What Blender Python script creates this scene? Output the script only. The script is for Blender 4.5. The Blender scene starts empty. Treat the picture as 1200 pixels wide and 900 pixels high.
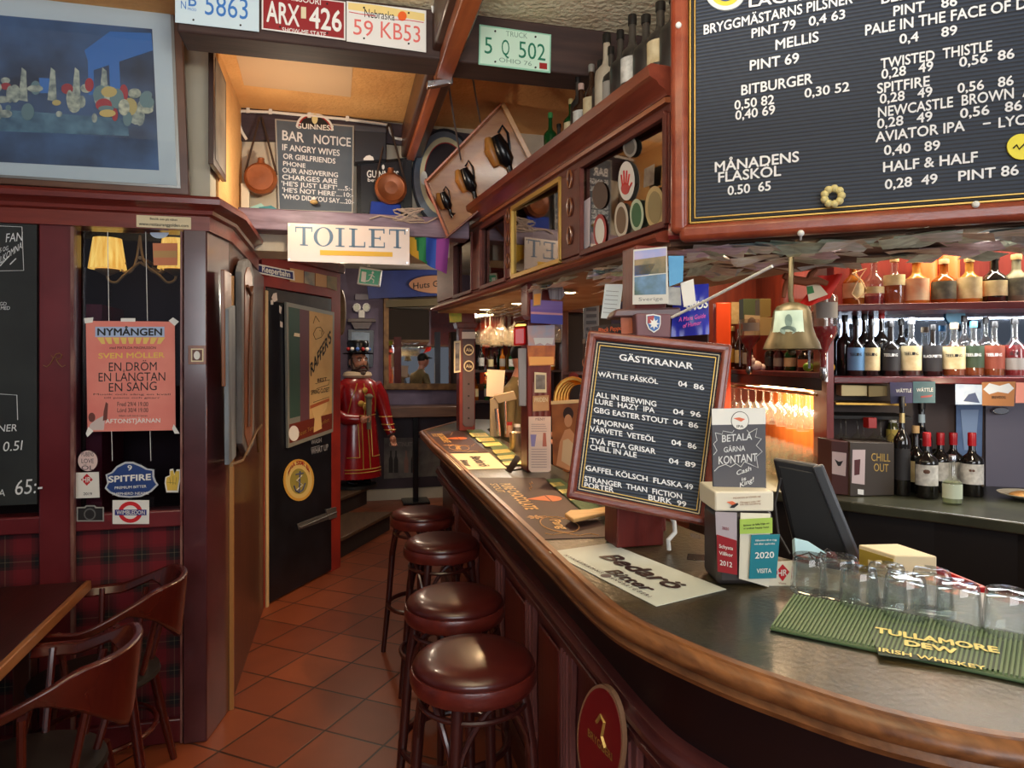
import bpy, math, random
from math import sin, cos, pi, radians, atan2, sqrt
from mathutils import Vector as V, Matrix
random.seed(7)
S = bpy.context.scene
COL = S.collection
# ---------------------------------------------------------------- camera
TH = radians(14.04)                 # the lens looks this far to the right of the corridor (+Y)
F, HZ, CZ = 800.0, 425.0, 1.6
FW = V((sin(TH), cos(TH), 0)); RT = V((cos(TH), -sin(TH), 0)); EYE = V((0, 0, CZ))
cd = bpy.data.cameras.new('camera'); cam = bpy.data.objects.new('camera', cd); COL.objects.link(cam)
cd.sensor_width = 36; cd.sensor_fit = 'HORIZONTAL'; cd.lens = 36 * F / 1200; cd.shift_y = -25 / 1200
cd.clip_start = .03
cam.location = EYE; cam.rotation_euler = (pi / 2, 0, -TH)
S.camera = cam
S.view_settings.view_transform = 'Standard'; S.view_settings.look = 'None'
S.view_settings.gamma = 1; S.view_settings.use_curve_mapping = False
S.view_settings.exposure = 0.0
S.cycles.use_denoising = True
S.cycles.transparent_max_bounces = 24
S.cycles.max_bounces = 10
S.cycles.sample_clamp_indirect = 6
w = bpy.data.worlds.new('world'); S.world = w; w.use_nodes = True
w.node_tree.nodes['Background'].inputs[0].default_value = (.62, .66, .75, 1)
w.node_tree.nodes['Background'].inputs[1].default_value = .2
# ---------------------------------------------------------------- daylight and big lights
def area(name, loc, rot, sx, sy, e, col):
    l = bpy.data.lights.new(name, 'AREA'); l.shape = 'RECTANGLE'; l.size = sx; l.size_y = sy; l.energy = e; l.color = col
    o = bpy.data.objects.new(name, l); COL.objects.link(o); o.location = loc; o.rotation_euler = rot
    return o
area('street_window_daylight', (-.1, -2.3, 2.15), (radians(96), 0, 0), 3.0, 1.3, 80, (.95, .97, 1))
area('side_window_daylight', (4.2, -.9, 2.0), (radians(90), 0, radians(62)), 1.6, 1.5, 45, (.95, .97, 1))
def point(name, loc, e, col, r=.04):
    l = bpy.data.lights.new(name, 'POINT'); l.energy = e; l.color = col; l.shadow_soft_size = r
    o = bpy.data.objects.new(name, l); COL.objects.link(o); o.location = loc
    return o
def spot(name, loc, tgt, e, col, ang=70, blend=.4, r=.03):
    l = bpy.data.lights.new(name, 'SPOT'); l.energy = e; l.color = col; l.spot_size = radians(ang); l.spot_blend = blend; l.shadow_soft_size = r
    o = bpy.data.objects.new(name, l); COL.objects.link(o); o.location = loc
    o.rotation_euler = (V(tgt) - V(loc)).to_track_quat('-Z', 'Y').to_euler()
    return o
WARM = (1, .62, .3)
point('passage_fill_light', (-.2, 3.42, 2.46), 9, (1, .82, .6), .02)  # added warm fill that brightens the ochre ceiling, no fixture
area('ceiling_fill_light', (.1, .7, 2.25), (radians(180), 0, 0), .5, .5, 60, (1, .93, .8))  # added upward fill in place of daylight bounced onto the ceiling
point('door_fill_light', (.0, 4.5, 2.12), 2.6, (1, .8, .6), .04)  # added weak fill so the red door wall reads, no fixture
point('corridor_fill_light', (.25, 6.6, 2.35), 16, (1, .8, .6), .1)  # added light for the rear of the corridor, no fixture
# ---------------------------------------------------------------- pixel rays and planes
def ray(u, v): return RT * ((u - 600) / F) + V((0, 0, (HZ - v) / F)) + FW
class PL:
    def __init__(s, p, n):
        s.p = V(p); n = V(n).normalized()
        if n.dot(EYE - s.p) < 0: n = -n
        s.n = n
    def __call__(s, u, v, lift=0):
        r = ray(u, v); t = (s.p - EYE).dot(s.n) / r.dot(s.n)
        return EYE + r * t + s.n * lift
def PX(x): return PL((x, 0, 0), (1, 0, 0))
def PY(y): return PL((0, y, 0), (0, 1, 0))
def PZ(z): return PL((0, 0, z), (0, 0, 1))
def PV(p, d): return PL((p[0], p[1], 0), (d[1], -d[0], 0))       # vertical plane along direction d
def PD(d): return PL(FW * d, FW)                                  # vertical plane square to the view at depth d
def at(u, v, d): return EYE + ray(u, v) * d
def C(X, Y, z=0): return RT * X + FW * Y + V((0, 0, z))
def face_cam(p): return atan2(-p[0], p[1])
# ---------------------------------------------------------------- materials
def lin(c):
    c = [x / 255 for x in c]
    return tuple((x / 12.92 if x <= .04045 else ((x + .055) / 1.055) ** 2.4) for x in c) + (1,)
MATS = {}
def newmat(name):
    m = bpy.data.materials.new(name); m.use_nodes = True
    nt = m.node_tree
    return m, nt, nt.nodes['Principled BSDF']
def mat(name, c, rough=.5, metal=0, c2=None, scale=8, stretch=(1, 1, 1), bump=0, bscale=60, emit=0, coat=0, lo=.35, hi=.65, detail=5, spec=.5, alpha=1):
    if name in MATS: return MATS[name]
    m, nt, b = newmat(name)
    b.inputs['Base Color'].default_value = lin(c); b.inputs['Roughness'].default_value = rough; b.inputs['Metallic'].default_value = metal
    b.inputs['Specular IOR Level'].default_value = spec
    b.inputs['Coat Weight'].default_value = coat; b.inputs['Coat Roughness'].default_value = .12
    b.inputs['Alpha'].default_value = alpha
    if emit:
        b.inputs['Emission Color'].default_value = lin(c); b.inputs['Emission Strength'].default_value = emit
    if c2 or bump:
        tc = nt.nodes.new('ShaderNodeTexCoord'); mp = nt.nodes.new('ShaderNodeMapping'); nt.links.new(tc.outputs['Object'], mp.inputs[0])
        mp.inputs['Scale'].default_value = stretch
    if c2:
        n = nt.nodes.new('ShaderNodeTexNoise'); n.inputs['Scale'].default_value = scale; n.inputs['Detail'].default_value = detail
        nt.links.new(mp.outputs[0], n.inputs['Vector'])
        r = nt.nodes.new('ShaderNodeValToRGB'); r.color_ramp.elements[0].position = lo; r.color_ramp.elements[1].position = hi
        r.color_ramp.elements[0].color = lin(c); r.color_ramp.elements[1].color = lin(c2)
        nt.links.new(n.outputs['Fac'], r.inputs[0]); nt.links.new(r.outputs[0], b.inputs['Base Color'])
        if emit: nt.links.new(r.outputs[0], b.inputs['Emission Color'])
    if bump:
        n2 = nt.nodes.new('ShaderNodeTexNoise'); n2.inputs['Scale'].default_value = bscale; n2.inputs['Detail'].default_value = 6
        nt.links.new(mp.outputs[0], n2.inputs['Vector'])
        bp = nt.nodes.new('ShaderNodeBump'); bp.inputs['Strength'].default_value = bump; bp.inputs['Distance'].default_value = .02
        nt.links.new(n2.outputs['Fac'], bp.inputs['Height']); nt.links.new(bp.outputs[0], b.inputs['Normal'])
    MATS[name] = m
    return m
def wood(name, c, c2, rough=.35, along='z', scale=3, coat=.25):
    st = {'x': (1, 9, 9), 'y': (9, 1, 9), 'z': (9, 9, 1)}[along]
    return mat(name, c, rough, 0, c2, scale, st, bump=.06, bscale=14, coat=coat, lo=.3, hi=.7)
def clear_glass(name, tint=(255, 255, 255), base=.05, top=.75, rough=.02, glint=0):
    if name in MATS: return MATS[name]
    m, nt, b = newmat(name); out = nt.nodes['Material Output']; nt.nodes.remove(b)
    t = nt.nodes.new('ShaderNodeBsdfTransparent'); t.inputs[0].default_value = lin(tint)
    g = nt.nodes.new('ShaderNodeBsdfGlossy'); g.inputs['Roughness'].default_value = rough
    lw = nt.nodes.new('ShaderNodeLayerWeight'); lw.inputs[0].default_value = .5
    p = nt.nodes.new('ShaderNodeMath'); p.operation = 'POWER'; p.inputs[1].default_value = 2.6
    mr = nt.nodes.new('ShaderNodeMapRange'); mr.inputs[3].default_value = base; mr.inputs[4].default_value = top
    mx = nt.nodes.new('ShaderNodeMixShader')
    nt.links.new(lw.outputs['Facing'], p.inputs[0]); nt.links.new(p.outputs[0], mr.inputs[0]); nt.links.new(mr.outputs[0], mx.inputs[0])
    nt.links.new(t.outputs[0], mx.inputs[1]); nt.links.new(g.outputs[0], mx.inputs[2]); nt.links.new(mx.outputs[0], out.inputs[0])
    if glint:                                        # white diffuse mixed in, stands in for bright glints
        df = nt.nodes.new('ShaderNodeBsdfTranslucent'); d2 = nt.nodes.new('ShaderNodeBsdfDiffuse'); ad = nt.nodes.new('ShaderNodeMixShader'); m2 = nt.nodes.new('ShaderNodeMixShader'); m2.inputs[0].default_value = glint
        for n_ in (df, d2): n_.inputs[0].default_value = lin((240, 240, 236))
        nt.links.new(df.outputs[0], ad.inputs[1]); nt.links.new(d2.outputs[0], ad.inputs[2]); nt.links.new(mx.outputs[0], m2.inputs[1]); nt.links.new(ad.outputs[0], m2.inputs[2]); nt.links.new(m2.outputs[0], out.inputs[0])
    MATS[name] = m
    return m
def liquor(name, c, tint=.6):
    """coloured spirit or coloured glass: part see-through, part body colour, glossy"""
    if name in MATS: return MATS[name]
    m, nt, b = newmat(name); out = nt.nodes['Material Output']
    b.inputs['Base Color'].default_value = lin(c); b.inputs['Roughness'].default_value = .06; b.inputs['Coat Weight'].default_value = .6
    t = nt.nodes.new('ShaderNodeBsdfTransparent'); t.inputs[0].default_value = lin(c)
    mx = nt.nodes.new('ShaderNodeMixShader'); mx.inputs[0].default_value = tint
    nt.links.new(b.outputs[0], mx.inputs[1]); nt.links.new(t.outputs[0], mx.inputs[2]); nt.links.new(mx.outputs[0], out.inputs[0])
    MATS[name] = m
    return m
def grooved(name, c, row, period, c2=None):
    """felt letter board: fine grooves stacked along direction row"""
    m, nt, b = newmat(name); b.inputs['Base Color'].default_value = lin(c); b.inputs['Roughness'].default_value = .6
    tc = nt.nodes.new('ShaderNodeTexCoord'); d = nt.nodes.new('ShaderNodeVectorMath'); d.operation = 'DOT_PRODUCT'; d.inputs[1].default_value = row
    nt.links.new(tc.outputs['Object'], d.inputs[0])
    mu = nt.nodes.new('ShaderNodeMath'); mu.operation = 'MULTIPLY'; mu.inputs[1].default_value = 2 * pi / period; nt.links.new(d.outputs['Value'], mu.inputs[0])
    si = nt.nodes.new('ShaderNodeMath'); si.operation = 'SINE'; nt.links.new(mu.outputs[0], si.inputs[0])
    r = nt.nodes.new('ShaderNodeMapRange'); r.inputs[1].default_value = -1; nt.links.new(si.outputs[0], r.inputs[0])
    cr = nt.nodes.new('ShaderNodeValToRGB'); cr.color_ramp.elements[0].color = lin([x * .45 for x in c]); cr.color_ramp.elements[1].color = lin(c); cr.color_ramp.elements[0].position = .12; cr.color_ramp.elements[1].position = .4
    nt.links.new(r.outputs[0], cr.inputs[0]); nt.links.new(cr.outputs[0], b.inputs['Base Color'])
    bp = nt.nodes.new('ShaderNodeBump'); bp.inputs['Strength'].default_value = .5; bp.inputs['Distance'].default_value = .002
    nt.links.new(r.outputs[0], bp.inputs['Height']); nt.links.new(bp.outputs[0], b.inputs['Normal'])
    return m
# ---------------------------------------------------------------- mesh builder
WM = {}
TXT = {}
def font_mesh(s, bold=0, shear=0):
    k = (s, bold, shear)
    if k in TXT: return TXT[k]
    c = bpy.data.curves.new('t', 'FONT'); c.body = s; c.size = 1; c.offset = bold; c.shear = shear; c.resolution_u = 3; c.fill_mode = 'FRONT'
    o = bpy.data.objects.new('t', c)
    me = bpy.data.meshes.new_from_object(o)
    vs = [v.co.copy() for v in me.vertices]; fs = [tuple(p.vertices) for p in me.polygons]
    bpy.data.objects.remove(o); bpy.data.curves.remove(c); bpy.data.meshes.remove(me)
    TXT[k] = (vs, fs)
    return TXT[k]
CAP = max(v.y for v in font_mesh('H')[0])
def link(o): COL.objects.link(o); return o
def tag(o, label=None, cat=None, group=None, kind=None):
    if label: o['label'] = label
    if cat: o['category'] = cat
    if group: o['group'] = group
    if kind: o['kind'] = kind
    return o
def thing(name, label, cat, loc=(0, 0, 0), rotz=0, group=None, rot=None):
    o = link(bpy.data.objects.new(name, None)); o.empty_display_size = .05
    o.location = loc; o.rotation_euler = rot or (0, 0, rotz)
    WM[o.name] = Matrix.Translation(V(loc)) @ o.rotation_euler.to_matrix().to_4x4()
    return tag(o, label, cat, group)
class MB:
    def __init__(s, parent=None, world=False, xf=None):
        s.v = []; s.f = []; s.m = []; s.parent = parent; s.world = world; s.xf = xf
    def add(s, vs, fs, mi=0):
        n = len(s.v)
        s.v += [(s.xf @ V(p)) if s.xf else V(p) for p in vs]; s.f += [tuple(n + i for i in f) for f in fs]; s.m += [mi] * len(fs)
        return s
    def box(s, c, d, mi=0, rz=0, R=None):
        x, y, z = d[0] / 2, d[1] / 2, d[2] / 2
        R = R or Matrix.Rotation(rz, 3, 'Z')
        vs = [V(c) + R @ V(p) for p in ((-x, -y, -z), (x, -y, -z), (x, y, -z), (-x, y, -z), (-x, -y, z), (x, -y, z), (x, y, z), (-x, y, z))]
        return s.add(vs, [(0, 3, 2, 1), (4, 5, 6, 7), (0, 1, 5, 4), (1, 2, 6, 5), (2, 3, 7, 6), (3, 0, 4, 7)], mi)
    def bar(s, p, q, w, h, mi=0, up=(0, 0, 1)):
        """square-section bar from p to q"""
        p, q = V(p), V(q); d = (q - p).normalized(); u = V(up)
        if abs(d.dot(u)) > .98: u = V((0, 1, 0))
        a = d.cross(u).normalized() * w / 2; b = a.cross(d).normalized() * h / 2
        return s.prism([p - a - b, p + a - b, p + a + b, p - a + b], q - p, mi)
    def prism(s, poly, vec, mi=0):
        n = len(poly); vec = V(vec)
        vs = [V(p) for p in poly] + [V(p) + vec for p in poly]
        nrm = V((0, 0, 0))
        for i in range(n): nrm += V(poly[i]).cross(V(poly[(i + 1) % n]))
        fs = [tuple(range(n)), tuple(range(2 * n - 1, n - 1, -1))] + [(i, n + i, n + (i + 1) % n, (i + 1) % n) for i in range(n)]
        if nrm.dot(vec) > 0: fs = [tuple(reversed(f)) for f in fs]
        return s.add(vs, fs, mi)
    def slab(s, px, pl, t=.004, mi=0, lift=0):
        """a plate whose front face has these corners in the photo, lying on plane pl"""
        return s.prism([pl(u, v, lift) for u, v in px], -pl.n * t, mi)
    def oval(s, c, r, pl, t=.002, mi=0, lift=0, n=28, a0=0, a1=2 * pi):
        k = n if a1 - a0 > 6.2 else n + 1
        return s.slab([(c[0] + r[0] * cos(a0 + (a1 - a0) * i / n), c[1] + r[1] * sin(a0 + (a1 - a0) * i / n)) for i in range(k)], pl, t, mi, lift)
    def line(s, px, pl, w, mi=0, lift=.001):
        """a thin drawn stroke through these photo points, w metres wide"""
        P = [pl(u, v, lift) for u, v in px]
        return s.tube(P, w / 2, 4, mi)
    def tube(s, pts, r, seg=10, mi=0, closed=False):
        pts = [V(p) for p in pts]; n = len(pts)
        R = r if isinstance(r, (list, tuple)) else [r] * n
        T = []
        for i in range(n):
            a = pts[i - 1] if (i or closed) else pts[i]; b = pts[(i + 1) % n] if (i < n - 1 or closed) else pts[i]
            T.append((b - a).normalized())
        u = T[0].orthogonal().normalized(); vs = []; fs = []
        for i in range(n):
            u = (u - T[i] * u.dot(T[i]))
            u = u.normalized() if u.length > 1e-6 else T[i].orthogonal().normalized()
            w_ = T[i].cross(u)
            for k in range(seg):
                a = 2 * pi * k / seg
                vs.append(pts[i] + (u * cos(a) + w_ * sin(a)) * R[i])
        for i in range(n if closed else n - 1):
            j = (i + 1) % n
            for k in range(seg):
                l = (k + 1) % seg
                fs.append((i * seg + k, i * seg + l, j * seg + l, j * seg + k))
        if not closed: fs += [tuple(range(seg - 1, -1, -1)), tuple((n - 1) * seg + k for k in range(seg))]
        return s.add(vs, fs, mi)
    def lathe(s, prof, c=(0, 0, 0), seg=20, mi=0, sx=1, sy=1, R=None, a0=0, a1=2 * pi):
        full = a1 - a0 > 6.2; n = seg if full else seg + 1
        vs = []; fs = []; R = R or Matrix.Identity(3)
        for r, z in prof:
            for k in range(n):
                a = a0 + (a1 - a0) * k / seg
                vs.append(V(c) + R @ V((r * cos(a) * sx, r * sin(a) * sy, z)))
        for i in range(len(prof) - 1):
            for k in range(seg):
                l = (k + 1) % n
                fs.append((i * n + k, i * n + l, (i + 1) * n + l, (i + 1) * n + k))
        if full:
            if prof[0][0] > 1e-5: fs.append(tuple(range(n - 1, -1, -1)))
            if prof[-1][0] > 1e-5: fs.append(tuple((len(prof) - 1) * n + k for k in range(n)))
        return s.add(vs, fs, mi)
    def ball(s, c, r, mi=0, seg=16, R=None, fn=None):
        r = r if isinstance(r, (tuple, list)) else (r, r, r); R = R or Matrix.Identity(3)
        n = seg // 2; vs = []; fs = []
        for i in range(n + 1):
            t = pi * i / n
            for k in range(seg):
                a = 2 * pi * k / seg
                p = V((sin(t) * cos(a), sin(t) * sin(a), -cos(t)))
                q = V((p.x * r[0], p.y * r[1], p.z * r[2]))
                if fn: q = fn(p, q)
                vs.append(V(c) + R @ q)
        for i in range(n):
            for k in range(seg):
                l = (k + 1) % seg
                fs.append((i * seg + k, i * seg + l, (i + 1) * seg + l, (i + 1) * seg + k))
        return s.add(vs, fs, mi)
    def sweep(s, prof, path, mi=0, side=1):
        """closed profile [(out, z)] along a plan path, mitred; out points to the right of the path"""
        P = [V((p[0], p[1], 0)) for p in path]; n = len(P); k = len(prof); vs = []; fs = []
        for i in range(n):
            d0 = (P[i] - P[i - 1]).normalized() if i else (P[1] - P[0]).normalized()
            d1 = (P[i + 1] - P[i]).normalized() if i < n - 1 else d0
            n0 = V((d0.y, -d0.x, 0)); n1 = V((d1.y, -d1.x, 0)); m = (n0 + n1).normalized()
            m = m / max(.4, m.dot(n0)) * side
            vs += [P[i] + m * a + V((0, 0, b)) for a, b in prof]
        for i in range(n - 1):
            for j in range(k):
                l = (j + 1) % k
                fs.append((i * k + j, i * k + l, (i + 1) * k + l, (i + 1) * k + j))
        fs += [tuple(range(k - 1, -1, -1)), tuple((n - 1) * k + j for j in range(k))]
        return s.add(vs, fs, mi)
    def grid(s, nx, ny, fn, mi=0, mfn=None):
        vs = [fn(i / nx, j / ny) for j in range(ny + 1) for i in range(nx + 1)]
        o = len(s.v); s.add(vs, [], mi)
        for j in range(ny):
            for i in range(nx):
                a = o + j * (nx + 1) + i
                s.f.append((a, a + 1, a + nx + 2, a + nx + 1)); s.m.append(mfn(i, j) if mfn else mi)
        return s
    def write(s, t, p0, p1, up, mi=0, bold=.012, shear=0, nrm=None, lift=.0008):
        """lettering with its baseline from p0 to p1 and cap height vector up"""
        vs, fs = font_mesh(t, 0, shear)
        if not vs: return s
        x0 = min(v.x for v in vs); x1 = max(v.x for v in vs); p0, p1, up = V(p0), V(p1), V(up)
        nrm = nrm or (p1 - p0).cross(up).normalized()
        ex = (p1 - p0) / max(1e-6, x1 - x0)
        for k, (dx, dy) in enumerate(((-bold, 0), (bold, 0), (0, -bold), (0, bold)) if bold > .006 else ((0, 0),)):
            s.add([p0 + ex * (v.x + dx - x0) + up * ((v.y + dy) / CAP) + nrm * (lift + .00012 * k) for v in vs], fs, mi)
        return s
    def writepx(s, t, a, b, h, pl, mi=0, bold=.012, shear=0, lift=.0008):
        return s.write(t, pl(*a), pl(*b), pl(a[0], a[1] - h) - pl(*a), mi, bold, shear, pl.n, lift)
    def writez(s, t, a, b, h, z, mi=0, bold=.012, shear=0, lift=.0008):
        """lettering lying on a horizontal surface, cap height h metres"""
        pl = PZ(z); p, q = pl(*a), pl(*b); d = (q - p).normalized()
        return s.write(t, p, q, V((-d.y, d.x, 0)) * h, mi, bold, shear, V((0, 0, 1)), lift)
    def build(s, name, mats, bevel=0, smooth=38, label=None, cat=None, group=None, kind=None, sub=0, seg=2, loc=None):
        mats = mats if isinstance(mats, (list, tuple)) else [mats]
        vs = s.v
        if s.parent is None:
            if loc is None:
                xs = [p.x for p in vs]; ys = [p.y for p in vs]; zs = [p.z for p in vs]
                loc = V(((min(xs) + max(xs)) / 2, (min(ys) + max(ys)) / 2, min(zs)))
            loc = V(loc); vs = [p - loc for p in vs]
        elif s.world:
            inv = WM[s.parent.name].inverted(); vs = [inv @ p for p in vs]
        me = bpy.data.meshes.new(name); me.from_pydata([tuple(p) for p in vs], [], s.f)
        for m in mats: me.materials.append(m)
        me.polygons.foreach_set('material_index', s.m); me.update()
        if smooth:
            me.shade_smooth(); me.set_sharp_from_angle(angle=radians(smooth))
        o = link(bpy.data.objects.new(name, me))
        if s.parent is None:
            o.location = loc; WM[o.name] = Matrix.Translation(loc)
        else:
            o.parent = s.parent; WM[o.name] = WM[s.parent.name].copy()
        if bevel:
            b = o.modifiers.new('bevel', 'BEVEL'); b.width = bevel; b.segments = seg; b.limit_method = 'ANGLE'; b.angle_limit = radians(40)
        if sub:
            b = o.modifiers.new('sub', 'SUBSURF'); b.levels = sub; b.render_levels = sub
        return tag(o, label, cat, group, kind)
def dup(root, loc, rotz=None, label=None, group=None):
    r = root.copy(); COL.objects.link(r); r.location = loc
    if rotz is not None: r.rotation_euler = (root.rotation_euler[0], root.rotation_euler[1], rotz)
    if label: r['label'] = label
    if group: r['group'] = group
    for ch in list(root.children):
        c = ch.copy(); COL.objects.link(c); c.parent = r
        for g in list(ch.children):
            d = g.copy(); COL.objects.link(d); d.parent = c
    return r
def card(name, label, cat, px, pl, m, t=.003, group=None, lift=.001, bevel=0):
    """a flat thing (paper, card, plate) with these photo corners on plane pl"""
    return MB().slab(px, pl, t, 0, lift + t).build(name, m, bevel=bevel, smooth=0, label=label, cat=cat, group=group)
def on(o): return MB(o, True)
def rough_path(pts, n=6):
    """Catmull-Rom through plan points"""
    P = [V((p[0], p[1], 0)) for p in pts]; out = []
    for i in range(len(P) - 1):
        a, b, c, d = P[max(0, i - 1)], P[i], P[i + 1], P[min(len(P) - 1, i + 2)]
        for k in range(n):
            t = k / n
            out.append(.5 * ((2 * b) + (c - a) * t + (2 * a - 5 * b + 4 * c - d) * t * t + (3 * b - a - 3 * c + d) * t ** 3))
    return out + [P[-1]]
def smooth3(P, n=5):
    P = [V(p) for p in P]; out = []
    for i in range(len(P) - 1):
        a, b, c, d = P[max(0, i - 1)], P[i], P[i + 1], P[min(len(P) - 1, i + 2)]
        out += [.5 * ((2 * b) + (c - a) * (k / n) + (2 * a - 5 * b + 4 * c - d) * (k / n) ** 2 + (3 * b - a - 3 * c + d) * (k / n) ** 3) for k in range(n)]
    return out + [P[-1]]
# shared materials
white = mat('white_paint', (235, 235, 230), .5)
black = mat('black_gloss', (14, 14, 17), .25)
blackm = mat('black_matt', (17, 17, 19), .6)
ink = mat('black_ink', (25, 22, 24), .6)
cream = mat('cream_paper', (226, 212, 176), .7)
paper = mat('white_paper', (232, 230, 224), .7)
chalk = mat('chalk_white', (225, 228, 230), .9)
letter = mat('white_plastic_letters', (238, 240, 244), .45)
red_wood = wood('red_stained_wood', (84, 26, 22), (112, 38, 30), .32)
red_wood_x = wood('red_stained_wood_long', (84, 26, 22), (116, 40, 30), .3, 'x')
red_wood_y = wood('red_stained_wood_deep', (88, 28, 22), (120, 42, 30), .3, 'y')
dark_wood = wood('dark_wood', (46, 22, 18), (66, 32, 24), .4)
dark_wood_x = wood('dark_wood_long', (52, 36, 34), (74, 52, 46), .7, 'x', 3, 0)
brown_wood = wood('brown_wood', (110, 58, 30), (142, 80, 42), .35)
maroon = mat('maroon_gloss_paint', (96, 30, 36), .3, c2=(112, 40, 46), scale=4, coat=.3)
brass = mat('brass', (205, 158, 78), .28, 1)
steel = mat('steel', (190, 192, 196), .25, 1)
gold = mat('gold_line', (196, 160, 84), .4, .6)
glass = clear_glass('clear_glass')
red_paint = mat('red_paint', (158, 30, 30), .4)
# ================================================================ THE ROOM
def tiles():
    m, nt, b = newmat('terracotta_tiles'); b.inputs['Roughness'].default_value = .38
    tc = nt.nodes.new('ShaderNodeTexCoord'); mp = nt.nodes.new('ShaderNodeMapping'); nt.links.new(tc.outputs['Object'], mp.inputs[0])
    mp.inputs['Rotation'].default_value = (0, 0, radians(37)); mp.inputs['Location'].default_value = (.06, .1, 0)
    br = nt.nodes.new('ShaderNodeTexBrick'); br.offset = 0; br.inputs['Scale'].default_value = 1
    br.inputs['Brick Width'].default_value = .3; br.inputs['Row Height'].default_value = .3; br.inputs['Mortar Size'].default_value = .006; br.inputs['Mortar Smooth'].default_value = .3
    br.inputs['Color1'].default_value = lin((150, 78, 46)); br.inputs['Color2'].default_value = lin((126, 62, 38)); br.inputs['Mortar'].default_value = lin((58, 32, 24))
    nt.links.new(mp.outputs[0], br.inputs['Vector'])
    n = nt.nodes.new('ShaderNodeTexNoise'); n.inputs['Scale'].default_value = 7; n.inputs['Detail'].default_value = 6; nt.links.new(tc.outputs['Object'], n.inputs['Vector'])
    mx = nt.nodes.new('ShaderNodeMix'); mx.data_type = 'RGBA'; mx.blend_type = 'MULTIPLY'; mx.inputs[0].default_value = .5
    rp = nt.nodes.new('ShaderNodeValToRGB'); rp.color_ramp.elements[0].color = (.45, .42, .4, 1); rp.color_ramp.elements[1].color = (1.15, 1.1, 1.1, 1)
    nt.links.new(n.outputs['Fac'], rp.inputs[0]); nt.links.new(br.outputs['Color'], mx.inputs[6]); nt.links.new(rp.outputs[0], mx.inputs[7]); nt.links.new(mx.outputs[2], b.inputs['Base Color'])
    bp = nt.nodes.new('ShaderNodeBump'); bp.inputs['Strength'].default_value = .35; bp.inputs['Distance'].default_value = .004; bp.invert = True
    nt.links.new(br.outputs['Fac'], bp.inputs['Height']); nt.links.new(bp.outputs[0], b.inputs['Normal'])
    return m
def tartan():
    m, nt, b = newmat('red_tartan'); b.inputs['Roughness'].default_value = .9
    tc = nt.nodes.new('ShaderNodeTexCoord'); sp = nt.nodes.new('ShaderNodeSeparateXYZ'); nt.links.new(tc.outputs['Object'], sp.inputs[0])
    cols = []
    for ax in ('X', 'Z'):
        mu = nt.nodes.new('ShaderNodeMath'); mu.operation = 'MULTIPLY'; mu.inputs[1].default_value = 1 / .125; nt.links.new(sp.outputs[ax], mu.inputs[0])
        fr = nt.nodes.new('ShaderNodeMath'); fr.operation = 'FRACT'; nt.links.new(mu.outputs[0], fr.inputs[0])
        r = nt.nodes.new('ShaderNodeValToRGB'); r.color_ramp.interpolation = 'CONSTANT'; e = r.color_ramp.elements
        e[0].position = 0; e[0].color = lin((112, 20, 32)); e[1].position = .42; e[1].color = lin((62, 20, 26))
        for p, c in ((.52, (24, 22, 26)), (.66, (96, 88, 70)), (.685, (24, 22, 26)), (.8, (62, 20, 26)), (.9, (100, 20, 30))):
            x = e.new(p); x.color = lin(c)
        nt.links.new(fr.outputs[0], r.inputs[0]); cols.append(r)
    mx = nt.nodes.new('ShaderNodeMix'); mx.data_type = 'RGBA'; mx.inputs[0].default_value = .5
    nt.links.new(cols[0].outputs[0], mx.inputs[6]); nt.links.new(cols[1].outputs[0], mx.inputs[7]); nt.links.new(mx.outputs[2], b.inputs['Base Color'])
    return m
plaster_pale = mat('pale_rough_plaster', (226, 216, 188), .9, c2=(204, 190, 158), scale=5, bump=.8, bscale=42)
plaster_ochre = mat('ochre_rough_plaster', (236, 184, 118), .9, c2=(216, 160, 98), scale=3, bump=.5, bscale=40)
plaster_white = mat('old_white_plaster', (206, 198, 182), .9, c2=(184, 172, 150), scale=4, bump=.2, bscale=20)
purple_wall = mat('purple_grey_wall', (116, 104, 128), .7, c2=(92, 82, 104), scale=4)
def struct(mb, name, m, **k):
    o = mb.build(name, m, kind='structure', **k)
    return o
struct(MB().box((.4, 3.6, -.05), (9, 11.5, .1)), 'floor', tiles(), smooth=0)
struct(MB().box((.5, .3, 2.98), (8.2, 4.66, .06)), 'ceiling', plaster_pale, smooth=0)
struct(MB().box((.5, 3.32, 3.02), (8.2, 1.4, .06)), 'ceiling_passage', plaster_ochre, smooth=0)
struct(MB().box((.8, 6.4, 2.74), (6, 4.2, .08)), 'ceiling_back', plaster_white, smooth=0)
# hatch in the ochre ceiling
cz = PZ(2.99)
struct(MB().slab([(271, 42), (414, 68), (411, 113), (286, 99)], cz, .012, lift=.004), 'trim_1', mat('hatch_panel', (214, 182, 146), .8), smooth=0)
struct(MB().box((-1.9, 1.0, .72), (2.2, .1, 1.44)), 'wall_light_blocker', dark_wood, bevel=.01)  # unseen screen added to keep window light off the lower left
# upper part of the left partition, pale, and the ochre return
struct(MB().box((-2.03, 3.19, 2.6), (2.98, .14, .8)), 'wall_left_upper', mat('pale_wall_paint', (196, 190, 172), .85, c2=(184, 176, 156), scale=3), smooth=0)
struct(MB().box((-.58, 3.63, 2.6), (.1, .74, .8)), 'wall_return', plaster_ochre, smooth=0)
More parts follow.
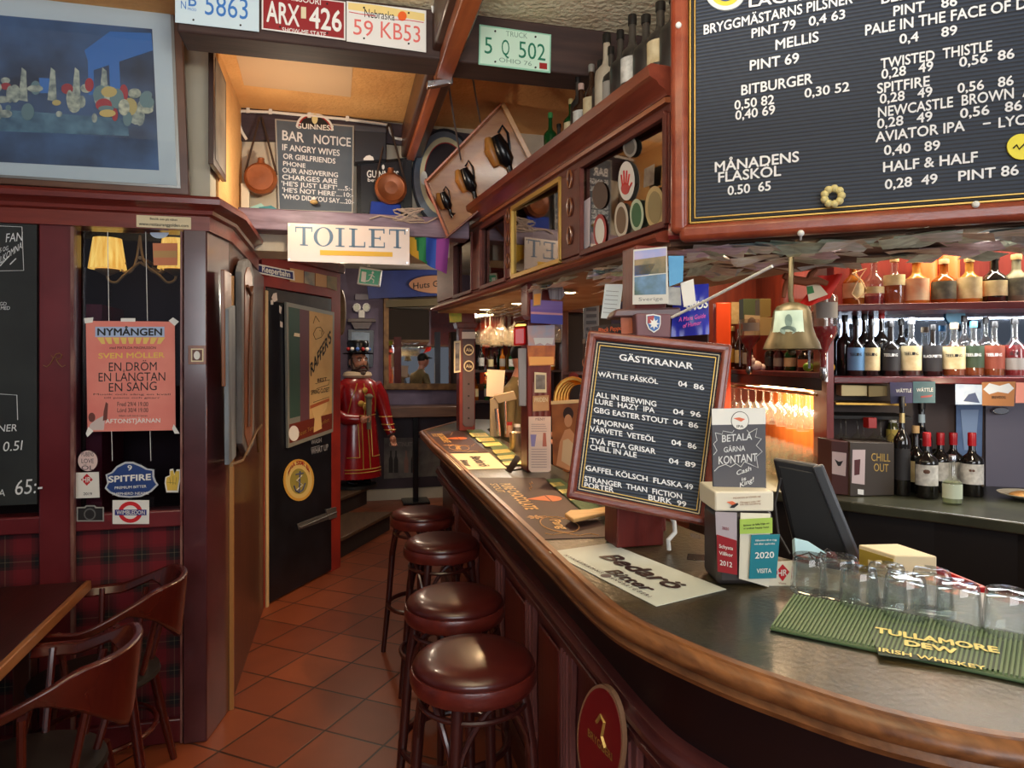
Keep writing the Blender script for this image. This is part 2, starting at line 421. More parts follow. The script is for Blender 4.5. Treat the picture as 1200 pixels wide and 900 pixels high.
# bulkhead over the passage
struct(MB().box((.9, 4.15, 2.78), (2.86, .3, .46)).box((.045, 4.15, 2.385), (1.15, .3, .33)), 'wall_bulkhead', plaster_white, smooth=0)
struct(MB().box((1.5, 8.28, 1.4), (7, .16, 2.8)), 'wall_back', purple_wall, smooth=0)
struct(MB().box((4.12, 5.3, 1.5), (.12, 6.0, 3.0)), 'wall_right', dark_wood, smooth=0)
struct(MB().box((1.3, 8.16, .55), (5.6, .08, 1.1)), 'wall_back_panelling', mat('dark_purple_panel', (44, 32, 42), .5, c2=(58, 42, 52), scale=4), smooth=0)
struct(MB().box((1.0, 8.09, .06), (3.6, .06, .12)), 'baseboard_back', mat('pale_baseboard', (196, 190, 170), .6), smooth=0)
# ceiling beams
bx0 = PY(2.6)(207, 20).x
struct(MB().box(((bx0 + 4.4) / 2, 2.68, 2.855), (4.4 - bx0, .16, .19)), 'beam_front', dark_wood_x, bevel=.008)
bw_ = wood('beam_wood', (58, 34, 24), (88, 52, 34), .5, 'y'); bs_ = wood('beam_strip_wood', (150, 74, 36), (186, 102, 56), .4, 'y')
zq, zr = PZ(2.79), PZ(2.735)
def beamx(pl, u0, u1): return pl(u0, 0).x, pl(u1, 0).x
x0, x1 = beamx(zq, 524, 568)
struct(MB().box(((x0 + x1) / 2, 2.6, 2.875), (x1 - x0, 2.8, .17)), 'beam_long', bw_, bevel=.01)
x0, x1 = beamx(zr, 541, 566)
struct(MB().box(((x0 + x1) / 2, 1.9, 2.7625), (x1 - x0, 1.75, .055)).box(((x0 + x1) / 2 - .01, 3.42, 2.78), (x1 - x0 - .02, 1.1, .03)), 'beam_strip', bs_, bevel=.004)
q_ = PY(2.72)
br_ = MB().slab([(523, 66), (530, 66), (531, 98), (525, 98)], q_, .02).slab([(501, 94), (526, 92), (526, 98), (501, 102)], q_, .03)
br_.build('metal_bracket', steel, label='small steel bracket screwed under the long ceiling beam', cat='bracket', bevel=.002)
pp = MB()
bp_ = PY(2.585)
for k, q in enumerate([[(503, -2), (514, -2), (513, 22), (506, 15)], [(515, -2), (526, -2), (525, 12), (521, 24), (516, 10)]]):
    pp.slab(q, bp_, .002, lift=.006 + .004 * k)
pp.build('torn_paper_strip', paper, smooth=0, label='torn white paper scraps stuck on the beam beside the rightmost red numbered plate', cat='paper')
# ---------------------------------------------------------------- left partition: posts, rails, panes
yF = 3.12
pf = PY(yF)
def X(u, y=yF): return PY(y)(u, HZ).x
def Zv(u, v, y=yF): return PY(y)(u, v).z
wl = MB()
xa, xb, xc, xd, xe = X(0), X(45), X(85), X(215), X(243)
wl.box(((xb + xc) / 2, yF + .05, 1.08), (xc - xb, .1, 2.16))
wl.box(((-3.4 + xe) / 2, yF + .06, .945), (xe + 3.4, .1, .07))
wl.box(((-3.4 + xe) / 2, yF + .06, 2.21), (xe + 3.4, .12, .11))
wl.box(((-3.4 + xe) / 2, yF + .06, .05), (xe + 3.4, .1, .1))
struct(wl, 'wall_left', maroon, bevel=.006)
post = MB().prism([(xd, yF - .012, 0), (xe, yF - .012, 0), (-.5, 3.36, 0), (-.6, 3.36, 0)], (0, 0, 2.16))
struct(post, 'wall_left_post', mat('glossy_maroon_post', (66, 28, 32), .3, c2=(80, 38, 44), scale=6, coat=1), bevel=.005)
struct(MB().box((X(86.5), yF - .008, 1.08), (.012, .02, 2.14)).box((X(213.5), yF - .008, 1.08), (.008, .02, 2.14)), 'trim_2', mat('worn_edge', (150, 112, 100), .35, c2=(96, 40, 40), scale=20, stretch=(1, 1, .3)), smooth=0)
struct(MB().box(((-3.4 + xd) / 2, yF + .07, .5), (xd + 3.4, .06, .83)), 'wall_left_tartan', tartan(), smooth=0)
# frieze board and cornice run round the corner into the passage
path = [(-3.4, yF), (xe, yF), (-.5, 3.36), (-.495, 4.35)]
cr = MB()
cr.sweep([(0, 2.155), (.014, 2.155), (.014, 2.215), (.03, 2.222), (.034, 2.236), (.055, 2.25), (.075, 2.256), (.078, 2.276), (.066, 2.29), (0, 2.295)], path)
struct(cr, 'cornice_left', wood('cornice_wood', (110, 42, 36), (132, 54, 44), .3, 'x'))
# passage side wall
struct(MB().prism([(-.5, 3.36, 0), (-.49, 4.72, 0), (-.62, 4.72, 0), (-.62, 3.36, 0)], (0, 0, 2.16)), 'wall_passage', wood('passage_wood', (66, 32, 19), (86, 46, 27), .4), smooth=0)
struct(MB().box((-.492, 3.375, 1.0), (.02, .022, 2.0)), 'trim_3', mat('gold_edge_strip', (176, 124, 66), .35, .3), smooth=0)
# the pane with the dark booth behind it
win = MB().box(((xc + xd) / 2, yF + .045, 1.57), (xd - xc, .008, 1.2))
struct(win, 'window_1', clear_glass('booth_pane', (225, 228, 235), .05, .8), smooth=0)
struct(MB().box((-1.6, 3.74, 1.2), (2.1, .06, 2.4)), 'wall_booth', mat('booth_wall', (40, 14, 20), .7), smooth=0)
struct(MB().box((X(95), yF + .3, 1.35), (.06, .3, 1.0)), 'trim_4', mat('booth_post', (110, 26, 44), .5), smooth=0)
# ---------------------------------------------------------------- sconce behind the pane
ys = 3.36
ps = PY(ys)
shade_m = mat('pleated_yellow_shade', (250, 206, 104), .8, c2=(226, 160, 60), scale=60, stretch=(1, 1, .02), emit=1.6)
bmet = mat('antique_brass', (186, 156, 108), .4, .4)
sc = thing('wall_sconce', 'brass wall sconce with pleated yellow shades behind the dark window pane', 'lamp', ps(164, 305))
c0 = ps(164, 302)
on(sc).lathe([(.0, 0), (.035, .004), (.03, .02), (.0, .03)], c0 + V((0, .34, 0)), R=Matrix.Rotation(radians(90), 3, 'X')).tube([c0 + V((0, .35, 0)), c0 + V((0, 0, 0))], .008).build('wall_plate', bmet, smooth=40)
for cu, s_ in ((126, 1), (206, -1)):
    c = ps(cu, 318)
    a = on(sc)
    a.tube(smooth3([c0 + V((0, 0, -.02)), ps(cu + 20 * s_, 322), ps(cu + 10 * s_, 331), ps(cu + 1 * s_, 328), c]), .006, 8)
    a.tube(smooth3([c0 + V((0, 0, .1)), c0 + V((-.012 * s_, 0, .0)), ps(cu + 28 * s_, 318), ps(cu + 18 * s_, 318), ps(cu + 17 * s_, 309), ps(cu + 22 * s_, 309)]), .005, 8)
    a.lathe([(.01, -.02), (.045, .0), (.05, .008), (.012, .004)], c)
    a.build('arm', bmet)
    sh = on(sc).lathe([(.075, .02), (.056, .155)], c + V((0, 0, -.01)), 40).build('lamp_shade', shade_m)
    point('sconce_bulb_light', c + V((0, 0, .07)), .9, (1, .74, .42), .02)
# ---------------------------------------------------------------- window poster and stickers
pw = PY(yF + .038)
pink = mat('poster_pink', (226, 128, 118), .75, c2=(236, 150, 136), scale=4)
po = MB().slab([(101, 376), (205, 377), (206, 504), (103, 506)], pw, .002, lift=.004).build('concert_poster', pink, smooth=0, label='pink concert poster taped on the dark window pane', cat='poster')
t = on(po)
for s_, a, b, h in (('EN DRÖM', (128, 435), (184, 434), 10), ('EN LÅNGTAN', (116, 447), (194, 446), 10), ('EN SÅNG', (128, 459), (184, 457), 10)):
    t.writepx(s_, a, b, h, pw, 0, -.004, lift=.005)
for s_, a, b, h in (('med MATILDA MAGNUSSON', (129, 409), (183, 409), 3), ('Fred 29/4 19.00', (138, 476), (174, 476), 5), ('Lörd 30/4 19.00', (138, 483), (174, 483), 5), ('Musik och sång en kväll', (110, 463), (200, 463), 2), ('till piano och gitarr', (122, 467), (188, 467), 2), ('biljett och bord i baren', (140, 488), (173, 488), 2)):
    t.writepx(s_, a, b, h, pw, 0, .0, lift=.005)
t.build('printed_lines', ink, smooth=0)
on(po).writepx('SVEN MÖLLER', (116, 420), (193, 419), 6, pw, 0, .02, lift=.005).build('yellow_line', mat('poster_yellow', (236, 196, 96), .7), smooth=0, label='yellow printed name')
on(po).writepx('AFTONSTJÄRNAN', (124, 496), (188, 495), 5, pw, 0, .012, lift=.005).build('white_line', white, smooth=0, label='white printed venue name')
hd = on(po)
hd.slab([(112, 383), (193, 383), (193, 395), (112, 395)], pw, .0005, 0, lift=.0046)
for k in range(9):
    u = 114 + k * 9
    hd.slab([(u, 395.5), (u + 8, 395.5), (u + 6 + (4 - k) * .9, 403), (u + 2 + (4 - k) * .9, 403)], pw, .0005, 1, lift=.0046)
hd.writepx('NYMÅNGEN', (115, 393), (190, 393), 8, pw, 2, .03, lift=.0056)
hd.build('headline', [mat('headline_blue', (170, 190, 224), .7), mat('headline_yellow', (232, 200, 110), .7), ink], smooth=0, label='block headline in pale blue and yellow')
fg = on(po)
fg.slab([(104, 504), (122, 504), (124, 486), (114, 491), (106, 497)], pw, .0005, 0, lift=.0046)
fg.slab([(121, 493), (126, 492), (127, 473), (124.5, 471), (122, 482)], pw, .0005, 1, lift=.005)
fg.oval((108, 489), (4, 5.5), pw, .0005, 1, lift=.005)
fg.build('printed_figure', [mat('print_grey', (206, 190, 186), .7), mat('print_brown', (108, 58, 52), .7)], smooth=0)
for q in ([(99, 373), (110, 372), (109, 378), (100, 379)], [(142, 373), (159, 373), (159, 377), (142, 377)], [(198, 376), (203, 372), (210, 377), (205, 382)], [(204, 497), (211, 508), (205, 508), (202, 502)], [(104, 500), (110, 505), (103, 512), (101, 508)]):
    on(po).slab(q, pw, .0004, lift=.0052).build('tape', white, smooth=0)
for a, b in ((126.5, 128), (171, 173)):
    on(po).tube([pw(a, 272, .004), pw(b, 376, .003)], .0014, 6).build('hanging_cord', white)
    on(po).tube([pw(b + 3, 505, .003), pw(b + 4, 540, .003)], .0014, 6).build('hanging_cord', white)
def oval_sticker(name, label, c, r, pl, m, m2=None, text=None, group=None, lift=.002, tm=None, th=4):
    o = MB().oval(c, r, pl, .001, lift=lift).build(name, m, smooth=0, label=label, cat='sticker', group=group)
    if m2: on(o).oval(c, (r[0] * .8, r[1] * .8), pl, .0004, lift=lift + .0006).build('inner_field', m2, smooth=0)
    if text:
        t = on(o); y = c[1] - (len(text) - 1) * th * .8
        for k, s_ in enumerate(text):
            t.writepx(s_, (c[0] - r[0] * .62, y + k * th * 1.6 + th / 2), (c[0] + r[0] * .62, y + k * th * 1.6 + th / 2), th, pl, lift=lift + .0014)
        t.build('lettering', tm or ink, smooth=0)
    return o
oval_sticker('round_sticker', 'round pinkish white sticker at the lower left of the window pane', (103, 540), (11.5, 12), pw, mat('sticker_pinkish', (226, 200, 196), .6), None, ['PUBENS', 'LOVE', 'ÖL'], tm=mat('sticker_grey_ink', (110, 92, 96), .6), th=5)
o = MB().slab([(88, 554), (116, 553), (117, 583), (89, 584)], pw, .001, lift=.002).build('square_sticker', paper, smooth=0, label='square white sticker with a red diamond on the window pane', cat='sticker')
on(o).slab([(102, 555), (109, 562), (102, 569), (95, 562)], pw, .0005, lift=.0026).build('red_diamond', mat('badge_red', (196, 24, 36), .5), smooth=0)
on(o).writepx('HR', (97, 565), (107, 565), 6, pw, lift=.0034).build('diamond_letters', white, smooth=0)
on(o).writepx('2019', (98, 580), (108, 580), 3, pw, lift=.003).build('lettering', ink, smooth=0)
# shield
blue = mat('badge_blue', (38, 66, 128), .35)
px = [(124, 556), (131, 553), (137, 546), (147, 541), (156, 541), (166, 545), (173, 549), (181, 550), (181, 558), (183, 564), (186, 568), (178, 576), (166, 582), (152, 583), (139, 582), (128, 577), (123, 572), (126, 566)]
o = MB().slab(px, pw, .002, lift=.004).build('shield_badge', mat('badge_silver', (196, 200, 206), .4), smooth=0, label='blue and silver shield shaped beer badge on the window pane', cat='badge')
cx_, cy_ = 154, 563
on(o).slab([(cx_ + (a - cx_) * .92, cy_ + (b - cy_) * .9) for a, b in px], pw, .0006, lift=.0052).build('blue_field', blue, smooth=0)
t = on(o)
t.writepx('SPITFIRE', (128, 565), (177, 562), 7, pw, 0, .03, lift=.006).writepx('PREMIUM BITTER', (135, 573), (172, 571), 3, pw, lift=.006).writepx('SHEPHERD NEAME', (132, 580), (175, 579), 3, pw, lift=.006).writepx('9', (150, 551), (155, 551), 6, pw, lift=.006)
t.build('lettering', white, smooth=0)
# hand sticker
hp = [(195, 577), (193, 566), (194, 559), (199, 557), (199, 550), (203, 549), (205, 556), (207, 550), (212, 550), (212, 560), (210, 570), (209, 577)]
o = MB().slab(hp, pw, .001, lift=.002).build('hand_sticker', paper, smooth=0, label='yellow hand shaped sticker on the right of the window pane', cat='sticker')
on(o).slab([(202 + (a - 202) * .82, 562 + (b - 562) * .84) for a, b in hp], pw, .0005, lift=.0026).build('yellow_hand', mat('hand_yellow', (226, 190, 74), .6), smooth=0)
ln = on(o)
for a, b in (((199, 560), (200, 567)), ((203, 558), (203, 568)), ((207, 559), (206, 568)), ((196, 565), (206, 566))): ln.line([a, b], pw, .0014, lift=.003)
ln.build('drawn_line', ink, smooth=0)
# camera and underground stickers on the red rail
pr = PY(yF + .008)
o = MB().slab([(90, 594), (99, 594), (101, 592), (111, 592), (113, 594), (122, 594), (122, 611), (90, 611)], pr, .001, lift=.002).build('no_photo_sticker', mat('sticker_edge_grey', (150, 150, 146), .6), smooth=0, label='black camera sticker on the red rail under the window', cat='sticker')
on(o).slab([(91.5, 595.5), (100, 595.5), (102, 593.5), (110.5, 593.5), (112, 595.5), (120.5, 595.5), (120.5, 609.5), (91.5, 609.5)], pr, .0005, lift=.0026).build('black_body', ink, smooth=0)
on(o).oval((105.5, 602.5), (7, 7), pr, .0004, lift=.003).build('lens_ring', mat('sticker_ring_grey', (96, 96, 96), .6), smooth=0)
on(o).oval((105.5, 602.5), (5.4, 5.4), pr, .0004, lift=.0036).build('lens_disc', ink, smooth=0)
o = MB().slab([(132, 586), (175, 586), (175, 614), (132, 614)], pr, .002, lift=.003).build('underground_sign', mat('enamel_white', (236, 236, 232), .35), bevel=.001, smooth=0, label='white enamel plate with red ring and blue bar on the red rail', cat='sign')
on(o).oval((153, 600), (14, 12.5), pr, .0005, lift=.0038).build('red_ring', mat('ring_red', (205, 36, 44), .4), smooth=0)
on(o).oval((153, 600), (9, 8), pr, .0005, lift=.0044).build('ring_centre', mat('enamel_white', (236, 236, 232), .35), smooth=0)
on(o).slab([(135, 597), (172, 597), (172, 603.5), (135, 603.5)], pr, .0005, lift=.005).build('blue_bar', mat('bar_blue', (36, 44, 128), .4), smooth=0)
on(o).writepx('WIMBLEDON', (137, 602.5), (170, 602.5), 4.6, pr, lift=.0056).build('lettering', white, smooth=0)
o = card('orange_sticker', 'faded orange square sticker at the top right of the window pane', 'sticker', [(179, 285), (208, 285), (208, 311), (180, 311)], pw, mat('faded_orange', (206, 128, 92), .7), .001)
on(o).slab([(180, 294), (207.5, 294), (207.5, 302), (180, 302)], pw, .0004, lift=.003).build('printed_band', mat('faded_tan', (190, 150, 96), .7), smooth=0)
MB().slab([(187 + 11 * cos(a), 272.5 + 7 * sin(a)) for a in [pi * k / 12 for k in range(13)]], pw, .001, lift=.002).build('half_round_sticker', mat('pale_blue_sticker', (190, 206, 226), .6), smooth=0, label='pale blue half round sticker at the very top of the window pane', cat='sticker')
# small things on the post and frieze
ppst = PY(yF - .014)
o = MB().slab([(221, 405), (242, 405), (242, 427), (221, 427)], ppst, .008, lift=.01).build('post_plaque', brown_wood, bevel=.001, label='small square brown plaque with pale centre on the maroon post', cat='plaque')
on(o).slab([(224.5, 408.5), (239, 408.5), (239, 424), (224.5, 424)], ppst, .001, lift=.0115).build('pale_mount', cream, smooth=0)
on(o).slab([(226, 410), (237.5, 410), (237.5, 422.5), (226, 422.5)], ppst, .001, lift=.0125).build('brown_field', mat('plaque_brown', (92, 46, 34), .5), smooth=0)
on(o).oval((231.5, 416.5), (3.6, 5), ppst, .002, lift=.0145).build('cameo', paper, smooth=0)
pfz = PY(yF - .014)
o = card('web_address_sticker', 'cream sticker with a web address on the frieze above the window', 'sticker', [(160, 252), (224, 255), (224, 269), (160, 266)], pfz, cream, .001)
on(o).writepx('www.restauranggolden.com', (163, 264), (221, 266.5), 3.6, pfz, lift=.003).writepx('Besök oss på nätet', (176, 257.5), (208, 259), 2.4, pfz, lift=.003).build('lettering', ink, smooth=0)
# monogram on the red post
mg = MB()
ppo = PY(yF)
mg.line([(51, 428), (55, 430), (59, 427), (63, 420), (66, 415), (70, 414), (73, 416), (71, 420), (66, 421)], ppo, .004, lift=.003)
mg.line([(66, 421), (69, 426), (73, 430), (77, 428)], ppo, .004, lift=.003).line([(60, 416), (63, 419), (67, 419)], ppo, .003, lift=.003)
mg.build('monogram_ornament', mat('old_gold', (150, 110, 70), .4, .5), label='small gold script monogram on the red wooden post', cat='ornament')
# ---------------------------------------------------------------- blackboard at the far left
pb = PY(yF - .005)
bbx0 = -1.95
o = MB().box(((bbx0 + xb) / 2, yF - .006, (Zv(45, 264) + Zv(45, 590)) / 2), (xb - bbx0 - .004, .011, Zv(45, 264) - Zv(45, 590))).build('chalkboard', mat('chalkboard_black', (26, 30, 32), .65, c2=(38, 42, 42), scale=5), smooth=0, label='black chalkboard with drink prices at the far left wall', cat='chalkboard')
pb = PY(yF - .012)
t = on(o)
for s_, a, b, h in (('FAN', (7, 284), (27, 282), 10), ('5 OG', (0, 296), (10, 293), 5), ('ÄLKOMNA', (-4, 312), (26, 291), 8), ('GD', (0, 358), (8, 358), 4), ('MED', (1, 363), (12, 363), 4), ('NER', (-2, 506), (20, 505), 8), ('0.5l', (4, 529), (27, 527), 11), ('A', (-2, 582), (6, 581), 8), ('65:-', (18, 580), (50, 577), 17)):
    on(o).writepx(s_, a, b, h, pb, 0, .0, .12, lift=.002).build('chalk_word', chalk, smooth=0)
t = on(o)
t.line([(-20, 264), (26, 266), (28, 317), (-20, 318)], pb, .003, lift=.002).line([(-10, 461), (20, 463), (21, 492)], pb, .003, lift=.002)
t.line([(0, 312), (11, 300)], pb, .004, lift=.002).line([(12, 310), (19, 303)], pb, .004, lift=.002)
t.build('chalk_frame', chalk, smooth=0)
# ---------------------------------------------------------------- big framed picture standing on the cornice
pp_ = PL(pf(120, 226) + V((0, -.07, 0)), (0, -1, -.1))
fr = [(-150, -40), (212, -2), (222, 229), (-150, 206)]
o = MB().slab(fr, pp_, .03).build('framed_picture', mat('picture_frame_wood', (120, 86, 68), .3, .2, c2=(84, 58, 48), scale=3), bevel=.004, label='large framed dark blue picture on the wall above the cornice', cat='picture')
def inset(px, k, m=0):
    return [(px[0][0] + k, px[0][1] + k), (px[1][0] - k, px[1][1] + k), (px[2][0] - k, px[2][1] - k), (px[3][0] + k, px[3][1] - k)]
on(o).slab([(-145, -33), (203, 5), (212, 221), (-145, 199)], pp_, .004, lift=.006).build('silver_lip', mat('frame_silver', (150, 150, 146), .3, .6), smooth=0)
on(o).slab([(-142, -28), (200, 9), (208, 218), (-142, 196)], pp_, .003, lift=.008).build('passe_partout', mat('mount_blue_white', (206, 218, 218), .7), smooth=0)
on(o).slab([(-120, 8), (179, 35), (187, 200), (-120, 184)], pp_, .003, lift=.0095).build('picture_sheet', mat('picture_dark_blue', (56, 64, 80), .6, c2=(86, 116, 156), scale=3.5), smooth=0)
ar = on(o)
ar.slab([(100, 60), (130, 38), (178, 40), (180, 60), (108, 84)], pp_, .001, 0, lift=.0105)
ar.slab([(47, 92), (61, 93), (61, 110), (48, 110)], pp_, .001, 0, lift=.0105)
ar.slab([(104, 70), (110, 68), (112, 112), (105, 112)], pp_, .001, 0, lift=.0106).slab([(128, 60), (140, 55), (142, 105), (130, 106)], pp_, .001, 0, lift=.0106)
ar.slab([(-120, 120), (150, 140), (152, 160), (-120, 150)], pp_, .001, 1, lift=.0105)
rs = random.Random(4)
for k in range(64):
    u = rs.uniform(-60, 174); v = 114 + rs.uniform(-20, 20) + u * .06
    ar.oval((u, v), (rs.uniform(3, 10), rs.uniform(3, 12)), pp_, .0006, rs.choice([2, 2, 2, 3, 4, 5]), lift=.0112 + k * .00008, n=14)
for u in (28, 62, 90, 122): ar.slab([(u - 5, 118), (u - 1, 80), (u + 4, 84), (u + 6, 120)], pp_, .0006, 2, lift=.0112)
ar.build('painted_shape', [mat('art_blue', (72, 124, 190), .6), mat('art_teal', (110, 148, 164), .6, c2=(70, 98, 120), scale=14), mat('art_pale', (196, 202, 180), .6, c2=(120, 132, 128), scale=40), mat('art_red', (168, 66, 72), .6), mat('art_yellow', (196, 176, 112), .6), mat('art_green', (110, 138, 140), .6)], smooth=0)
on(o).slab([(-142, -28), (200, 9), (208, 218), (-142, 196)], pp_, .002, lift=.016).build('cover_glass', clear_glass('picture_glass', (250, 252, 255), .03, .6), smooth=0)
# narrow picture seen edge-on on the ochre return
xr = PX(-.525)
o = MB().slab([(243.5, 57), (259, 96), (259, 213), (243.5, 192)], xr, .02, lift=.022).build('narrow_picture', dark_wood, bevel=.002, label='dark framed narrow picture on the ochre side wall', cat='picture')
on(o).slab([(245.5, 66), (257.5, 98), (257.5, 205), (245.5, 186)], xr, .002, lift=.024).build('picture_sheet', mat('faded_print', (150, 136, 118), .6, c2=(92, 80, 76), scale=5), smooth=0)
# ---------------------------------------------------------------- licence plates on the beam
pbm = PY(2.6)
def plate(label, px, c, rim, rows, lm, extra=None):
    cu = sum(p[0] for p in px) / 4; cv = sum(p[1] for p in px) / 4
    o = MB().slab(px, pbm, .003, lift=.012).build('licence_plate', mat('plate_rim_%d%d%d' % rim, rim, .35), bevel=.001, smooth=0, label=label, cat='licence plate', group='licence plates on the beam')
    on(o).slab([(cu + (a - cu) * .96, cv + (b - cv) * .92) for a, b in px], pbm, .001, lift=.0126).build('plate_field', mat('plate_field_%d%d%d' % c, c, .4), smooth=0)
    t = on(o)
    for s_, a, b, h, mi, bd in rows: t.writepx(s_, a, b, h, pbm, mi, bd, lift=.0134)
    t.build('embossed_characters', lm, smooth=0)
    for fx, fy in ((.22, .12), (.78, .12), (.22, .88), (.78, .88)):
        hl = on(o)
        u = px[0][0] + (px[1][0] - px[0][0]) * fx; v = px[0][1] + (px[1][1] - px[0][1]) * fx + (px[3][1] - px[0][1]) * fy
        hl.oval((u, v), (1.2, 1.2), pbm, .001, lift=.0136, n=10)
        hl.build('bolt', ink, smooth=0)
    if extra: extra(o)
    return o
pblue = mat('plate_blue', (58, 120, 196), .4); pgreen = mat('plate_green', (22, 122, 92), .4); psalmon = mat('plate_salmon', (226, 110, 104), .4)
plate('pale blue licence plate with number 5863, leftmost on the beam', [(206, -14), (304, -3), (304, 39), (206, 28)], (206, 226, 236), (206, 226, 236), [('B', (222, 9), (231, 10), 15, 0, .01), ('5863', (241, 19), (291, 25), 24, 0, .004), ('N', (213, 12), (219, 13), 9, 0, .0), ('PROD', (221, 14), (231, 15.5), 3, 0, 0)], [pblue])
plate('dark red licence plate with white characters on the beam', [(307, -9), (405, 4), (405, 49), (307, 36)], (148, 30, 36), (232, 228, 224), [('ARX', (313, 27), (351, 33), 24, 0, .02), ('426', (363, 34), (400, 39), 24, 0, .02), ('SHOW-ME STATE', (331, 39), (382, 45), 5, 0, .01), ('MISSOURI', (337, 2), (376, 8), 7, 0, .01), ('JAN', (313, -2), (322, 0), 3, 0, 0)], [white],
      lambda o: on(o).slab([(353, 10), (359, 10.5), (359, 24), (353, 23.5)], pbm, .0005, lift=.0136).build('year_tag', cream, smooth=0))
def neb(o):
    on(o).oval((471, 21), (5.2, 5.6), pbm, .0005, lift=.0138).build('orange_sun', mat('sun_orange', (240, 104, 40), .4), smooth=0)
    on(o).slab([(408, 5), (440, 8), (497, 18), (497, 27), (470, 22), (408, 13)], pbm, .0005, lift=.0131).build('yellow_sky', mat('plate_yellow', (240, 214, 140), .4), smooth=0)
    on(o).line([(409, 16), (425, 19), (440, 21)], pbm, .003, lift=.0136).line([(462, 25), (480, 26), (496, 28.5)], pbm, .003, lift=.0136).build('red_stripe', mat('stripe_red', (206, 60, 70), .4), smooth=0)
plate('white licence plate with salmon characters and an orange sun', [(406, 3), (499, 14), (499, 63), (406, 50)], (234, 232, 228), (234, 232, 228), [('59', (414, 42), (437, 45), 18, 0, .002), ('KB53', (446, 46), (492, 52), 19, 0, .002), ('Nebraska', (427, 22), (462, 26), 10, 1, -.004)], [psalmon, ink], neb)
plate('mint green truck licence plate hanging right of the long beam', [(561, 30), (645, 42), (644, 87), (560, 77)], (206, 236, 216), (150, 206, 180), [('5', (567, 64), (576, 65), 19, 0, .004), ('Q', (587, 66), (596, 67), 18, 0, .004), ('502', (607, 69), (638, 73), 19, 0, .004), ('TRUCK', (592, 44), (617, 47), 6, 1, .0), ('OHIO 76', (584, 74), (622, 79), 5, 1, -.003)], [pgreen, mat('plate_grey_green', (120, 158, 140), .4)],
      lambda o: on(o).slab([(631, 75), (640, 76), (640, 83), (631, 82)], pbm, .0005, lift=.0136).build('red_tag', red_paint, smooth=0))
# ================================================================ BULKHEAD: NOTICE BOARD, FLASKS, SIGN
yB = 4.0
pB = PY(yB)
def XB(u, y=yB): return PY(y)(u, HZ).x
struct(MB().slab([(281, 122), (560, 160), (560, 178), (430, 168), (281, 166)], pB, .03, lift=.03), 'trim_5', mat('dark_purple_plank', (66, 54, 66), .6, c2=(48, 36, 44), scale=4, stretch=(1, 8, 8)), smooth=0)
struct(MB().slab([(283, 249), (545, 262), (545, 285), (283, 273)], pB, .14, lift=.14), 'trim_6', mat('lavender_ledge', (150, 132, 150), .5, c2=(116, 96, 112), scale=5, stretch=(1, 6, 6)), bevel=.006)
# white cable with clips
cb = MB().tube([pB(u, v, .04) for u, v in ((290, 166), (285, 158), (282, 150), (281, 137), (284, 133), (320, 134.5), (400, 142), (446, 148), (453, 149), (456, 153), (457, 158), (461, 164), (478, 168), (492, 167), (500, 160))], .008, 8).build('wall_cable', white, label='white cable clipped along the dark plank above the chalk notice', cat='cable')
for u, v in ((292, 133), (318, 134.5), (363, 138.5), (407, 142.5)):
    on(cb).slab([(u - 2, v - 3), (u + 2, v - 3), (u + 2, v + 3), (u - 2, v + 3)], pB, .004, lift=.052).build('cable_clip', white)
# the notice
pn = PL(pB(390, 250) + V((0, -.05, 0)), (0, -1, .03))
slate = mat('chalkboard_slate', (70, 82, 96), .6, c2=(88, 100, 112), scale=4)
npx = [(322, 139), (415, 147), (414, 250), (326, 247)]
o = MB().slab(npx, pn, .02).build('notice_board', mat('notice_frame', (168, 164, 156), .6), bevel=.002, smooth=0, label='slate notice board headed BAR NOTICE with chalk writing', cat='chalkboard')
on(o).slab([(324, 141), (413, 149), (412, 248), (328, 245)], pn, .003, lift=.002).build('slate_field', slate, smooth=0)
rows = [('BAR', (331, 164), (356, 167), 11), ('NOTICE', (368, 168), (411, 172), 10), ('IF ANGRY WIVES', (331, 176), (398, 183), 7), ('OR GIRLFRIENDS', (332, 186), (393, 192), 6), ('PHONE', (332, 194), (358, 197), 5), ('OUR ANSWERING', (331, 202), (396, 208), 5.5), ('CHARGES ARE', (331, 210), (395, 215.5), 5.5), ("'HE'S JUST LEFT'....5:-", (330, 217.5), (413, 224), 5.2), ("'HE'S NOT HERE'....10:-", (331, 225), (414, 231.5), 5.2), ("'WHO DID YOU SAY....20:-", (331, 233), (415, 239.5), 5.5)]
for s_, a, b, h in rows: on(o).writepx(s_, a, b, h, pn, 0, .018, lift=.003).build('chalk_line', chalk, smooth=0)
ov = [(347 + 22 + 22 * cos(a), 151 - 18 * sin(a) + (22 * cos(a)) * .1) for a in [pi * k / 16 for k in range(17)]]
hb = on(o).slab(ov, pn, .004, 0, lift=.008)
hb.slab([(369 + (u - 369) * .88, 151 + (v - 151) * .86) for u, v in ov], pn, .001, 1, lift=.009)
hb.slab([(369 + (u - 369) * .8, 151 + (v - 151) * .78) for u, v in ov], pn, .001, 2, lift=.010)
hb.oval((369, 140), (3.5, 6), pn, .001, 3, lift=.011)
hb.writepx('GUINNESS', (347, 151), (391, 154), 6, pn, 0, .02, lift=.0105)
hb.build('half_round_plaque', [white, red_paint, ink, mat('harp_cream', (226, 216, 160), .5)], smooth=0)
sh = MB()
sp_ = pB(369, 243, .13)
sh.ball(sp_, (.022, .02, .012)).ball(sp_ + V((0, 0, .018)), (.01, .01, .012), 1)
sh.build('porcelain_trinket', [mat('trinket_gold', (190, 160, 104), .4), white], label='small gold and white trinket on the ledge under the chalk notice', cat='ornament')
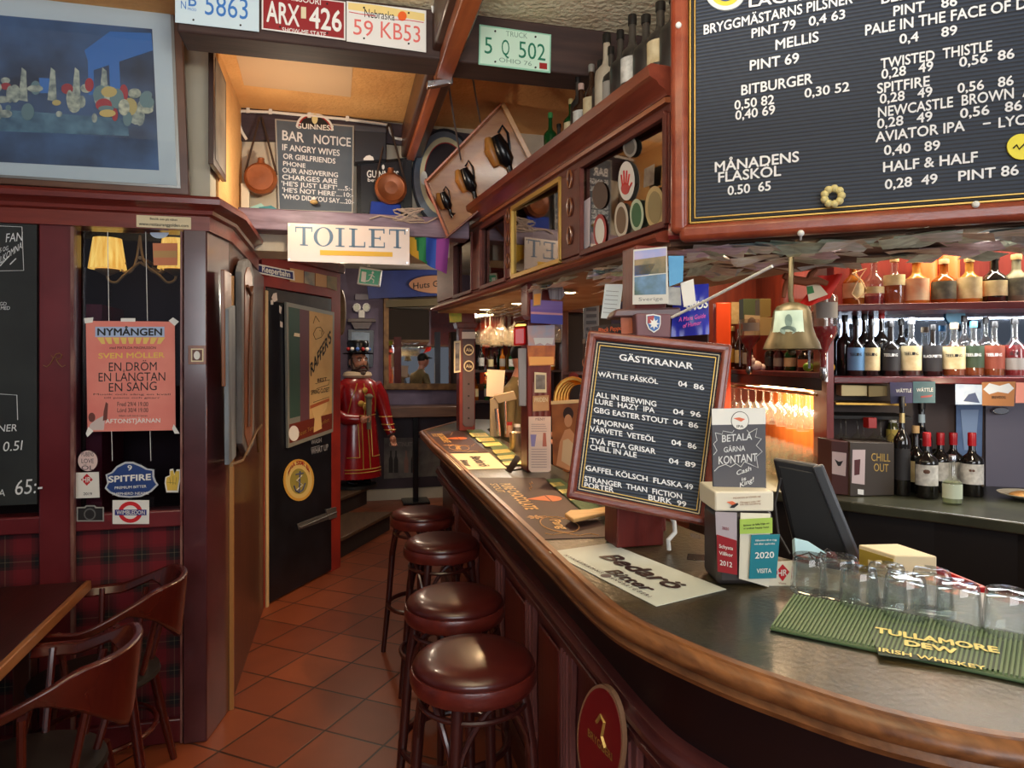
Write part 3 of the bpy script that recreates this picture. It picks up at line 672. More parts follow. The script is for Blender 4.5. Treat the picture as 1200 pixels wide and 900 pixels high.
# copper flasks on straps
copper = mat('copper', (164, 98, 60), .38, .4, c2=(128, 72, 42), scale=6)
strap = mat('leather_strap', (62, 46, 38), .7)
def flask(label, c, r, top, shift):
    ctr = pB(*c, .13)
    o = thing('hanging_flask', label, 'flask', ctr, group='flasks hanging on straps')
    R = Matrix.Rotation(radians(90), 3, 'X') 
    MB(o).lathe([(0, -.035), (r * .8, -.033), (r, -.018), (r * 1.0, .018), (r * .8, .033), (0, .035)], (0, 0, 0), 28, R=R).build('flask_body', copper)
    MB(o).lathe([(r * .78, .034), (r * .84, .038), (r * .8, .03)], (0, 0, 0), 28, R=R).build('body_ring', copper)
    MB(o).lathe([(.022, 0), (.016, .02), (.018, .03), (.012, .034)], (shift, 0, r - .004), 14).build('flask_neck', copper)
    hk = pB(*top, .05)
    for s_ in (-1, 1):
        on(o).tube([hk + V((.006 * s_, -.006, 0)), ctr + V((r * .95 * s_, 0, r * .35))], .006, 6).build('strap', strap)
    on(o).ball(hk, .009).build('nail', ink)
    return o
flask('copper flask hanging on a strap left of the chalk notice', (309, 217), .084, (307, 142), 0)
flask('copper flask hanging on a strap in front of the black beer box', (456, 228), .088, (455, 150), 0)
# dark boxes beside the notice
o = MB().slab([(415, 149), (453, 153), (453, 187), (415, 190)], PL(pB(430, 170, .09), (0, 1, 0)), .09).build('wall_speaker', mat('speaker_grey', (38, 40, 48), .5), bevel=.006, label='dark grey speaker box right of the chalk notice', cat='speaker')
psk = PL(pB(430, 170, .09), (0, 1, 0))
on(o).slab([(426 + 0, 188), (426, 186), (429, 183), (433, 182), (437, 184), (438, 187), (438, 188)], psk, .002, lift=.004).build('badge', white, smooth=0)
on(o).slab([(415, 146), (453, 150), (453, 156), (415, 153)], psk, .1, lift=.004).build('top_panel', mat('speaker_top', (62, 64, 74), .5), bevel=.004)
pg = PL(pB(450, 220, .045), (0, 1, 0))
o = MB().slab([(418, 190), (483, 184), (483, 258), (418, 252)], pg, .04).build('beer_sign_box', black, bevel=.003, label='black framed beer sign box behind the right copper flask', cat='sign')
on(o).slab([(423, 193), (472, 189), (472, 252), (423, 248)], pg, .002, lift=.003).build('sign_face', mat('sign_black', (26, 26, 32), .3), smooth=0)
t = on(o)
t.writepx('GUINNESS', (430, 208), (467, 209), 8, pg, 0, .02, lift=.005).writepx('beverages', (431, 213), (462, 214), 4, pg, lift=.005).oval((449, 196), (1.6, 3), pg, .001, lift=.005)
t.build('lettering', white, smooth=0)
lp = PL(pB(450, 250, .12), (0, 1, 0))
MB().slab([(435, 235), (470, 239), (470, 262), (433, 256)], lp, .03).build('blue_cloth_bag', mat('blue_cloth', (24, 52, 140), .8, c2=(30, 66, 170), scale=8), bevel=.008, label='royal blue bag on the ledge under the right copper flask', cat='bag')
rp = MB()
for k in range(5):
    q = [lp(470 + 4 * k + 10 * sin(a * 2 + k), 253 + 7 * cos(a + k), .02 + .006 * k) for a in [i * .5 for i in range(13)]]
    rp.tube(q, .0045, 6)
rp.tube([lp(433, 258, .03), lp(445, 254, .03), lp(462, 257, .03), lp(480, 262, .03), lp(500, 262, .03), lp(512, 256, .03)], .0045, 6)
rp.build('coiled_rope', mat('rope_beige', (196, 176, 160), .9), label='coil of beige rope lying on the ledge at its right end', cat='rope')
bt = MB()
for k, q in enumerate([[(290, 244), (306, 238), (318, 249), (300, 252)], [(303, 243), (318, 241), (336, 252), (316, 254)]]):
    bt.slab(q, lp, .02, k, lift=.005 * k)
bt.build('folded_bunting', [mat('mint_cloth', (150, 196, 190), .8), mat('teal_cloth', (66, 130, 140), .8)], label='mint and teal folded bunting on the ledge under the left flask', cat='bunting')
MB().slab([(282, 214), (292, 216), (292, 250), (282, 248)], lp, .04).build('junction_box', mat('beige_plastic', (216, 206, 184), .5), bevel=.004, label='beige junction box on the wall corner left of the left flask', cat='junction box')
MB().slab([(277, 249), (287, 251), (287, 276), (277, 273)], PL(pB(282, 262, .17), (0, 1, 0)), .05).build('cable_box', mat('beige_plastic', (216, 206, 184), .5), bevel=.008, label='cream plastic box at the left end of the lavender ledge', cat='junction box')
# round advertising tray
ptr = PL(pB(525, 205, .07), (-.25, -1, .05))
o = MB().oval((520, 208), (38, 58), ptr, .03, n=44).build('round_tray_sign', mat('tray_rim', (58, 66, 78), .25, .5), bevel=.004, label='large round dark metal tray sign above the rainbow flag', cat='tray')
on(o).oval((520, 208), (35, 54), ptr, .002, lift=.002, n=44).build('steel_band', mat('tray_steel_blue', (128, 146, 164), .3, .5, c2=(60, 74, 92), scale=3), smooth=0)
on(o).oval((521, 207), (29, 46), ptr, .002, lift=.0035, n=40).build('cream_band', mat('tray_cream', (196, 190, 156), .5), smooth=0)
on(o).oval((522, 207), (25, 40), ptr, .002, lift=.005, n=40).build('red_ring', mat('tray_red', (150, 34, 38), .4), smooth=0)
on(o).oval((522, 207), (24, 38.5), ptr, .002, lift=.0065, n=40).build('dark_centre', mat('tray_dark', (34, 28, 34), .4), smooth=0)
on(o).oval((497, 209), (4, 8), ptr, .002, lift=.008).build('moon_mark', mat('tray_moon', (206, 206, 200), .5), smooth=0)
# toilet sign
yT = 3.84
pT = PL(PY(yT)(408, 285), (0, -1, -.03))
o = MB().slab([(337, 261), (480, 267), (480, 311), (337, 306)], pT, .006).build('toilet_sign', mat('sign_cream', (240, 226, 214), .22, c2=(232, 206, 190), scale=2, coat=.5), bevel=.001, smooth=0, label='cream sign reading TOILET with a yellow bar hanging under the ledge', cat='sign')
t = on(o)
tb = lambda s_, a, b: t.writepx(s_, a, b, 23, pT, 0, .015, lift=.001)
def gl(u0, v0, w_, h, bars):                                     # one serif capital drawn from stroke rectangles in a unit box
    for x0, y0, x1, y1 in bars:
        t.slab([(u0 + x0 * w_, v0 - y0 * h), (u0 + x1 * w_, v0 - y0 * h + .03 * w_), (u0 + x1 * w_, v0 - y1 * h + .03 * w_), (u0 + x0 * w_, v0 - y1 * h)], pT, .0006, 0, lift=.0016)
Tb = [(.42, 0, .6, 1), (.0, .92, 1, 1), (0, .72, .06, 1), (.94, .72, 1, 1), (.28, 0, .74, .06)]
Lb = [(.16, 0, .36, 1), (.0, .94, .52, 1), (0, 0, 1, .07), (.93, 0, 1, .28)]
Eb = Lb + [(0, .93, .98, 1), (.9, .75, .98, 1), (.3, .47, .7, .53), (.68, .4, .74, .6)]
Ib = [(.35, 0, .65, 1), (.1, .94, .9, 1), (.1, 0, .9, .06)]
gl(346, 287.5, 20, 22, Tb); gl(392, 289, 13, 22, Ib); gl(409, 289.5, 19, 22, Lb); gl(432, 290, 19, 22, Eb); gl(456, 290.5, 19, 22, Tb)
n_ = 28
for k in range(n_):
    a, b = 2 * pi * k / n_, 2 * pi * (k + 1) / n_
    t.slab([(379 + 11.5 * cos(a), 277.5 + 11.3 * sin(a)), (379 + 11.5 * cos(b), 277.5 + 11.3 * sin(b)), (379 + 7.4 * cos(b), 277.5 + 10.4 * sin(b)), (379 + 7.4 * cos(a), 277.5 + 10.4 * sin(a))], pT, .0006, 0, lift=.0016)
t.build('lettering', mat('sign_blue_grey', (92, 122, 150), .5), smooth=0)
on(o).slab([(375, 293), (460, 295.5), (460, 301), (375, 299)], pT, .0006, 0, lift=.0016).build('yellow_bar', mat('sign_yellow', (246, 196, 60), .5), smooth=0)
for u, v in ((339, 304), (477, 308), (339, 264), (477, 270)): on(o).oval((u, v), (1.2, 1.2), pT, .002, lift=.003, n=10).build('corner_screw', steel, smooth=0)
# rainbow flag
fc = [mat('flag_%d' % k, c, .85) for k, c in enumerate([(206, 40, 44), (238, 190, 64), (40, 130, 80), (52, 92, 190), (150, 70, 160)])]
pFl = PY(3.9)
def flagfn(a, b):
    u = 470 + a * 57 - b * 4 + 8 * b * (1 - a); v = 265 + 1.5 * a + b * (38 + 17 * a - 10 * (1 - a) * (1 - a))
    return pFl(u, v, .012 * sin(a * 15 + b * 1.5) + .02)
MB().grid(30, 12, flagfn, mfn=lambda i, j: 0 if (j < 2 and i < 10) else (1 if i < 7 + j * .25 else 2 if i < 14 + j * .1 else 3 if i < 22 else 4)).build('rainbow_flag', fc, smooth=60, label='rainbow striped cloth hanging beside the cream toilet sign', cat='flag')
# ================================================================ TOILET DOOR WALL
D0 = V((-.49, 4.71, 0)); D1 = V((-.033, 5.47, 0)); dd = (D1 - D0).normalized()
pD = PV(D0, dd); dn = pD.n
wd = MB()
e0 = pD(311, 500); e1 = pD(388.5, 500)
def wpt(p, z): return V((p.x, p.y, z))
for a, b, z0, z1 in ((D0 - dd * .02, wpt(e0, 0), 0, 2.42), (wpt(e1, 0), wpt(pD(399, 500), 0), 0, 2.42), (wpt(e0, 0), wpt(e1, 0), 2.1, 2.42)):
    wd.prism([wpt(a, z0), wpt(b, z0), wpt(b, z1), wpt(a, z1)], -dn * .1)
struct(wd, 'wall_door_side', mat('dark_red_paint', (156, 44, 32), .5, c2=(130, 34, 28), scale=5), smooth=0)
struct(MB().bar(wpt(D0, 2.33) + dn * .02, wpt(pD(399, 500), 2.33) + dn * .02, .04, .07), 'trim_7', red_wood_x, bevel=.006)
dz = 2.09
dm = mat('black_worn_paint', (17, 18, 24), .35, c2=(26, 28, 36), scale=6)
do = MB()
do.prism([wpt(e0, .015), wpt(e1, .015), wpt(e1, dz), wpt(e0, dz)], -dn * .05)
door = do.build('door_1', dm, bevel=.003, kind='structure', smooth=0)
pDl = PL(pD.p - dn * 0.0, dn)
on(door).slab([(311.5, 337), (384, 352), (384, 366), (340, 357), (311.5, 352)], pDl, .006, lift=.007).build('upper_rail', mat('door_rail', (38, 32, 32), .5, c2=(58, 48, 44), scale=7), smooth=0)
chp = on(door)
for q in ([(319, 344), (323, 343), (324, 352), (320, 354), (317, 349)], [(316, 352), (319, 351), (319, 357), (316, 357)], [(326, 358), (329, 360), (328, 368), (326, 366)], [(327, 376), (330, 378), (330, 384), (327, 383)]): chp.slab(q, pDl, .001, lift=.0085)
chp.build('chipped_paint', mat('chip_cream', (216, 206, 196), .7), smooth=0)
struct(MB().slab([(309.5, 340), (312.5, 341), (313.5, 712), (310.5, 713)], pDl, .01, lift=.012), 'trim_8', mat('pale_door_edge', (206, 176, 130), .5), smooth=0)
bl = on(door)
bl.slab([(347, 614), (384, 600), (385, 608), (349, 621)], pDl, .006, lift=.01).slab([(380, 597), (392, 594), (393, 606), (383, 609)], pDl, .012, lift=.016)
bl.tube([pDl(349, 618, .02), pDl(392, 600, .02)], .006, 8)
bl.build('slide_bolt', mat('old_steel', (150, 148, 146), .4, .8), bevel=.001)
t = on(door)
t.writepx('WASH', (364, 521), (376, 518), 5, pDl, lift=.004).writepx('WHAT UP', (364, 533), (384, 527), 7, pDl, lift=.004).line([(364, 525), (374, 522)], pDl, .004, lift=.004)
t.build('painted_scrawl', mat('scrawl_grey', (150, 152, 158), .7), smooth=0)
# enamel advertisement fixed to the door
apx = [(332, 354), (388.5, 366), (387, 506), (334, 525)]
a = MB().slab(apx, pDl, .02, lift=.026).build('advertising_panel', mat('panel_frame_grey', (150, 150, 140), .4, .3), bevel=.002, smooth=0, label='framed old closet advertisement on the upper half of the black door', cat='sign')
def A(fx, fy):
    l = (apx[0][0] + (apx[3][0] - apx[0][0]) * fy, apx[0][1] + (apx[3][1] - apx[0][1]) * fy); r = (apx[1][0] + (apx[2][0] - apx[1][0]) * fy, apx[1][1] + (apx[2][1] - apx[1][1]) * fy)
    return (l[0] + (r[0] - l[0]) * fx, l[1] + (r[1] - l[1]) * fx)
def AQ(x0, y0, x1, y1): return [A(x0, y0), A(x1, y0), A(x1, y1), A(x0, y1)]
on(a).slab(AQ(.04, .03, .27, .8), pDl, .001, lift=.027).build('green_band', mat('ad_green', (58, 84, 74), .5), smooth=0)
on(a).slab(AQ(.27, .03, .47, .86), pDl, .001, lift=.027).build('plum_band', mat('ad_plum', (104, 66, 74), .5), smooth=0)
on(a).slab(AQ(.47, .03, .96, .84), pDl, .001, lift=.0275).build('cream_field', mat('ad_cream', (216, 178, 116), .6, c2=(200, 160, 100), scale=6), smooth=0)
on(a).slab(AQ(.03, .84, .97, .97), pDl, .001, lift=.0272).build('russet_base', mat('ad_russet', (110, 40, 26), .5), smooth=0)
t = on(a)
t.write("RAFFER'S", pDl(*A(.5, .52)), pDl(*A(.94, .24)), pDl(*A(.53, .42)) - pDl(*A(.56, .5)), 0, .03, .2, pDl.n, .0285)
for s_, x0, y0, x1, h in (('SPRING CLOSET', .5, .66, .9, 5), ('BEST', .64, .57, .84, 4)): t.writepx(s_, A(x0, y0), A(x1, y0 - .005), h, pDl, 0, .02, lift=.0285)
for q in ([(.55, .2), (.62, .15), (.7, .14), (.78, .18), (.72, .22), (.6, .24), (.55, .2)], [(.68, .17), (.74, .17), (.72, .2)], [(.55, .72), (.9, .7)], [(.55, .12), (.6, .06), (.68, .1)], [(.6, .58), (.9, .56), (.88, .6), (.62, .62)]):
    t.line([A(*p) for p in q], pDl, .004, lift=.0282)
t.build('printed_lines', ink, smooth=0)
bw = on(a).slab([A(*p) for p in ((.5, .76), (.86, .73), (.84, .79), (.72, .84), (.74, .94), (.56, .95), (.58, .85))], pDl, .001, lift=.0286)
bw.slab([A(*p) for p in ((.48, .74), (.9, .71), (.9, .735), (.48, .765))], pDl, .001, 1, lift=.029)
bw.build('printed_bowl', [mat('ad_bowl', (222, 186, 124), .5), mat('ad_rust', (178, 92, 50), .5)], smooth=0)
on(a).writepx('Closet Tempel Comfort', A(.2, .945), A(.9, .9), 5, pDl, 0, .0, lift=.0285).build('gold_caption', gold, smooth=0)
on(a).oval(A(.12, .91), (6, 9), pDl, .001, lift=.029).build('round_white_label', white, smooth=0)
on(a).slab([(341, 390), (347, 391), (347, 395), (340, 394)], pDl, .002, lift=.03).build('paper_scrap', cream, smooth=0)
# anchor badge
an = MB().oval((349, 562.5), (18, 24.5), pDl, .003, lift=.008, n=36).build('anchor_badge', mat('badge_gold', (206, 160, 74), .5), smooth=0, label='round yellow anchor badge on the lower half of the black door', cat='badge')
on(an).oval((349, 562.5), (15.5, 21.5), pDl, .001, lift=.009, n=32).build('outer_field', mat('badge_cream', (214, 190, 120), .5), smooth=0)
on(an).oval((349, 564), (10.5, 15), pDl, .001, lift=.01, n=32).build('green_field', mat('badge_olive', (150, 140, 70), .5), smooth=0)
an_ = on(an)
an_.line([(350, 552), (349, 576)], pDl, .014, 0, lift=.011).line([(343, 569), (345, 575), (349, 577), (353, 574), (356, 566)], pDl, .012, 0, lift=.011).line([(345, 556), (354, 554)], pDl, .01, 0, lift=.011)
an_.line([(346, 574), (353, 568), (346, 563), (352, 557)], pDl, .007, 1, lift=.0125)
an_.build('anchor', [mat('anchor_blue', (62, 74, 120), .5), white], smooth=0)
t = on(an)
for k, ch in enumerate('BRAVA STAR BÄK'):
    a0 = radians(200 + k * 10.5)
    c = (349 + 13 * cos(a0), 562.5 + 18 * sin(a0)); tx = (-sin(a0) * 13, cos(a0) * 18); l = sqrt(tx[0] ** 2 + tx[1] ** 2)
    if ch != ' ': t.writepx(ch, (c[0] - tx[0] / l * 1.7, c[1] - tx[1] / l * 1.7), (c[0] + tx[0] / l * 1.7, c[1] + tx[1] / l * 1.7), 4.5, pDl, 0, .02, lift=.011)
t.build('lettering', red_paint, smooth=0)
# street plate and postcards above the door
o = MB().slab([(293, 309), (338, 318), (339, 329), (292.5, 320)], pDl, .004, lift=.045).build('street_sign', white, bevel=.001, smooth=0, label='blue enamel street sign reading Reeperbahn above the door', cat='sign')
on(o).slab([(294.5, 311), (336.5, 319.3), (337, 327.6), (294.3, 318.6)], pDl, .001, lift=.0458).build('blue_field', mat('enamel_navy', (34, 44, 112), .3), smooth=0)
on(o).writepx('Reeperbahn', (300, 318.5), (333, 325.3), 7, pDl, 0, .03, lift=.0468).build('lettering', white, smooth=0)
for (lb, c, c2, q) in (('plain tan card, first right of the street sign', (214, 170, 116), None, [(339, 314), (355, 317), (355, 332), (339, 330)]), ('postcard with a grey coast view above the door', (112, 124, 132), (196, 180, 150), [(356, 318), (368, 320), (368, 335), (356, 332)]), ('plain tan card between the two view postcards', (216, 176, 122), None, [(369, 320), (382, 323), (382, 337), (369, 335)]), ('olive postcard at the right end above the door', (132, 124, 92), (176, 150, 104), [(382.5, 323), (394, 325), (394, 341), (382.5, 337)])):
    card('postcard', lb, 'postcard', q, pDl, mat('card_' + lb[:14].replace(' ', '_'), c, .6, c2=c2, scale=9), .002, 'postcards above the toilet door', lift=.004)
# red jamb sticker and odd wooden bracket
o = card('transport_sticker', 'white sticker with red ring on the red door jamb', 'sticker', [(298, 462), (306.5, 463), (306.5, 480), (298, 479)], pDl, white, .001, lift=.002)
on(o).oval((302.2, 471), (3.4, 6.4), pDl, .0005, lift=.004).build('red_ring', red_paint, smooth=0)
on(o).oval((302.2, 471), (2.2, 4), pDl, .0005, lift=.0046).build('ring_centre', white, smooth=0)
on(o).slab([(298.6, 469), (306, 469.6), (306, 472.6), (298.6, 472)], pDl, .0005, lift=.0052).build('bar', ink, smooth=0)
# carved paddle-like relics leaning on the passage wall
pxw = PX(-.473)
o = MB().slab([(278, 318), (281, 306), (286, 303), (290, 308), (293, 322), (294, 420), (293, 520), (285, 535), (279, 520)], pxw, .03, lift=.02).build('carved_panel', mat('weathered_grey', (122, 122, 122), .6, c2=(84, 78, 74), scale=12, stretch=(1, 1, .2)), bevel=.004, label='tall round topped carved panel on the passage wall beside the door', cat='ornament')
on(o).slab([(281, 322), (284, 313), (287, 313), (290, 324), (291, 420), (290, 512), (285, 524), (281, 510)], pxw, .004, lift=.024).build('brown_relief', brown_wood, bevel=.002)
on(o).tube([pxw(282, 335, .03), pxw(285, 345, .035), pxw(288, 335, .03), pxw(285, 420, .03), pxw(284, 500, .03)], .008, 8).build('carved_stem', mat('carving_brown', (96, 58, 36), .5))
MB().slab([(266, 362), (274, 358), (275, 535), (267, 545)], pxw, .02, lift=.006).build('weathered_board', mat('weathered_blue_grey', (140, 152, 160), .55, c2=(96, 100, 106), scale=10, stretch=(1, 1, .2)), bevel=.003, label='narrow blue grey weathered board on the passage wall', cat='board')
MB().slab([(262, 316), (270, 320), (271, 450), (263, 453)], PX(-.484), .016, lift=.004).build('varnished_board', wood('varnished_plank', (120, 68, 34), (140, 84, 46), .45), bevel=.003, label='narrow varnished plank nearest the corner on the passage wall', cat='board')
gt = MB().tube([pxw(279, 540, .02), pxw(294, 505, .03), pxw(300, 498, .03)], .006, 8).tube([pxw(294, 505, .03), pxw(296, 530, .03)], .006, 8).tube([pxw(268, 545, .01), pxw(279, 540, .02)], .008, 8)
gt.build('brass_wall_hook', mat('old_brass_hook', (140, 108, 70), .4, .7), label='thin brass hook arm on the passage wall beside the carved panel', cat='hook')
# exit sign
pe = PL(at(431, 323, 4.9), (-.25, -1, 0))
o = MB().slab([(421, 312), (447, 316), (444, 336), (418, 333)], pe, .05).build('exit_sign', mat('exit_housing', (206, 208, 202), .4), bevel=.006, label='green running man exit sign lamp beneath the toilet sign', cat='sign')
on(o).slab([(423, 315), (446, 318), (443, 334), (420.5, 331.5)], pe, .001, lift=.002).build('green_face', mat('exit_green', (52, 130, 100), .4, emit=.25), smooth=0)
rm = on(o)
rm.oval((437, 319.5), (1.4, 1.6), pe, .0005, lift=.003, n=12).line([(436.5, 321.5), (434.5, 326)], pe, .014, lift=.003).line([(434.5, 326), (438, 328), (437.5, 332)], pe, .01, lift=.003).line([(434.5, 326), (432, 329), (429, 329.5)], pe, .01, lift=.003).line([(432, 322.5), (436, 322), (439, 325)], pe, .008, lift=.003)
rm.slab([(424, 318), (429.5, 319), (428.5, 331), (423, 330)], pe, .0005, lift=.003)
rm.build('running_man', white, smooth=0)
on(o).bar(at(432, 313, 4.92), V((at(432, 313, 4.92).x, at(432, 313, 4.92).y, 2.7)), .02, .02).build('hanging_rod', steel)
# ================================================================ STEPS AND STATUE
st = MB()
s1a, s1b = PZ(.17)(397, 631), PZ(.17)(457, 600)
s2a, s2b = PZ(.34)(394, 585), PZ(.34)(430, 571)
lf = V((-1.3, .2, 0))
st.prism([wpt(s1a, 0), wpt(s1b, 0), wpt(s1b + lf, 0), wpt(s1a + lf, 0)], (0, 0, .145))
st.prism([wpt(s1a - lf * .02, .145), wpt(s1b - lf * .02, .145), wpt(s1b + lf, .145), wpt(s1a + lf, .145)], (0, 0, .03), 1)
st.prism([wpt(s2a, .17), wpt(s2b, .17), wpt(s2b + lf, .17), wpt(s2a + lf, .17)], (0, 0, .145))
st.prism([wpt(s2a - lf * .02, .315), wpt(s2b - lf * .02, .315), wpt(s2b + lf, .315), wpt(s2a + lf, .315)], (0, 0, .03), 1)
struct(st, 'floor_steps', [mat('dark_riser', (40, 30, 28), .7), wood('step_tread', (70, 52, 38), (92, 70, 50), .5, 'y')], bevel=.004)
# wooden guardsman
sp = PZ(.345)(419, 571); sp = V((sp.x, sp.y + .02, .345))
robe_red = mat('statue_red', (158, 24, 30), .25, c2=(138, 18, 26), scale=4, coat=.6)
skin = mat('statue_skin', (206, 142, 112), .35, coat=.4)
hairm = mat('statue_hair', (64, 42, 32), .5)
st = thing('guardsman_statue', 'painted wooden guardsman statue in red robe on the steps beside the door', 'statue', sp, face_cam(sp) + radians(28))
def ell(mb, prof, c=(0, 0, 0), mi=0, seg=28):
    vs = []; fs = []; n = seg
    for rx, ry, z, oy in prof:
        for k in range(n):
            a = 2 * pi * k / n; vs.append((c[0] + rx * cos(a), c[1] + oy + ry * sin(a), c[2] + z))
    for i in range(len(prof) - 1):
        for k in range(n):
            l = (k + 1) % n; fs.append((i * n + k, i * n + l, (i + 1) * n + l, (i + 1) * n + k))
    fs += [tuple(range(n - 1, -1, -1)), tuple((len(prof) - 1) * n + k for k in range(n))]
    return mb.add(vs, fs, mi)
ell(MB(st), [(.2, .17, 0, 0), (.2, .17, .03, 0)]).build('base_plate', blackm)
m = MB(st)
for s_ in (-.07, .07): m.ball((s_, -.03, .055), (.05, .1, .035)); m.tube([(s_, .01, .06), (s_, .01, .2)], .045, 10)
m.build('shoes', black)
m = MB(st)
ell(m, [(.2, .16, .1, 0), (.252, .2, .105, 0), (.25, .2, .14, 0), (.225, .18, .4, 0), (.195, .15, .66, 0), (.185, .14, .72, 0), (.2, .155, .86, -.005), (.215, .15, .98, 0), (.2, .125, 1.06, .0), (.12, .095, 1.11, 0), (.07, .07, 1.14, 0)])
m.build('robe', robe_red, smooth=60)
m = MB(st)
m.tube([(-.19, 0, 1.03), (-.255, .0, .9), (-.275, -.03, .76), (-.2, -.14, .7), (-.09, -.2, .7)], [.075, .078, .07, .06, .048], 14)
m.tube([(.19, 0, 1.03), (.265, 0, .9), (.3, -.02, .74), (.32, -.06, .6), (.335, -.1, .52)], [.075, .08, .07, .06, .048], 14)
m.build('sleeves', robe_red, smooth=60)
def hand(nm, c, d, grip):
    m = MB(st); c = V(c); d = V(d).normalized()
    m.ball(c, (.034, .03, .04))
    sd = d.cross(V((0, 0, 1))).normalized() if abs(d.z) < .9 else V((1, 0, 0))
    upv = sd.cross(d)
    for k in range(4):
        o_ = upv * (.026 - .017 * k) if grip else sd * (.024 - .016 * k)
        L = (.034, .038, .036, .028)[k]
        b = c + d * .024 + o_
        m.tube([b, b + d * L * .7, b + d * L + (sd * .022 if grip else V((0, -.012, -.008))), b + d * L * .75 + (sd * .04 if grip else V((0, -.02, -.02)))], [.0095, .0095, .009, .007], 8)
    m.tube([c - upv * 0 + sd * .02, c + sd * .035 + d * .02 + upv * .012, c + sd * .03 + d * .042 + upv * .02], [.012, .011, .008], 8)
    return m.build(nm, skin, smooth=60)
hand('right_hand', (-.055, -.225, .7), (1, -.25, .05), True)
hand('left_hand', (.34, -.115, .47), (.05, -.25, -1), False)
MB(st).tube([(-.0, -.235, .6), (.0, -.235, .9)], [.022, .03], 12).ball((0, -.235, .92), (.04, .04, .03)).build('staff', mat('statue_staff', (112, 108, 88), .5))
m = MB(st)
m.lathe([(.085, 1.1), (.125, 1.1), (.15, 1.125), (.14, 1.155), (.1, 1.17), (.08, 1.165)], seg=28, sy=.85).build('ruff_collar', mat('statue_ruff', (206, 186, 158), .6))
def headfn(p, q):
    q = q.copy(); f = max(0, -p.y)
    q.x *= 1 - .12 * max(0, -p.z) * .8
    if p.y < 0:
        nz = math.exp(-((p.z + .05) / .22) ** 2 - (p.x / .16) ** 2); q.y -= .026 * nz
        bz = math.exp(-((p.z - .28) / .1) ** 2) * f; q.y -= .006 * bz
        for sx in (-.42, .42):
            q.y += .012 * math.exp(-((p.z - .12) / .1) ** 2 - ((p.x - sx) / .17) ** 2)
            q.y -= .006 * math.exp(-((p.z + .16) / .14) ** 2 - ((p.x - sx * 1.1) / .2) ** 2)
    return q
hc = V((0, -.015, 1.265))
m = MB(st).ball(hc, (.083, .1, .118), 0, 32, fn=headfn)
for s_ in (-1, 1): m.ball(hc + V((.083 * s_, .01, -.005)), (.014, .022, .032))
head = m.build('head', skin, smooth=70)
for s_ in (-1, 1):
    on(head).xf
    MB(head).ball(hc + V((.034 * s_, -.09, .014)), (.015, .01, .009), 0, 10).build('eye', white)
    MB(head).ball(hc + V((.034 * s_ + .003, -.0985, .014)), (.007, .004, .007), 0, 8).build('iris', ink)
    MB(head).tube([hc + V((.015 * s_, -.1, .034)), hc + V((.036 * s_, -.1, .04)), hc + V((.058 * s_, -.085, .032))], .006, 6).build('eyebrow', hairm)
MB(head).tube([hc + V((-.026, -.098, -.06)), hc + V((0, -.106, -.058)), hc + V((.026, -.098, -.06))], .007, 8).build('lips', mat('statue_lips', (178, 92, 86), .4))
m = MB(st)
def beardfn(p, q):
    q = q.copy()
    return q
m.ball(hc + V((0, -.02, -.085)), (.075, .092, .06), 0, 20).ball(hc + V((0, -.065, -.12)), (.048, .05, .05), 0, 16)
for s_ in (-1, 1):
    m.tube([hc + V((.004 * s_, -.112, -.04)), hc + V((.035 * s_, -.1, -.05)), hc + V((.06 * s_, -.075, -.08))], [.01, .012, .008], 8)
    m.tube([hc + V((.08 * s_, -.015, .04)), hc + V((.082 * s_, -.03, -.02)), hc + V((.07 * s_, -.05, -.08))], [.012, .018, .024], 8)
m.ball(hc + V((0, .03, .02)), (.09, .085, .1), 0, 20)
m.build('hair_and_beard', hairm, smooth=70)
m = MB(st)
m.lathe([(.07, 1.345), (.15, 1.34), (.155, 1.35), (.1, 1.362), (.098, 1.38), (.112, 1.45), (.1, 1.478), (.0, 1.485)], (0, -.01, 0), 28, sy=.95)
hat = m.build('hat', black, smooth=50)
for k in range(7):
    a = -pi / 2 + (k - 3) * .5
    MB(hat).ball((.112 * cos(a), -.01 + .106 * sin(a), 1.39), .02, 0, 10).build('rosette', [red_paint, white, mat('rosette_blue', (70, 110, 190), .5)][k % 3])
gl_ = mat('statue_gold', (200, 160, 76), .35, .3)
def robeline(pts):
    """gold braid following the robe front"""
    out = []
    prof = [(.25, .2, .14), (.225, .18, .4), (.195, .15, .66), (.185, .14, .72), (.2, .155, .86), (.215, .15, .98), (.2, .125, 1.06)]
    for x, z in pts:
        for i in range(len(prof) - 1):
            if prof[i][2] <= z <= prof[i + 1][2]:
                f = (z - prof[i][2]) / (prof[i + 1][2] - prof[i][2]); rx = prof[i][0] + f * (prof[i + 1][0] - prof[i][0]); ry = prof[i][1] + f * (prof[i + 1][1] - prof[i][1])
                out.append(V((x, -ry * sqrt(max(.02, 1 - (x / rx) ** 2)) - .003, z)))
                break
    return out
def dense(pts, n=5):
    o_ = []
    for a, b in zip(pts, pts[1:]): o_ += [(a[0] + (b[0] - a[0]) * k / n, a[1] + (b[1] - a[1]) * k / n) for k in range(n)]
    return o_ + [pts[-1]]
for pts in ([(-.2, .17), (0, .17), (.2, .17)], [(-.2, .2), (0, .2), (.2, .2)], [(-.04, .2), (-.03, .68)], [(.04, .2), (.03, .68)], [(-.18, .32), (-.07, .32), (-.07, .66)], [(.18, .32), (.07, .32), (.07, .66)], [(-.15, .76), (-.13, .9), (-.07, 1.05)], [(.15, .76), (.13, .9), (.07, 1.05)], [(0, .74), (0, 1.05)], [(-.17, .73), (0, .73), (.17, .73)]):
    MB(st).tube(robeline(dense(pts)), .005, 6).build('gold_braid', gl_)
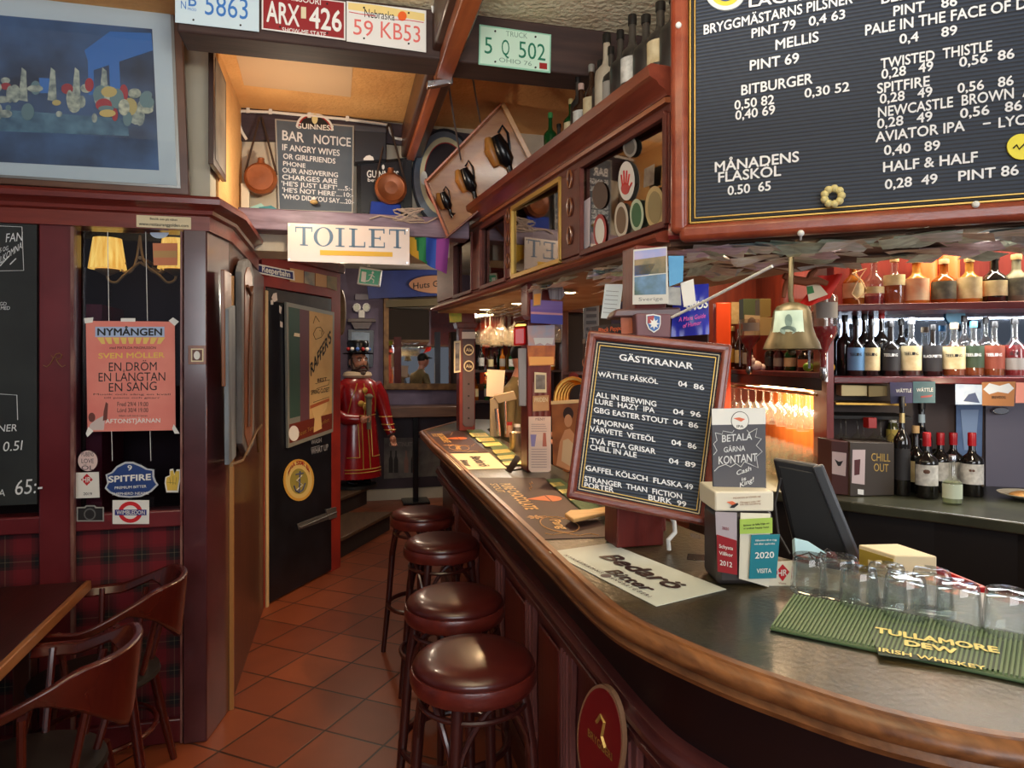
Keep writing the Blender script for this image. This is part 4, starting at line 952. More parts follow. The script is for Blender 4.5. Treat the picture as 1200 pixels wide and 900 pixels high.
MB(st).ball((0, -.155, .98), (.03, .012, .03)).ball((-.045, -.158, .85), (.035, .012, .03)).ball((.045, -.158, .85), (.035, .012, .03)).ball((0, -.162, .82), (.03, .012, .04)).build('chest_emblem', gl_)
for c_, r_ in (((-.245, -.09, .725), .064), ((.327, -.08, .565), .06), ((.318, -.055, .62), .066), ((.306, -.03, .7), .07)):
    MB(st).lathe([(r_, -.005), (r_ + .004, 0), (r_, .005)], c_, 20).build('cuff_braid', gl_)
# ================================================================ BACK WALL: MIRROR, TABLE, POSTER
yW = 8.2
pW = PY(yW - .03)
o = MB().slab([(449, 337), (640, 340), (640, 458), (449, 457)], pW, .04, lift=.012).build('wall_mirror', mat('gilt_frame', (132, 98, 58), .4, .4, c2=(92, 64, 38), scale=14), bevel=.01, label='large gilt framed mirror on the far back wall', cat='mirror')
mm = mat('mirror_silver', (214, 218, 222), .02, 1)
on(o).slab([(455.5, 345), (632, 347), (632, 450), (455.5, 449)], pW, .002, lift=.016).build('mirror_pane', mm, smooth=0)
pbl = PY(yW - .12)
o = MB().slab([(428, 318), (625, 312), (625, 341), (432, 350)], pbl, .04).build('blue_pelmet', mat('navy_panel', (26, 44, 110), .5, c2=(34, 56, 130), scale=4), smooth=0, label='navy blue panel above the gilt mirror', cat='panel')
o2 = MB().oval((512, 333.5), (33, 10.5), pbl, .02, lift=.03, n=32).build('oval_plaque', mat('plaque_wood', (170, 122, 92), .5), bevel=.002, label='oval wooden plaque with dark lettering on the navy panel', cat='plaque')
on(o2).writepx("Huts Girl", (484, 339), (522, 335), 7, pbl, 0, .01, lift=.0315).build('lettering', ink, smooth=0)
t = on(o).writepx('BEER XETA OUOU', (452, 353), (540, 350), 7, pbl, 0, .02, lift=.004)
MB().slab([(452, 352), (546, 348), (546, 357), (452, 360)], pbl, .01).build('reflected_sign_strip', mat('reflected_sign_olive', (84, 72, 44), .5), smooth=0, label='narrow olive strip standing for a sign reflected in the gilt mirror', cat='board')  # solid strip in place of lettering reflected in the mirror
# pub clock shelf thing left of the mirror
o = thing('wall_ornament', 'dark wall shelf with two round dials left of the gilt mirror', 'shelf', pW(422, 380))
on(o).slab([(408, 374), (439, 374), (440, 378), (407, 378)], pW, .12, lift=.12).build('shelf', dark_wood, bevel=.003)
on(o).slab([(411, 378), (436, 378), (432, 386), (415, 386)], pW, .1, lift=.1).build('bracket', dark_wood, bevel=.003)
for u in (418, 429):
    on(o).oval((u, 361), (4.6, 5), pW, .05, lift=.1).build('dial_case', black)
    on(o).oval((u, 361), (3.2, 3.6), pW, .004, lift=.103).build('dial_face', mat('dial_cream', (216, 222, 206), .5), smooth=0)
on(o).slab([(420, 364), (427, 364), (427, 373), (420, 373)], pW, .04, lift=.1).build('gauge_box', white, bevel=.003)
on(o).slab([(416, 345), (432, 345), (432, 352), (416, 352)], pW, .06, lift=.06).build('top_box', mat('grey_box', (120, 116, 130), .5), bevel=.003)
o = MB().slab([(408, 386), (438, 387), (437, 430), (408, 430)], pW, .03, lift=.02).build('small_framed_picture', black, bevel=.002, label='small black framed picture on the purple wall behind the statue', cat='picture')
on(o).slab([(412, 389), (433, 390), (432, 427), (412, 427)], pW, .002, lift=.022).build('picture_sheet', mat('pale_blue_print', (168, 190, 210), .5, c2=(120, 142, 170), scale=5), smooth=0)
# tall table with one leg against the wall
tz = PY(yW - .45)
m = thing('wall_table', 'dark brown high wall table under the gilt mirror', 'table', (tz(490, 500).x, yW - .3, 0))
on(m).prism([tz(446, 490), tz(446, 478), tz(548, 476), tz(548, 488)], (0, .44, 0)).build('table_top', wood('table_brown', (92, 66, 52), (116, 84, 66), .4, 'x'), bevel=.006)
on(m).bar(V((tz(488, 490).x, yW - .35, .0)), V((tz(488, 490).x, yW - .35, tz(488, 487).z)), .06, .06).build('leg', black)
on(m).box((tz(488, 490).x, yW - .35, .015), (.3, .3, .03)).build('foot_plate', black, bevel=.004)
pp2 = PY(yW - .09)
o = card('tin_poster', 'weathered grey bottle poster on the panelling under the wall table', 'poster', [(450, 513), (545, 513), (545, 556), (450, 561)], pp2, mat('tin_grey', (122, 118, 110), .6, c2=(96, 90, 86), scale=8), .004, lift=.002)
for u in (458, 464, 476, 484):
    on(o).slab([(u - 2.5, 554), (u - 2.5, 539), (u - 1, 534), (u - 1, 528), (u + 1, 528), (u + 1, 534), (u + 2.5, 539), (u + 2.5, 554)], pp2, .0005, lift=.0068).build('printed_bottle', mat('print_dark', (40, 36, 34), .6) if u != 476 else mat('print_pinkish', (140, 104, 92), .6), smooth=0)
on(o).writepx('CONTINUITY', (456, 523), (486, 523), 5, pp2, 0, .01, lift=.0068).build('lettering', mat('print_pale', (166, 160, 148), .6), smooth=0)
# round brass shield behind the door edge
o = MB().oval((399, 366), (5.5, 27), PL(at(399, 366, 5.9), (-.4, -1, 0)), .03).build('round_wall_plate', mat('plate_tan', (150, 124, 86), .5, c2=(112, 88, 60), scale=6), label='tan round plate hanging behind the right edge of the door frame', cat='plate', bevel=.006)
# ================================================================ THE BAR COUNTER
ZB = 1.10
near = rough_path([(.5155, 2.2), (.5065, 1.667), (.5026, 1.363), (.521, 1.199), (.587, 1.021), (.652, .903), (.713, .81), (.779, .742), (.849, .69), (1.0, .615), (1.3, .5), (1.8, .4)], 4)
outer = [V((1.05, 6.0, 0)), V((.62, 5.17, 0)), V((.55, 5.0, 0)), V((.531, 4.2, 0)), V((.53, 3.4, 0))] + near
inner_pts = [V(p + (0,)) for p in ((1.5, 5.75), (1.06, 5.02), (1.02, 4.6), (1.0, 3.0), (1.0, 1.95), (1.04, 1.65), (1.15, 1.42), (1.34, 1.2), (1.6, 1.02), (2.0, .86))]
def resample(P, n):
    L = [0]
    for a, b in zip(P, P[1:]): L.append(L[-1] + (b - a).length)
    out = []; i = 0
    for k in range(n):
        d = L[-1] * k / (n - 1)
        while i < len(P) - 2 and L[i + 1] < d: i += 1
        out.append(P[i].lerp(P[i + 1], (d - L[i]) / max(1e-6, L[i + 1] - L[i])))
    return out
def inset_path(P, d):
    out = []
    for i in range(len(P)):
        d0 = (P[i] - P[i - 1]).normalized() if i else (P[1] - P[0]).normalized(); d1 = (P[i + 1] - P[i]).normalized() if i < len(P) - 1 else d0
        m = (V((d0.y, -d0.x, 0)) + V((d1.y, -d1.x, 0))).normalized()
        out.append(P[i] - m * d)
    return out
bar = thing('bar_counter', 'long curved wooden bar counter with a dark worn top', 'bar counter', (.7, 3.2, 0))
top_m = mat('bar_top_lino', (36, 38, 32), .32, c2=(92, 76, 44), scale=3.4, bump=.12, bscale=70, coat=.1, lo=.42, hi=.8, detail=9)
nosing_m = wood('bar_nosing_wood', (92, 54, 28), (138, 88, 48), .4, 'y', 6, .05)
panel_m = wood('bar_panel_wood', (72, 30, 30), (92, 40, 38), .35)
tm_ = on(bar)
# top: follow the outer edge, project onto the inner edge
A_ = resample(inset_path(outer, .03), 90); B_ = resample(inner_pts, 90)
vs = []
for a, b in zip(A_, B_): vs += [wpt(a, ZB), wpt(b, ZB), wpt(b, ZB - .045), wpt(a, ZB - .045)]
fs = []
for i in range(89):
    for j in range(4): fs.append((4 * i + j, 4 * i + (j + 1) % 4, 4 * i + 4 + (j + 1) % 4, 4 * i + 4 + j))
fs += [(0, 1, 2, 3), (4 * 89 + 3, 4 * 89 + 2, 4 * 89 + 1, 4 * 89)]
tm_.add(vs, fs).build('counter_top', top_m, smooth=30)
on(bar).sweep([(-.046, 1.1), (-.045, 1.104), (-.028, 1.105), (-.025, 1.1), (-.021, 1.104), (-.008, 1.1), (0, 1.088), (-.003, 1.076), (-.012, 1.07), (-.007, 1.06), (-.012, 1.05), (-.046, 1.048)], outer).build('edge_nosing', nosing_m, smooth=50)
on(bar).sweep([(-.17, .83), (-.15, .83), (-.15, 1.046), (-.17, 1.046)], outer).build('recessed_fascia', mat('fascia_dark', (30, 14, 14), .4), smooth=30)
on(bar).sweep([(-.19, .735), (-.145, .735), (-.14, .75), (-.13, .755), (-.13, .77), (-.142, .776), (-.142, .788), (-.122, .794), (-.118, .812), (-.126, .822), (-.126, .836), (-.14, .845), (-.19, .845)], outer).build('drink_rail_moulding', wood('rail_moulding_wood', (78, 36, 36), (104, 54, 50), .32, 'y'), smooth=40)
on(bar).sweep([(-.2, 0), (-.17, 0), (-.17, .74), (-.2, .74)], outer).build('front_panel', panel_m, smooth=30)
on(bar).sweep([(-.2, 0), (-.155, 0), (-.155, .1), (-.165, .115), (-.2, .115)], outer).build('kickboard', dark_wood, smooth=30)
on(bar).prism([wpt(p, 0) for p in (V((1.02, 4.9, 0)), V((.98, 4.9, 0)), V((.98, 2.0, 0)), V((1.02, 2.0, 0)))], (0, 0, 1.05)).build('inner_panel', blackm)
pan = inset_path(outer, .17)
def along(P, s_):
    L = 0
    for a, b in zip(P, P[1:]):
        l = (b - a).length
        if L + l >= s_: return a.lerp(b, (s_ - L) / l), (b - a).normalized()
        L += l
    return P[-1], (P[-1] - P[-2]).normalized()
tot = sum((b - a).length for a, b in zip(pan, pan[1:]))
def near_y(y):
    s_ = .9
    while s_ < tot:
        p, d = along(pan, s_)
        if p.y <= y: return s_
        s_ += .01
    return tot
pil_m = wood('pilaster_wood', (112, 66, 64), (134, 82, 78), .35)
for y in (4.2, 3.55, 2.95, 2.42, 1.98, 1.5, 1.12, .98):
    p, d = along(pan, near_y(y)); n = V((d.y, -d.x, 0)); q = []
    wv = [(.055, 0), (.055, .12), (.045, .16), (.07, .26), (.05, .4), (.045, .52), (.06, .64), (.06, .735)]
    poly = [p + n * .02 + d * a + V((0, 0, b)) for a, b in wv] + [p + n * .02 - d * a + V((0, 0, b)) for a, b in reversed(wv)]
    on(bar).prism(poly, -n * .02).build('pilaster', pil_m, bevel=.004)
    for k in (-.025, 0, .025): on(bar).bar(p + n * .023 + d * k + V((0, 0, .14)), p + n * .023 + d * k + V((0, 0, .72)), .008, .008).build('flute', mat('flute_wood', (134, 84, 80), .35))
for y0, y1 in ((4.1, 3.65), (3.45, 3.05), (2.85, 2.52), (2.32, 2.08)):
    a, d = along(pan, near_y(y0)); b, _ = along(pan, near_y(y1)); n = V((d.y, -d.x, 0))
    on(bar).prism([a + V((0, 0, .17)) + n * .012, b + V((0, 0, .17)) + n * .012, b + V((0, 0, .68)) + n * .012, a + V((0, 0, .68)) + n * .012], -n * .012).build('raised_panel', red_wood, bevel=.01)
# red round sign on the bar front
p, d = along(pan, near_y(1.26)); n = V((d.y, -d.x, 0))
pS = PL(p + n * .034, n)
o = MB().oval((703, 868), (27, 66), pS, .012, lift=.0, n=40).build('round_beer_sign', mat('sign_rim_tan', (150, 112, 84), .4), smooth=0, label='round red beer sign on the curved bar front', cat='sign')
on(o).oval((703, 868), (25, 62), pS, .001, lift=.001, n=40).build('red_field', mat('sign_deep_red', (120, 24, 28), .35), smooth=0)
t = on(o)
t.line([(700, 846), (705, 838), (709, 846), (706, 862), (710, 876)], pS, .009, lift=.002)
t.writepx('BRYGGERI', (690, 862), (718, 892), 9, pS, 0, .02, lift=.002)
t.build('gold_mark', gold, smooth=0)
# ================================================================ BAR STOOLS
stool_red = mat('stool_leather', (62, 18, 17), .3, c2=(80, 26, 22), scale=5, coat=.4)
stool_wood = mat('stool_dark_wood', (48, 18, 16), .3, c2=(66, 26, 22), scale=5, coat=.4)
def make_stool(label, loc, rz):
    o = thing('bar_stool', label, 'stool', loc, rz, 'bentwood stools along the bar')
    MB(o).lathe([(0, .785), (.1, .786), (.145, .78), (.165, .768), (.172, .755), (.168, .748)], seg=40).build('seat_cushion', stool_red, smooth=60)
    MB(o).lathe([(.16, .7), (.172, .702), (.178, .715), (.178, .738), (.174, .749), (.16, .752), (0, .752), (0, .7)], seg=40).build('seat_ring', wood('stool_ring_wood', (80, 26, 22), (104, 38, 30), .3, 'x'), smooth=40)
    for k in range(4):
        a = pi / 4 + k * pi / 2; c, s_ = cos(a), sin(a)
        MB(o).tube([(.14 * c, .14 * s_, .705), (.165 * c, .165 * s_, .55), (.185 * c, .185 * s_, .3), (.215 * c, .215 * s_, 0)], [.017, .017, .016, .013], 12).build('leg', stool_wood)
        a2 = a + pi / 2; m_ = (a + a2) / 2
        pts = []
        for i in range(13):
            t_ = i / 12; aa = a + (a2 - a) * t_; z = .5 + .195 * sin(pi * t_) ** .6; r = .165 - .03 * sin(pi * t_)
            pts.append((r * cos(aa), r * sin(aa), z))
        MB(o).tube(pts, .009, 8).build('arched_brace', stool_wood)
    MB(o).tube([(.188 * cos(i * pi / 18), .188 * sin(i * pi / 18), .27) for i in range(36)], .012, 8, closed=True).build('foot_ring', stool_wood)
    MB(o).tube([(.15 * cos(i * pi / 18), .15 * sin(i * pi / 18), .66) for i in range(36)], .008, 8, closed=True).build('brace_ring', stool_wood)
    return o
s0 = make_stool('nearest bar stool, largest, with dark red leather round seat', (.362, 1.893, 0), .3)
dup(s0, (.39, 2.39, 0), .9, 'second nearest dark red bar stool, between the nearest and the third')
dup(s0, (.455, 3.17, 0), .2, 'third dark red bar stool from the camera, partly behind the second')
dup(s0, (.437, 3.80, 0), .6, 'farthest dark red bar stool, nearest the wooden steps')
# ================================================================ TABLE AND CHAIRS AT THE LEFT
t = thing('pub_table', 'dark wooden pub table with a pale worn edge at bottom left', 'table', (-1.35, 2.5, 0))
on(t).prism([(-1.8, 1.85, .722), (-.925, 1.85, .722), (-.965, 2.98, .722), (-1.8, 2.98, .722)], (0, 0, .028)).build('table_top', wood('table_dark_red', (42, 14, 11), (58, 21, 16), .35, 'y'), bevel=.004)
on(t).prism([(-.925, 1.85, .715), (-.905, 1.85, .715), (-.945, 2.98, .715), (-.965, 2.98, .715)], (0, 0, .038)).build('edge_strip', wood('table_edge_wood', (128, 78, 44), (160, 104, 62), .35, 'y'), bevel=.004)
for x, y in ((-1.7, 2.0), (-1.12, 2.0), (-1.7, 2.85), (-1.12, 2.85)): on(t).bar((x, y, 0), (x, y, .722), .06, .06).build('leg', dark_wood, bevel=.006)
chair_wood = mat('chair_red_wood', (60, 15, 11), .26, c2=(80, 24, 16), scale=4, coat=.5)
def make_chair(label, loc, rz):
    o = thing('captains_chair', label, 'chair', loc, rz, 'curved back chairs at the pub table')
    MB(o).lathe([(0, .472), (.16, .47), (.2, .46), (.205, .445), (.19, .43), (0, .43)], seg=32, sx=1.05).build('seat', mat('chair_seat_black', (22, 14, 14), .5))
    for x, y, k in ((.15, .15, 1), (.15, -.15, 1), (-.16, .15, -1), (-.16, -.15, -1)):
        MB(o).tube([(x, y, .44), (x * 1.25, y * 1.2, .2), (x * 1.5, y * 1.35, 0)], [.018, .017, .013], 10).build('leg', chair_wood)
    # broad bent backrest and sloping arms in one band
    n = 36; vs = []; fs = []
    for i in range(n + 1):
        a = radians(-128 + 256 * i / n); r = .245; e = abs(a) / radians(128)
        x = (r + .03) * cos(a); y = r * 1.02 * sin(a)
        if abs(a) > pi / 2: x = -.16 * (abs(a) - pi / 2) ; y = r * 1.02 * (1 if a > 0 else -1) * (1 - .12 * (abs(a) - pi / 2))
        zt = .80 - .092 * min(1, max(0, (e - .3) / .35)); zb = zt - (.2 * (1 - min(1, e / .42)) ** .8 + .035)
        nx, ny = cos(a), sin(a)
        if abs(a) > pi / 2: nx, ny = 0, (1 if a > 0 else -1)
        th = .013
        tilt = .02
        vs += [(x + nx * (th + tilt), y + ny * (th + tilt), zt), (x + nx * (-th + tilt), y + ny * (-th + tilt), zt), (x - nx * th, y - ny * th, zb), (x + nx * th, y + ny * th, zb)]
    for i in range(n):
        for j in range(4): fs.append((4 * i + j, 4 * i + (j + 1) % 4, 4 * i + 4 + (j + 1) % 4, 4 * i + 4 + j))
    fs += [(3, 2, 1, 0), (4 * n, 4 * n + 1, 4 * n + 2, 4 * n + 3)]
    MB(o).add(vs, fs).build('bent_backrest', chair_wood, bevel=.007, smooth=50)
    for a in (-100, -60, -22, 22, 60, 100):
        a = radians(a); MB(o).tube([(.18 * cos(a), .18 * sin(a), .455), (.245 * cos(a), .245 * sin(a), .7)], .011, 8).build('spindle', chair_wood)
    MB(o).tube([(.2 * cos(i * pi / 12), .2 * sin(i * pi / 12), .25) for i in range(24)], .01, 8, closed=True).build('leg_ring', chair_wood)
    return o
c1 = make_chair('nearest curved red wooden chair pushed up to the pub table', (-.875, 2.2, 0), radians(-8))
dup(c1, (-.875, 2.8, 0), radians(2), 'farther curved red wooden chair between the pub table and the tartan wall')
# ================================================================ PILLARS OF THE BAR
pillar_m = wood('pillar_wood', (100, 34, 30), (122, 48, 40), .35)
PC = [V((.955, 4.98, 0)), V((.937, 3.055, 0)), V((.937, 1.895, 0))]
o = MB().box((.893, 4.985, 1.1 + .46), (.12, .12, .92)).build('bar_pillar', pillar_m, bevel=.006, label='farthest bar pillar with two round medallions', cat='pillar')
p1 = PY(4.925)
on(o).slab([(542, 386), (556, 386), (556, 497), (553, 500), (545, 500), (542, 497)], p1, .006, lift=.006).build('grey_face_plate', mat('pillar_grey_strip', (86, 70, 76), .5), bevel=.002)
on(o).slab([(536, 385), (558, 385), (560, 378), (534, 378)], p1, .15, lift=.02).build('capital', red_wood, bevel=.004)
for v in (450, 464, 478, 490): on(o).oval((549, v), (1.2, 1.2), p1, .002, lift=.008, n=10).build('stud', ink, smooth=0)
for v, lb in ((410, 'upper'), (429, 'lower')):
    m_ = MB().oval((549, v), (6, 6.6), p1, .006, lift=.014).build('medallion', cream, bevel=.001, label='%s round cream medallion on the farthest bar pillar' % lb, cat='medallion', smooth=0)
    on(m_).oval((549, v), (4.6, 5.2), p1, .001, lift=.0155).build('dark_disc', mat('medallion_brown', (64, 40, 36), .5), smooth=0)
    on(m_).writepx('Ale', (545.5, v + 2), (552.5, v + 2), 4, p1, 0, .01, lift=.017).build('lettering', cream, smooth=0)
o = card('photo_card', 'black and white photo card on the left edge of the farthest pillar', 'card', [(532, 400), (540, 399), (540, 436), (532, 437)], PL(at(538, 418, 4.985), (-.15, -1, 0)), cream, .006)
on(o).slab([(533.5, 402), (538.5, 401.5), (538.5, 434), (533.5, 435)], PL(at(538, 418, 4.985), (-.15, -1, 0)), .001, lift=.008).build('photo', mat('photo_dark', (50, 46, 46), .4, c2=(170, 160, 150), scale=12), smooth=0)
o = card('white_tape_card', 'small pale card wrapped near the top of the farthest pillar', 'card', [(541, 389), (557, 389), (557, 397), (541, 397)], p1, paper, .002, lift=.008)
c = card('yellow_bunting_card', 'small yellow and green card hanging from the far end of the overhead cabinet', 'card', [(526, 366), (541, 364), (541, 377), (527, 378)], PL(C(-.4, 4.85), FW), mat('card_yellow_green', (226, 190, 60), .5, c2=(90, 190, 60), scale=9), .003)
# middle pillar
o = MB().box((.88, 3.06, 1.1 + .45), (.115, .115, .9)).build('bar_pillar', pillar_m, bevel=.006, label='middle bar pillar covered with postcards and a menu card', cat='pillar')
p2 = PY(3.0)
for k in range(3): on(o).slab([(624 + k * 7, 448), (627 + k * 7, 448), (627 + k * 7, 490), (624 + k * 7, 490)], p2, .004, lift=.004).build('flute', mat('flute_wood', (134, 84, 80), .35), bevel=.001)
on(o).slab([(612, 376), (655, 376), (658, 370), (609, 370)], p2, .17, lift=.03).build('capital', red_wood, bevel=.004)
def pillar_card(nm, lb, q, m_, parts=(), pl=p2, cat='card', lift=.003, t=.002):
    c = card(nm, lb, cat, q, pl, m_, t, lift=lift)
    for pn_, pq, pm in parts: on(c).slab(pq, pl, .0008, lift=lift + t + .001).build(pn_, pm, smooth=0)
    return c
bwm = mat('photo_dark', (50, 46, 46), .4)
pillar_card('postcard', 'framed black and white photo card halfway up the middle pillar', [(626, 436), (640, 437), (640, 460), (626, 460)], cream, [('photo', [(627.5, 439), (638.5, 439.5), (638.5, 456), (627.5, 456)], bwm)], cat='postcard')
c = pillar_card('postcard', 'tan card with pale lettering above the menu card on the middle pillar', [(624, 464), (643, 463), (643, 481), (624, 482)], mat('tan_card', (206, 160, 110), .6, c2=(176, 130, 90), scale=8), cat='postcard')
on(c).writepx('FRIDEN', (626, 471), (641, 470.5), 5, p2, 0, .02, lift=.007).build('lettering', cream, smooth=0)
pillar_card('postcard', 'orange city postcard low on the middle pillar', [(617, 404), (650, 404), (649, 428), (619, 429)], mat('orange_city', (222, 128, 56), .5, c2=(150, 76, 50), scale=14), [('sky_band', [(619, 418), (648, 418), (648, 427), (620, 428)], mat('orange_sky', (246, 178, 96), .5))], cat='postcard', lift=.008)
c = pillar_card('postcard', 'pink and pale blue postcard above the orange one on the middle pillar', [(617, 382), (649, 381), (649, 405), (618, 405)], mat('pink_card', (206, 160, 150), .5, c2=(150, 170, 196), scale=12), cat='postcard', lift=.012)
on(c).slab([(624, 396), (648, 396), (646, 404), (640, 402), (637, 405), (632, 402), (626, 404)], p2, .0008, lift=.016).build('printed_shape', mat('card_pale', (216, 214, 212), .5), smooth=0)
pillar_card('postcard', 'purple sunset postcard at the top of the middle pillar', [(619, 352), (656, 354), (656, 381), (619, 379)], mat('purple_sunset', (120, 92, 168), .5, c2=(150, 120, 190), scale=6, stretch=(.3, 1, 4)), [('horizon_band', [(619, 366), (656, 368), (656, 370), (619, 368.5)], mat('sunset_pink', (214, 150, 160), .5)), ('sea_band', [(619, 369), (656, 370.5), (656, 381), (619, 379)], mat('sunset_blue', (72, 74, 170), .5))], cat='postcard', lift=.04)
pillar_card('postcard', 'long orange and grey card over the purple sunset postcard', [(621, 334), (632, 333), (630, 359), (621, 360)], mat('grey_orange_card', (176, 150, 130), .6), [('orange_block', [(622, 346), (630, 345), (629, 358), (622, 359)], mat('block_orange', (240, 160, 60), .5))], cat='postcard', lift=.05)
pillar_card('folded_papers', 'bundle of folded grey papers hanging above the purple postcard', [(635, 328), (650, 326), (657, 346), (652, 353), (640, 352)], mat('papers_grey', (176, 170, 172), .7, c2=(120, 112, 118), scale=20, stretch=(6, 1, .4)), cat='papers', lift=.055, t=.012)
c = pillar_card('menu_card', 'tall pale pink menu card at the foot of the middle pillar', [(619, 488), (645, 488), (645, 551), (642, 553), (622, 553), (619, 550)], mat('menu_pinkish', (232, 206, 188), .6), [], cat='menu', lift=.006)
t = on(c)
t.writepx('MENY', (627, 492.5), (638, 492.5), 3, p2, 0, .01, lift=.009)
for v in (497, 499.5, 502, 505, 526, 529, 532, 535, 538, 541, 544, 547): t.line([(622, v), (642 - (v % 3) * 2, v)], p2, .0025, lift=.009)
t.build('printed_lines', mat('menu_ink', (150, 120, 120), .6), smooth=0)
for q, cc in (([(621, 509), (628, 509), (626, 523), (622, 523)], (150, 140, 190)), ([(636, 507), (639, 507), (640, 523), (635, 523)], (190, 110, 90))): on(c).slab(q, p2, .0006, lift=.009).build('printed_bottle', mat('print_%d' % cc[0], cc, .6), smooth=0)
# red lamp and white duct left of the middle pillar
o = MB().slab([(602, 384), (616, 383), (616, 404), (602, 405)], PD(3.12), .12).build('red_box_lamp', mat('lamp_red', (196, 22, 24), .3, emit=.15), bevel=.008, label='small red box with a brass rim beside the middle pillar', cat='lamp')
on(o).slab([(601, 383.5), (617, 382.5), (617, 379), (606, 379)], PD(3.12), .13, lift=.002).build('brass_rim', brass, bevel=.003)
MB().slab([(607, 408), (617, 408), (617, 476), (608, 476)], PD(3.12), .05).build('grey_duct', mat('duct_grey', (150, 146, 148), .45), bevel=.004, label='grey upright duct under the small red box', cat='duct')
# near pillar (its foot is hidden by the letter board)
o = MB().box((.885, 1.9, 1.1 + .4225), (.1, .1, .845)).build('bar_pillar', pillar_m, bevel=.006, label='nearest bar pillar behind the framed letter board', cat='pillar')
p3 = PL(C(.5, 1.985), FW)
on(o).slab([(717, 372), (798, 371), (798, 360), (722, 362)], p3, .13, lift=.0).build('capital', wood('capital_wood', (88, 58, 58), (108, 74, 72), .45, 'x'), bevel=.006)
p3 = PL(C(.5, 1.93), FW)
on(o).slab([(746, 394), (786, 396), (786, 368), (745, 367)], p3, .06).build('plum_face', mat('plum_face', (116, 76, 84), .5), bevel=.004)
sh_ = [(757, 369), (765, 368), (774, 370), (774, 380), (772, 386), (766, 390), (760, 386), (757, 379)]
c = MB().slab(sh_, p3, .003, lift=.004).build('shield_sticker', white, smooth=0, label='white shield sticker with a star on the nearest pillar', cat='sticker')
on(c).slab([(766 + (a - 766) * .85, 379 + (b - 379) * .86) for a, b in sh_], p3, .0006, lift=.005).build('blue_field', mat('shield_blue', (58, 110, 180), .5), smooth=0)
on(c).slab([(758.5, 371), (766, 370), (766, 379), (758.5, 379)], p3, .0006, lift=.0056).build('red_quarter', red_paint, smooth=0)
on(c).slab([(766 + (6.5 if k % 2 == 0 else 3.2) * cos(k * pi / 8), 379.5 + (7 if k % 2 == 0 else 3.4) * sin(k * pi / 8)) for k in range(16)], p3, .0006, lift=.0062).build('white_star', white, smooth=0)
p4 = PL(C(.5, 1.94), FW)
o = card('calendar', 'hanging calendar with two lake views beside the big menu board', 'calendar', [(742, 293), (781, 289), (783, 345), (783, 356), (741, 357)], p4, mat('calendar_pale', (206, 204, 196), .6), .004)
for q, nm_, m_ in (([(743, 295), (780, 291), (780, 300), (743, 305)], 'sky_print', mat('cal_sky', (120, 150, 214), .5, c2=(190, 170, 196), scale=8)), ([(743, 305), (780, 300), (780, 320), (743, 323)], 'trees_print', mat('cal_trees', (58, 74, 58), .5, c2=(150, 128, 90), scale=18)), ([(743, 312), (768, 309), (760, 322), (743, 324)], 'lake_print', mat('cal_lake', (74, 106, 170), .5)), ([(743, 325), (780, 321), (780, 345), (743, 346)], 'second_view_print', mat('cal_view', (60, 84, 60), .5, c2=(110, 150, 196), scale=14))):
    on(o).slab(q, p4, .0006, lift=.0058).build(nm_, m_, smooth=0)
on(o).writepx('Sverige', (748, 353), (776, 352), 4, p4, 0, 0, lift=.0058).build('lettering', mat('cal_ink', (110, 110, 112), .6), smooth=0)
o = card('blue_leaflet', 'bright blue leaflet right of the lake calendar', 'leaflet', [(783, 300), (801, 300), (800, 330), (784, 336)], PL(C(.5, 1.95), FW), mat('leaflet_blue', (96, 170, 216), .5, c2=(60, 140, 200), scale=8), .002)
card('white_leaflet', 'folded white leaflet between the calendar and the blue bag', 'leaflet', [(797, 332), (812, 327), (815, 356), (801, 360)], PL(C(.5, 1.96), FW), paper, .004)
card('grey_leaflet', 'grey photo leaflet under the bright blue leaflet', 'leaflet', [(782, 336), (797, 337), (798, 358), (782, 357)], PL(C(.5, 1.955), FW), mat('leaflet_grey', (190, 190, 188), .6, c2=(120, 124, 124), scale=16), .002)
pbgx = PL(C(.5, 2.02), FW)
q = []
o = MB().grid(10, 10, lambda a, b: pbgx(788 + a * 41 - b * 3 * (1 - a), 333 + 3 * (1 - a) + b * 59, .012 * sin(a * 6) * sin(b * 5) + .015)).build('blue_snack_bag', mat('snack_blue', (36, 40, 150), .25, c2=(48, 56, 176), scale=5), smooth=60, label='royal blue snack bag hanging right of the nearest pillar', cat='bag')
on(o).writepx('SNUS', (799, 366), (826, 361), 9, pbgx, 0, .03, .15, lift=.034).build('white_lettering', white, smooth=0)
on(o).writepx('A Mans Guide', (792, 378), (823, 373), 5, pbgx, 0, 0, .2, lift=.034).writepx('of Humor', (797, 385), (818, 381), 5, pbgx, 0, 0, .2, lift=.034).build('pink_lettering', mat('snack_pink', (226, 80, 170), .5), smooth=0)
cb_ = MB().tube([at(787, 372, 1.7), at(820, 356, 1.62), at(870, 330, 1.5), at(905, 312, 1.42)], .0035, 6).build('white_cable', white, label='white cable stretched from the nearest pillar up to the canopy', cat='cable')
